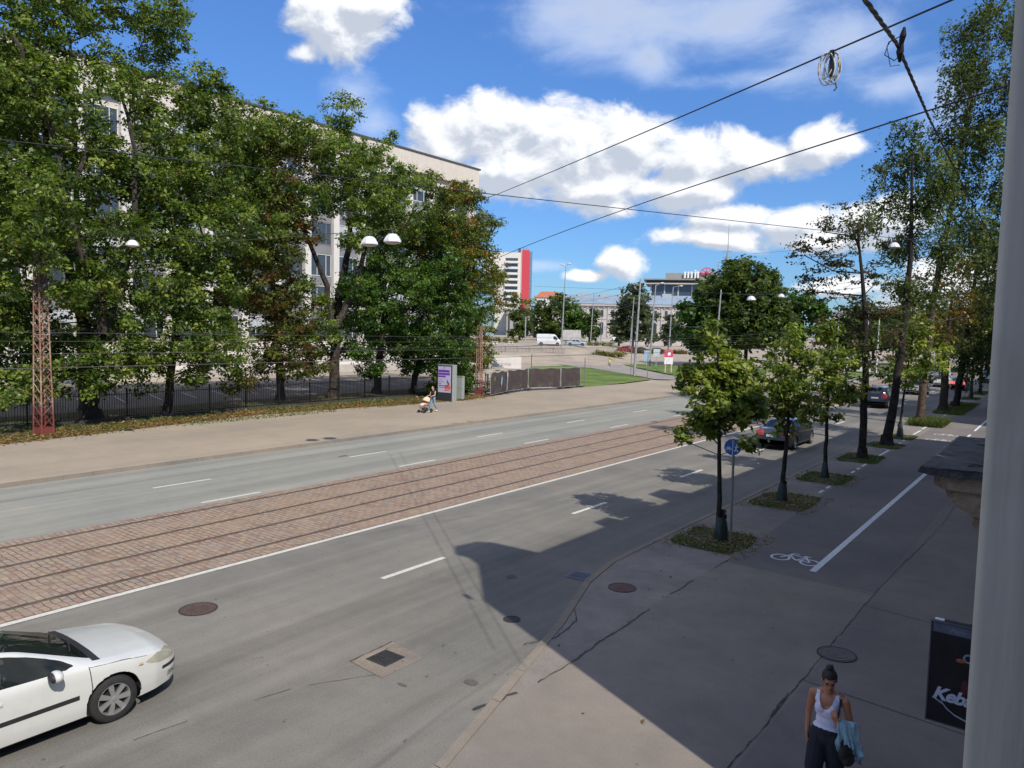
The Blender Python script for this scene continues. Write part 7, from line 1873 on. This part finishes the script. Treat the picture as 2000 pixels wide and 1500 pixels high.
# -- woman in the foreground shade, walking towards the camera (faces -Y)
W1 = empty('person', (-2.07, 9.02, ZW + .008), R(-4), 'woman with dark hair bun in white tank top and dark trousers, lower right pavement', 'person')
M_skin1 = skin_mat('tanned_skin', (.40, .165, .085)); M_hair = mat('dark_hair', (.014, .010, .009), .55, var=.3, scale=30)
pel = (0, 0, .93)
torso = [('e', (0, .0, .93), (.165, .115, .13)), ('e', (0, .005, 1.06), (.128, .092, .13)), ('e', (0, -.004, 1.19), (.145, .10, .12)), ('e', (0, .0, 1.30), (.150, .092, .095)),
         ('e', (-.062, -.075, 1.225), (.058, .050, .056)), ('e', (.062, -.075, 1.225), (.058, .050, .056)),
         ('c', (-.075, .01, 1.375), (-.150, .012, 1.345), .045, .050), ('c', (.075, .01, 1.375), (.150, .012, 1.345), .045, .050), ('c', (0, .012, 1.33), (0, .0, 1.46), .062, .050), ('c', (-.09, .03, 1.39), (.09, .03, 1.39), .035, .035)]
hf = Vector((.35, -.86, -.36)); hu = Vector((.10, -.30, .95)); hc1 = Vector((.012, -.045, 1.565))
hp_, hr_, hf_, hu_ = head_prims(hc1, hf, hu, 1.04)
legs = [('c', (-.085, 0, .90), (-.095, -.10, .50), .088, .058), ('c', (-.095, -.10, .50), (-.09, -.10, .10), .055, .036), ('c', (-.09, -.10, .06), (-.095, -.26, .035), .036, .030),
        ('c', (.085, 0, .90), (.09, .06, .50), .088, .058), ('c', (.09, .06, .50), (.085, .30, .17), .055, .036), ('c', (.085, .31, .13), (.09, .19, .035), .036, .030)]
body = list(torso) + hp_ + legs
# his right arm hangs with hand in the pocket (picture left = -x), left arm bent holding the strap
arm(body, (-.185, .012, 1.335), (-.235, .05, 1.07), (-.215, -.035, .86), hand=(.25, -.25, -1), curl=.3, palm_n=(1, 0, 0), thumb=(0, -1, 0))
arm(body, (.185, .012, 1.335), (.25, .03, 1.075), (.160, -.165, 1.135), hand=(-.35, -.10, .85), curl=1.5, palm_n=(-.2, .9, .1), thumb=(.3, -.2, 1))
fuse('body', body, .0062, M_skin1, W1)
def tank_keep(p):
    if p.z < .965 or abs(p.x) > .185: return False
    if p.z > 1.405: return False
    if abs(p.x) > .135 + (1.30 - p.z) * .35 and p.z > 1.12 and False: return False
    ax = abs(p.x)
    if p.z > 1.215:
        if ax > .150 - max(0, (p.z - 1.24)) * .16: return False
        inner = .105 * min(1.0, math.sqrt(max(0.0, (p.z - 1.205)) / .13))
        if p.y < .02 and ((ax / .088) ** 2 + ((1.43 - p.z) / .20) ** 2) < 1.0: return False
        if p.y >= .02 and p.z > 1.30 and ax < .085: return False
    return True
fuse('tank_top', [p for p in torso] , .0062, cloth('white_jersey', (.66, .64, .78), .9, .03), W1, .0085, tank_keep)
tr = [('e', (0, 0, .945), (.172, .125, .10)), ('e', (0, .01, .87), (.180, .135, .13)), ('c', (-.088, -.005, .86), (-.10, -.10, .50), .116, .104), ('c', (-.10, -.10, .50), (-.092, -.09, .13), .092, .072), ('c', (.088, -.005, .86), (.095, .05, .50), .116, .104), ('c', (.095, .05, .50), (.085, .27, .22), .092, .070)]
M_trou = cloth('navy_trousers', (.014, .015, .026), .85, .15)
fuse('trousers', tr, .009, M_trou, W1, 0, lambda p: p.z < 1.02 - .5 * max(0, -p.y - .05) - .0)
q = MB(); 
for (x, y, z) in ((-.093, -.19, .035), (.088, .24, .07)): q.ball((x, y, z), .05, 8, (.9, 2.4, .75))
q.build('shoes', mat('shoe_black', (.015, .015, .016), .6), W1, 60)
hair = [('e', hc1 + hu_ * .040 - hf_ * .020, (.088, .100, .094), Matrix((hr_, hf_, hu_)).transposed()), ('e', hc1 - hf_ * .055 + hu_ * .0, (.072, .050, .080), Matrix((hr_, hf_, hu_)).transposed()), ('e', hc1 + hu_ * .138 - hf_ * .045, (.046, .046, .042)), ('e', hc1 + hu_ * .118 - hf_ * .04, (.030, .030, .03))]
rr = random.Random(6)
for k in range(9): hair.append(('c', hc1 + hu_ * (.145 + rr.uniform(-.02, .02)) - hf_ * (.045 + rr.uniform(-.03, .03)) + hr_ * rr.uniform(-.03, .03), hc1 + hu_ * (.165 + rr.uniform(-.02, .01)) - hf_ * (.045 + rr.uniform(-.03, .03)) + hr_ * rr.uniform(-.04, .04), .010, .007))
def hair_keep(p):
    d = Vector(p) - hc1; return not (d.dot(hf_) > .045 and d.dot(hu_) < .062) and not (d.dot(hf_) > .0 and d.dot(hu_) < .0)
fuse('hair', hair, .006, M_hair, W1, 0, hair_keep)
face_parts(W1, hc1, hf_, hu_, 1.04, M_skin1, M_hair)
# bag and denim jacket: things she carries
bg2 = empty('shoulder_bag', (-2.07, 9.02, ZW), R(-4), 'black shoulder bag on the walking woman, hanging at her left hip', 'bag')
fuse('pouch', [('e', (.225, -.05, .80), (.080, .120, .135)), ('e', (.205, -.05, .93), (.050, .09, .08)), ('e', (.26, -.05, .72), (.075, .11, .08))], .010, mat('bag_black', (.014, .013, .012), .6, var=.3), bg2)
q = MB(); q.tube([(.24, -.03, .98), (.165, -.115, 1.12), (.150, -.105, 1.24), (.148, -.045, 1.365), (.15, .02, 1.402), (.16, .085, 1.34), (.20, .10, 1.15), (.24, .03, .96)], .0115, 6); q.build('strap', mat('strap_navy', (.02, .025, .045), .7), bg2, 60)
jk = empty('denim_jacket', (-2.07, 9.02, ZW), R(-4), 'light blue denim jacket draped over the walking woman’s bent arm', 'jacket')
jm = cloth('pale_denim', (.36, .56, .64), .9, .28)
vs = []; fs = []; nu, nv_ = 34, 26; rr = random.Random(3)
for i in range(nu + 1):
    for j in range(nv_ + 1):
        s_ = i / nu; t = j / nv_ * 2 - 1          # s_ along forearm, t across drape
        base = Vector((.285 - .13 * s_, .01 - .16 * s_, 1.095 + .045 * s_))
        side = Vector((.62, .55, 0)) if t > 0 else Vector((.35, -.90, 0))
        L_ = (.40 + .06 * math.sin(7 * s_)) if t > 0 else (.30 + .05 * math.sin(9 * s_))
        a = abs(t); out = .052 + .018 * math.sin(13 * s_ + 3 * a) * a + .012 * math.sin(25 * s_ + 9 * a) * a
        if t > 0: out += .05 * a
        th = min(a * 6, 1) * PI / 2
        p = base + side.normalized() * out * math.sin(th) + Vector((0, 0, 1)) * (.050 * math.cos(th)) - Vector((0, 0, 1)) * max(0, a - .16) * L_
        p += Vector((.02 * math.sin(9 * a + 4 * s_), .015 * math.sin(8 * s_ + 5 * a), 0)) * a
        vs.append(p)
for i in range(nu):
    for j in range(nv_): o_ = i * (nv_ + 1) + j; fs.append((o_, o_ + 1, o_ + nv_ + 2, o_ + nv_ + 1))
jo = mesh_obj('cloth', vs, fs, jm, jk, 80)
sl_ = jo.modifiers.new('thickness', 'SOLIDIFY'); sl_.thickness = .008; sl_.offset = 0
MB().tube([(.33, .05, .86), (.36, .06, .76), (.35, .03, .67)], [.045, .05, .04], 10).build('sleeve', jm, jk, 60)

# -- woman pushing a pushchair along the far pavement (walks towards -Y, picture left)
M_skin2 = skin_mat('fair_skin', (.50, .32, .24)); M_jeans = cloth('washed_jeans', (.17, .27, .36), .9, .15)
def walker(loc, rz, label, top_m, leg_m, hair_m, skin_m, shoe_m, arms='push', vox=.012, sleeve=False, hairlong=True, skirt=None, bare=False):
    e = empty('person', loc, rz, label, 'person')           # faces local +x
    T = [('e', (0, 0, .95), (.105, .155, .12)), ('e', (.005, 0, 1.08), (.088, .125, .13)), ('e', (.01, 0, 1.24), (.095, .150, .13)), ('c', (.0, -.08, 1.37), (.0, -.15, 1.34), .045, .048), ('c', (.0, .08, 1.37), (.0, .15, 1.34), .045, .048), ('c', (0, 0, 1.34), (.01, 0, 1.47), .058, .048)]
    hc = Vector((.03, 0, 1.565)); P, r_, f, u = head_prims(hc, (1, 0, -.15), (.12, 0, 1), 1.03)
    Lg = [('c', (0, -.085, .90), (.12, -.09, .50), .088, .058), ('c', (.12, -.09, .50), (.19, -.09, .11), .056, .038), ('c', (.19, -.09, .07), (.31, -.09, .035), .036, .03), ('c', (0, .085, .90), (-.05, .09, .50), .088, .058), ('c', (-.05, .09, .50), (-.28, .09, .18), .056, .038), ('c', (-.29, .09, .14), (-.21, .09, .035), .036, .03)]
    B = T + P + Lg; A = []
    if arms == 'push':
        for sd in (-1, 1): arm(A, (.0, sd * .185, 1.33), (.06, sd * .21, 1.08), (.29, sd * .17, 1.06), hand=(1, 0, -.1), curl=1.3, palm_n=(0, 0, -1), thumb=(0, -sd, 0))
    elif arms == 'bike':
        for sd in (-1, 1): arm(A, (.0, sd * .185, 1.33), (.12, sd * .22, 1.10), (.36, sd * .22, 1.00), hand=(1, 0, -.1), curl=1.3, palm_n=(0, 0, -1), thumb=(0, -sd, 0))
    else:
        arm(A, (.0, -.185, 1.33), (-.06, -.215, 1.08), (.04, -.22, .86), hand=(.2, 0, -1), curl=.5, palm_n=(0, 1, 0), thumb=(1, 0, 0)); arm(A, (.0, .185, 1.33), (.02, .215, 1.08), (.10, .22, .87), hand=(.3, 0, -1), curl=.5, palm_n=(0, -1, 0), thumb=(1, 0, 0))
    fuse('body', B + A, min(vox, .009), skin_m, e)
    fuse('top', T + (A[:1] + A[-0:0] if False else []), vox, top_m, e, .012, lambda p: .95 < p.z < 1.41)
    if sleeve:
        S_ = [a for a in A if a[0] == 'c' and a[3] > .03]; fuse('sleeves', S_, vox, top_m, e, .012)
    Lt = [(p[0], p[1], p[2], p[3] + .014, p[4] + .012) for p in (Lg[0], Lg[1], Lg[3], Lg[4])]
    if bare: fuse('shorts', [('c', (0, -.085, .93), (.10, -.09, .50), .11, .085), ('c', (0, .085, .93), (-.045, .09, .50), .11, .085), ('e', (0, 0, .94), (.12, .165, .10))], vox, leg_m, e)
    else: fuse('trousers', Lt + [('e', (0, 0, .93), (.118, .165, .11))], vox, leg_m, e)
    q = MB()
    for (x, y, z, a) in ((.25, -.09, .04, .15), (-.23, .09, .07, -.6)): 
        q.ball((x, y, z), .05, 7, (2.5, .9, .8))
    q.build('shoes', shoe_m, e, 60)
    H = [('e', hc + u * .035 - f * .02, (.080, .093, .088), Matrix((r_, f, u)).transposed())]
    if hairlong: H += [('c', hc - f * .06 + u * .0, hc - f * .09 - u * .16, .062, .05)]
    else: H += [('e', hc - f * .05, (.07, .05, .075))]
    fuse('hair', H, vox * .8, hair_m, e, 0, lambda p: not ((Vector(p) - hc).dot(f) > .04 and (Vector(p) - hc).dot(u) < .06))
    face_parts(e, hc, f, u, 1.03, skin_m, hair_m)
    return e
walker((-33.35, 35.45, .115), R(-90), 'woman in black top and jeans pushing a pushchair on the far pavement', cloth('black_top', (.014, .012, .014)), M_jeans, mat('auburn_hair', (.05, .02, .014), .6, var=.3), M_skin2, mat('shoe_pale', (.60, .54, .50), .7))
pc = empty('pushchair', (-33.35, 34.72, .115), R(-90), 'pushchair with cream hood and black wheels pushed by the woman in jeans', 'pushchair')
q = MB()
for sd in (-.24, .24):
    q.tube([(-.40, sd * .85, 1.04), (-.10, sd * .9, .62), (.16, sd, .30), (.30, sd, .13)], .014, 6); q.tube([(-.02, sd * .9, .55), (-.28, sd, .15)], .014, 6)
q.tube([(-.40, -.2, 1.04), (-.42, 0, 1.05), (-.40, .2, 1.04)], .018, 6); q.build('frame', M_trim, pc, 60)
for (x, sd, r_) in ((.34, -1, .10), (.34, 1, .10), (-.30, -1, .14), (-.30, 1, .14)):
    q = MB(); q.lathe([(r_ * .55, -.022), (r_ * .9, -.025), (r_, 0), (r_ * .9, .025), (r_ * .55, .022), (r_ * .2, .015), (r_ * .2, -.015), (r_ * .55, -.022)], 20, Matrix.Translation((x, sd * .26, r_)) @ Matrix.Rotation(R(90), 4, 'X')); q.build('wheel', M_tyre, pc, 40)
fuse('seat', [('e', (.05, 0, .52), (.24, .19, .10)), ('c', (-.10, 0, .58), (-.14, 0, .80), .15, .13), ('c', (.2, 0, .5), (.38, 0, .42), .13, .10)], .014, cloth('seat_rust', (.42, .17, .10)), pc)
fuse('blanket', [('e', (.18, 0, .58), (.20, .18, .06)), ('e', (.34, 0, .52), (.12, .17, .07))], .014, cloth('blanket_pink', (.62, .50, .50)), pc)
fuse('basket', [('e', (.02, 0, .24), (.28, .20, .10))], .016, M_trim, pc)
vs = []; fs = []
for i in range(11):
    t = PI * .12 + PI * .62 * i / 10
    for j in range(13): a = PI * j / 12; vs.append((-.12 + .34 * math.cos(t) * math.sin(a) , .23 * math.cos(a), .68 + .34 * math.sin(t) * math.sin(a)))
for i in range(10):
    for j in range(12): o_ = i * 13 + j; fs.append((o_, o_ + 1, o_ + 14, o_ + 13))
ho = mesh_obj('hood', vs, fs, cloth('hood_cream', (.60, .47, .33)), pc, 70); m_ = ho.modifiers.new('thickness', 'SOLIDIFY'); m_.thickness = .012

walker((-54.8, 95.9, .05), R(100), 'distant person in a yellow top and grey shorts walking on the park path', cloth('yellow_top', (.60, .52, .16)), cloth('grey_shorts', (.20, .22, .30)), mat('brown_hair', (.05, .035, .02), .6), M_skin2, mat('shoe_grey', (.3, .3, .3), .7), 'walk', .02, True, False, None, True)
walker((-3.75, 57.5, ZW), R(85), 'person in dark clothes on the near pavement, cut off by the window frame', cloth('dark_coat', (.016, .016, .02)), cloth('dark_trousers', (.015, .015, .018)), M_hair, M_skin2, M_trim, 'walk', .016, True, True)
# cyclist
cy = walker((-9.0, 91.0, .22), R(90), 'cyclist in a red jacket and blue jeans riding at the right of the near lane', cloth('red_jacket', (.42, .03, .03)), M_jeans, M_hair, M_skin2, M_trim, 'bike', .016, True, False)
bk = empty('bicycle', (-9.0, 91.0, 0), R(90), 'dark bicycle ridden by the cyclist in the red jacket', 'bicycle')
for x in (-.52, .56):
    q = MB(); q.tube([(x + .33 * math.cos(t), 0, .34 + .33 * math.sin(t)) for t in [2 * PI * k / 24 for k in range(25)]], .016, 6); 
    for k in range(8): q.bar((x, 0, .34), (x + .32 * math.cos(PI * k / 4), 0, .34 + .32 * math.sin(PI * k / 4)), .004)
    q.build('wheel', M_tyre, bk, 60)
q = MB()
for a, b_ in (((-.52, 0, .34), (-.15, 0, .85)), ((-.52, 0, .34), (0, 0, .30)), ((0, 0, .30), (-.17, 0, .92)), ((0, 0, .30), (.40, 0, .78)), ((-.14, 0, .82), (.40, 0, .88)), ((.56, 0, .34), (.38, 0, 1.05))): q.bar(a, b_, .03)
q.build('frame', P_black, bk)
MB().tube([(.38, -.28, 1.18), (.42, 0, 1.12), (.38, .28, 1.18)], .014, 6).build('handlebar', M_trim, bk)
q = MB(); q.ball((-.18, 0, .98), .1, 6, (1.4, .7, .35)); q.build('saddle', M_trim, bk)

# driver of the white saloon
dv = empty('person', (WCX, WCY - .22, 0), R(90), 'driver with orange-brown arms at the wheel of the white saloon, seen through the side window', 'person')
T = [('e', (-.02, .36, .55), (.13, .17, .12)), ('e', (-.10, .36, .75), (.11, .16, .17)), ('e', (-.14, .36, .93), (.10, .18, .11)), ('c', (-.14, .36, 1.0), (-.12, .36, 1.12), .05, .05), ('c', (.0, .27, .55), (.42, .27, .58), .09, .06), ('c', (.0, .45, .55), (.42, .45, .58), .09, .06), ('c', (.42, .27, .58), (.60, .27, .36), .055, .04), ('c', (.42, .45, .58), (.60, .45, .36), .055, .04)]
P, r_, f, u = head_prims((-.09, .36, 1.20), (1, 0, -.1), (0, 0, 1), 1.0)
B = T + P
arm(B, (-.14, .17, .97), (.12, .12, .80), (.44, .24, .93), hand=(1, .2, .2), curl=1.4, palm_n=(0, 1, 0), thumb=(0, 0, 1)); arm(B, (-.14, .55, .97), (.12, .58, .80), (.44, .48, .93), hand=(1, -.2, .2), curl=1.4, palm_n=(0, -1, 0), thumb=(0, 0, 1))
fuse('body', B, .009, M_skin1, dv)
fuse('shirt', T[:3], .012, cloth('driver_shirt', (.10, .07, .06)), dv, .012)
fuse('hair', [('e', (-.10, .36, 1.235), (.092, .082, .085))], .010, M_hair, dv, 0, lambda p: not (p.x > -.03 and p.z < 1.24))
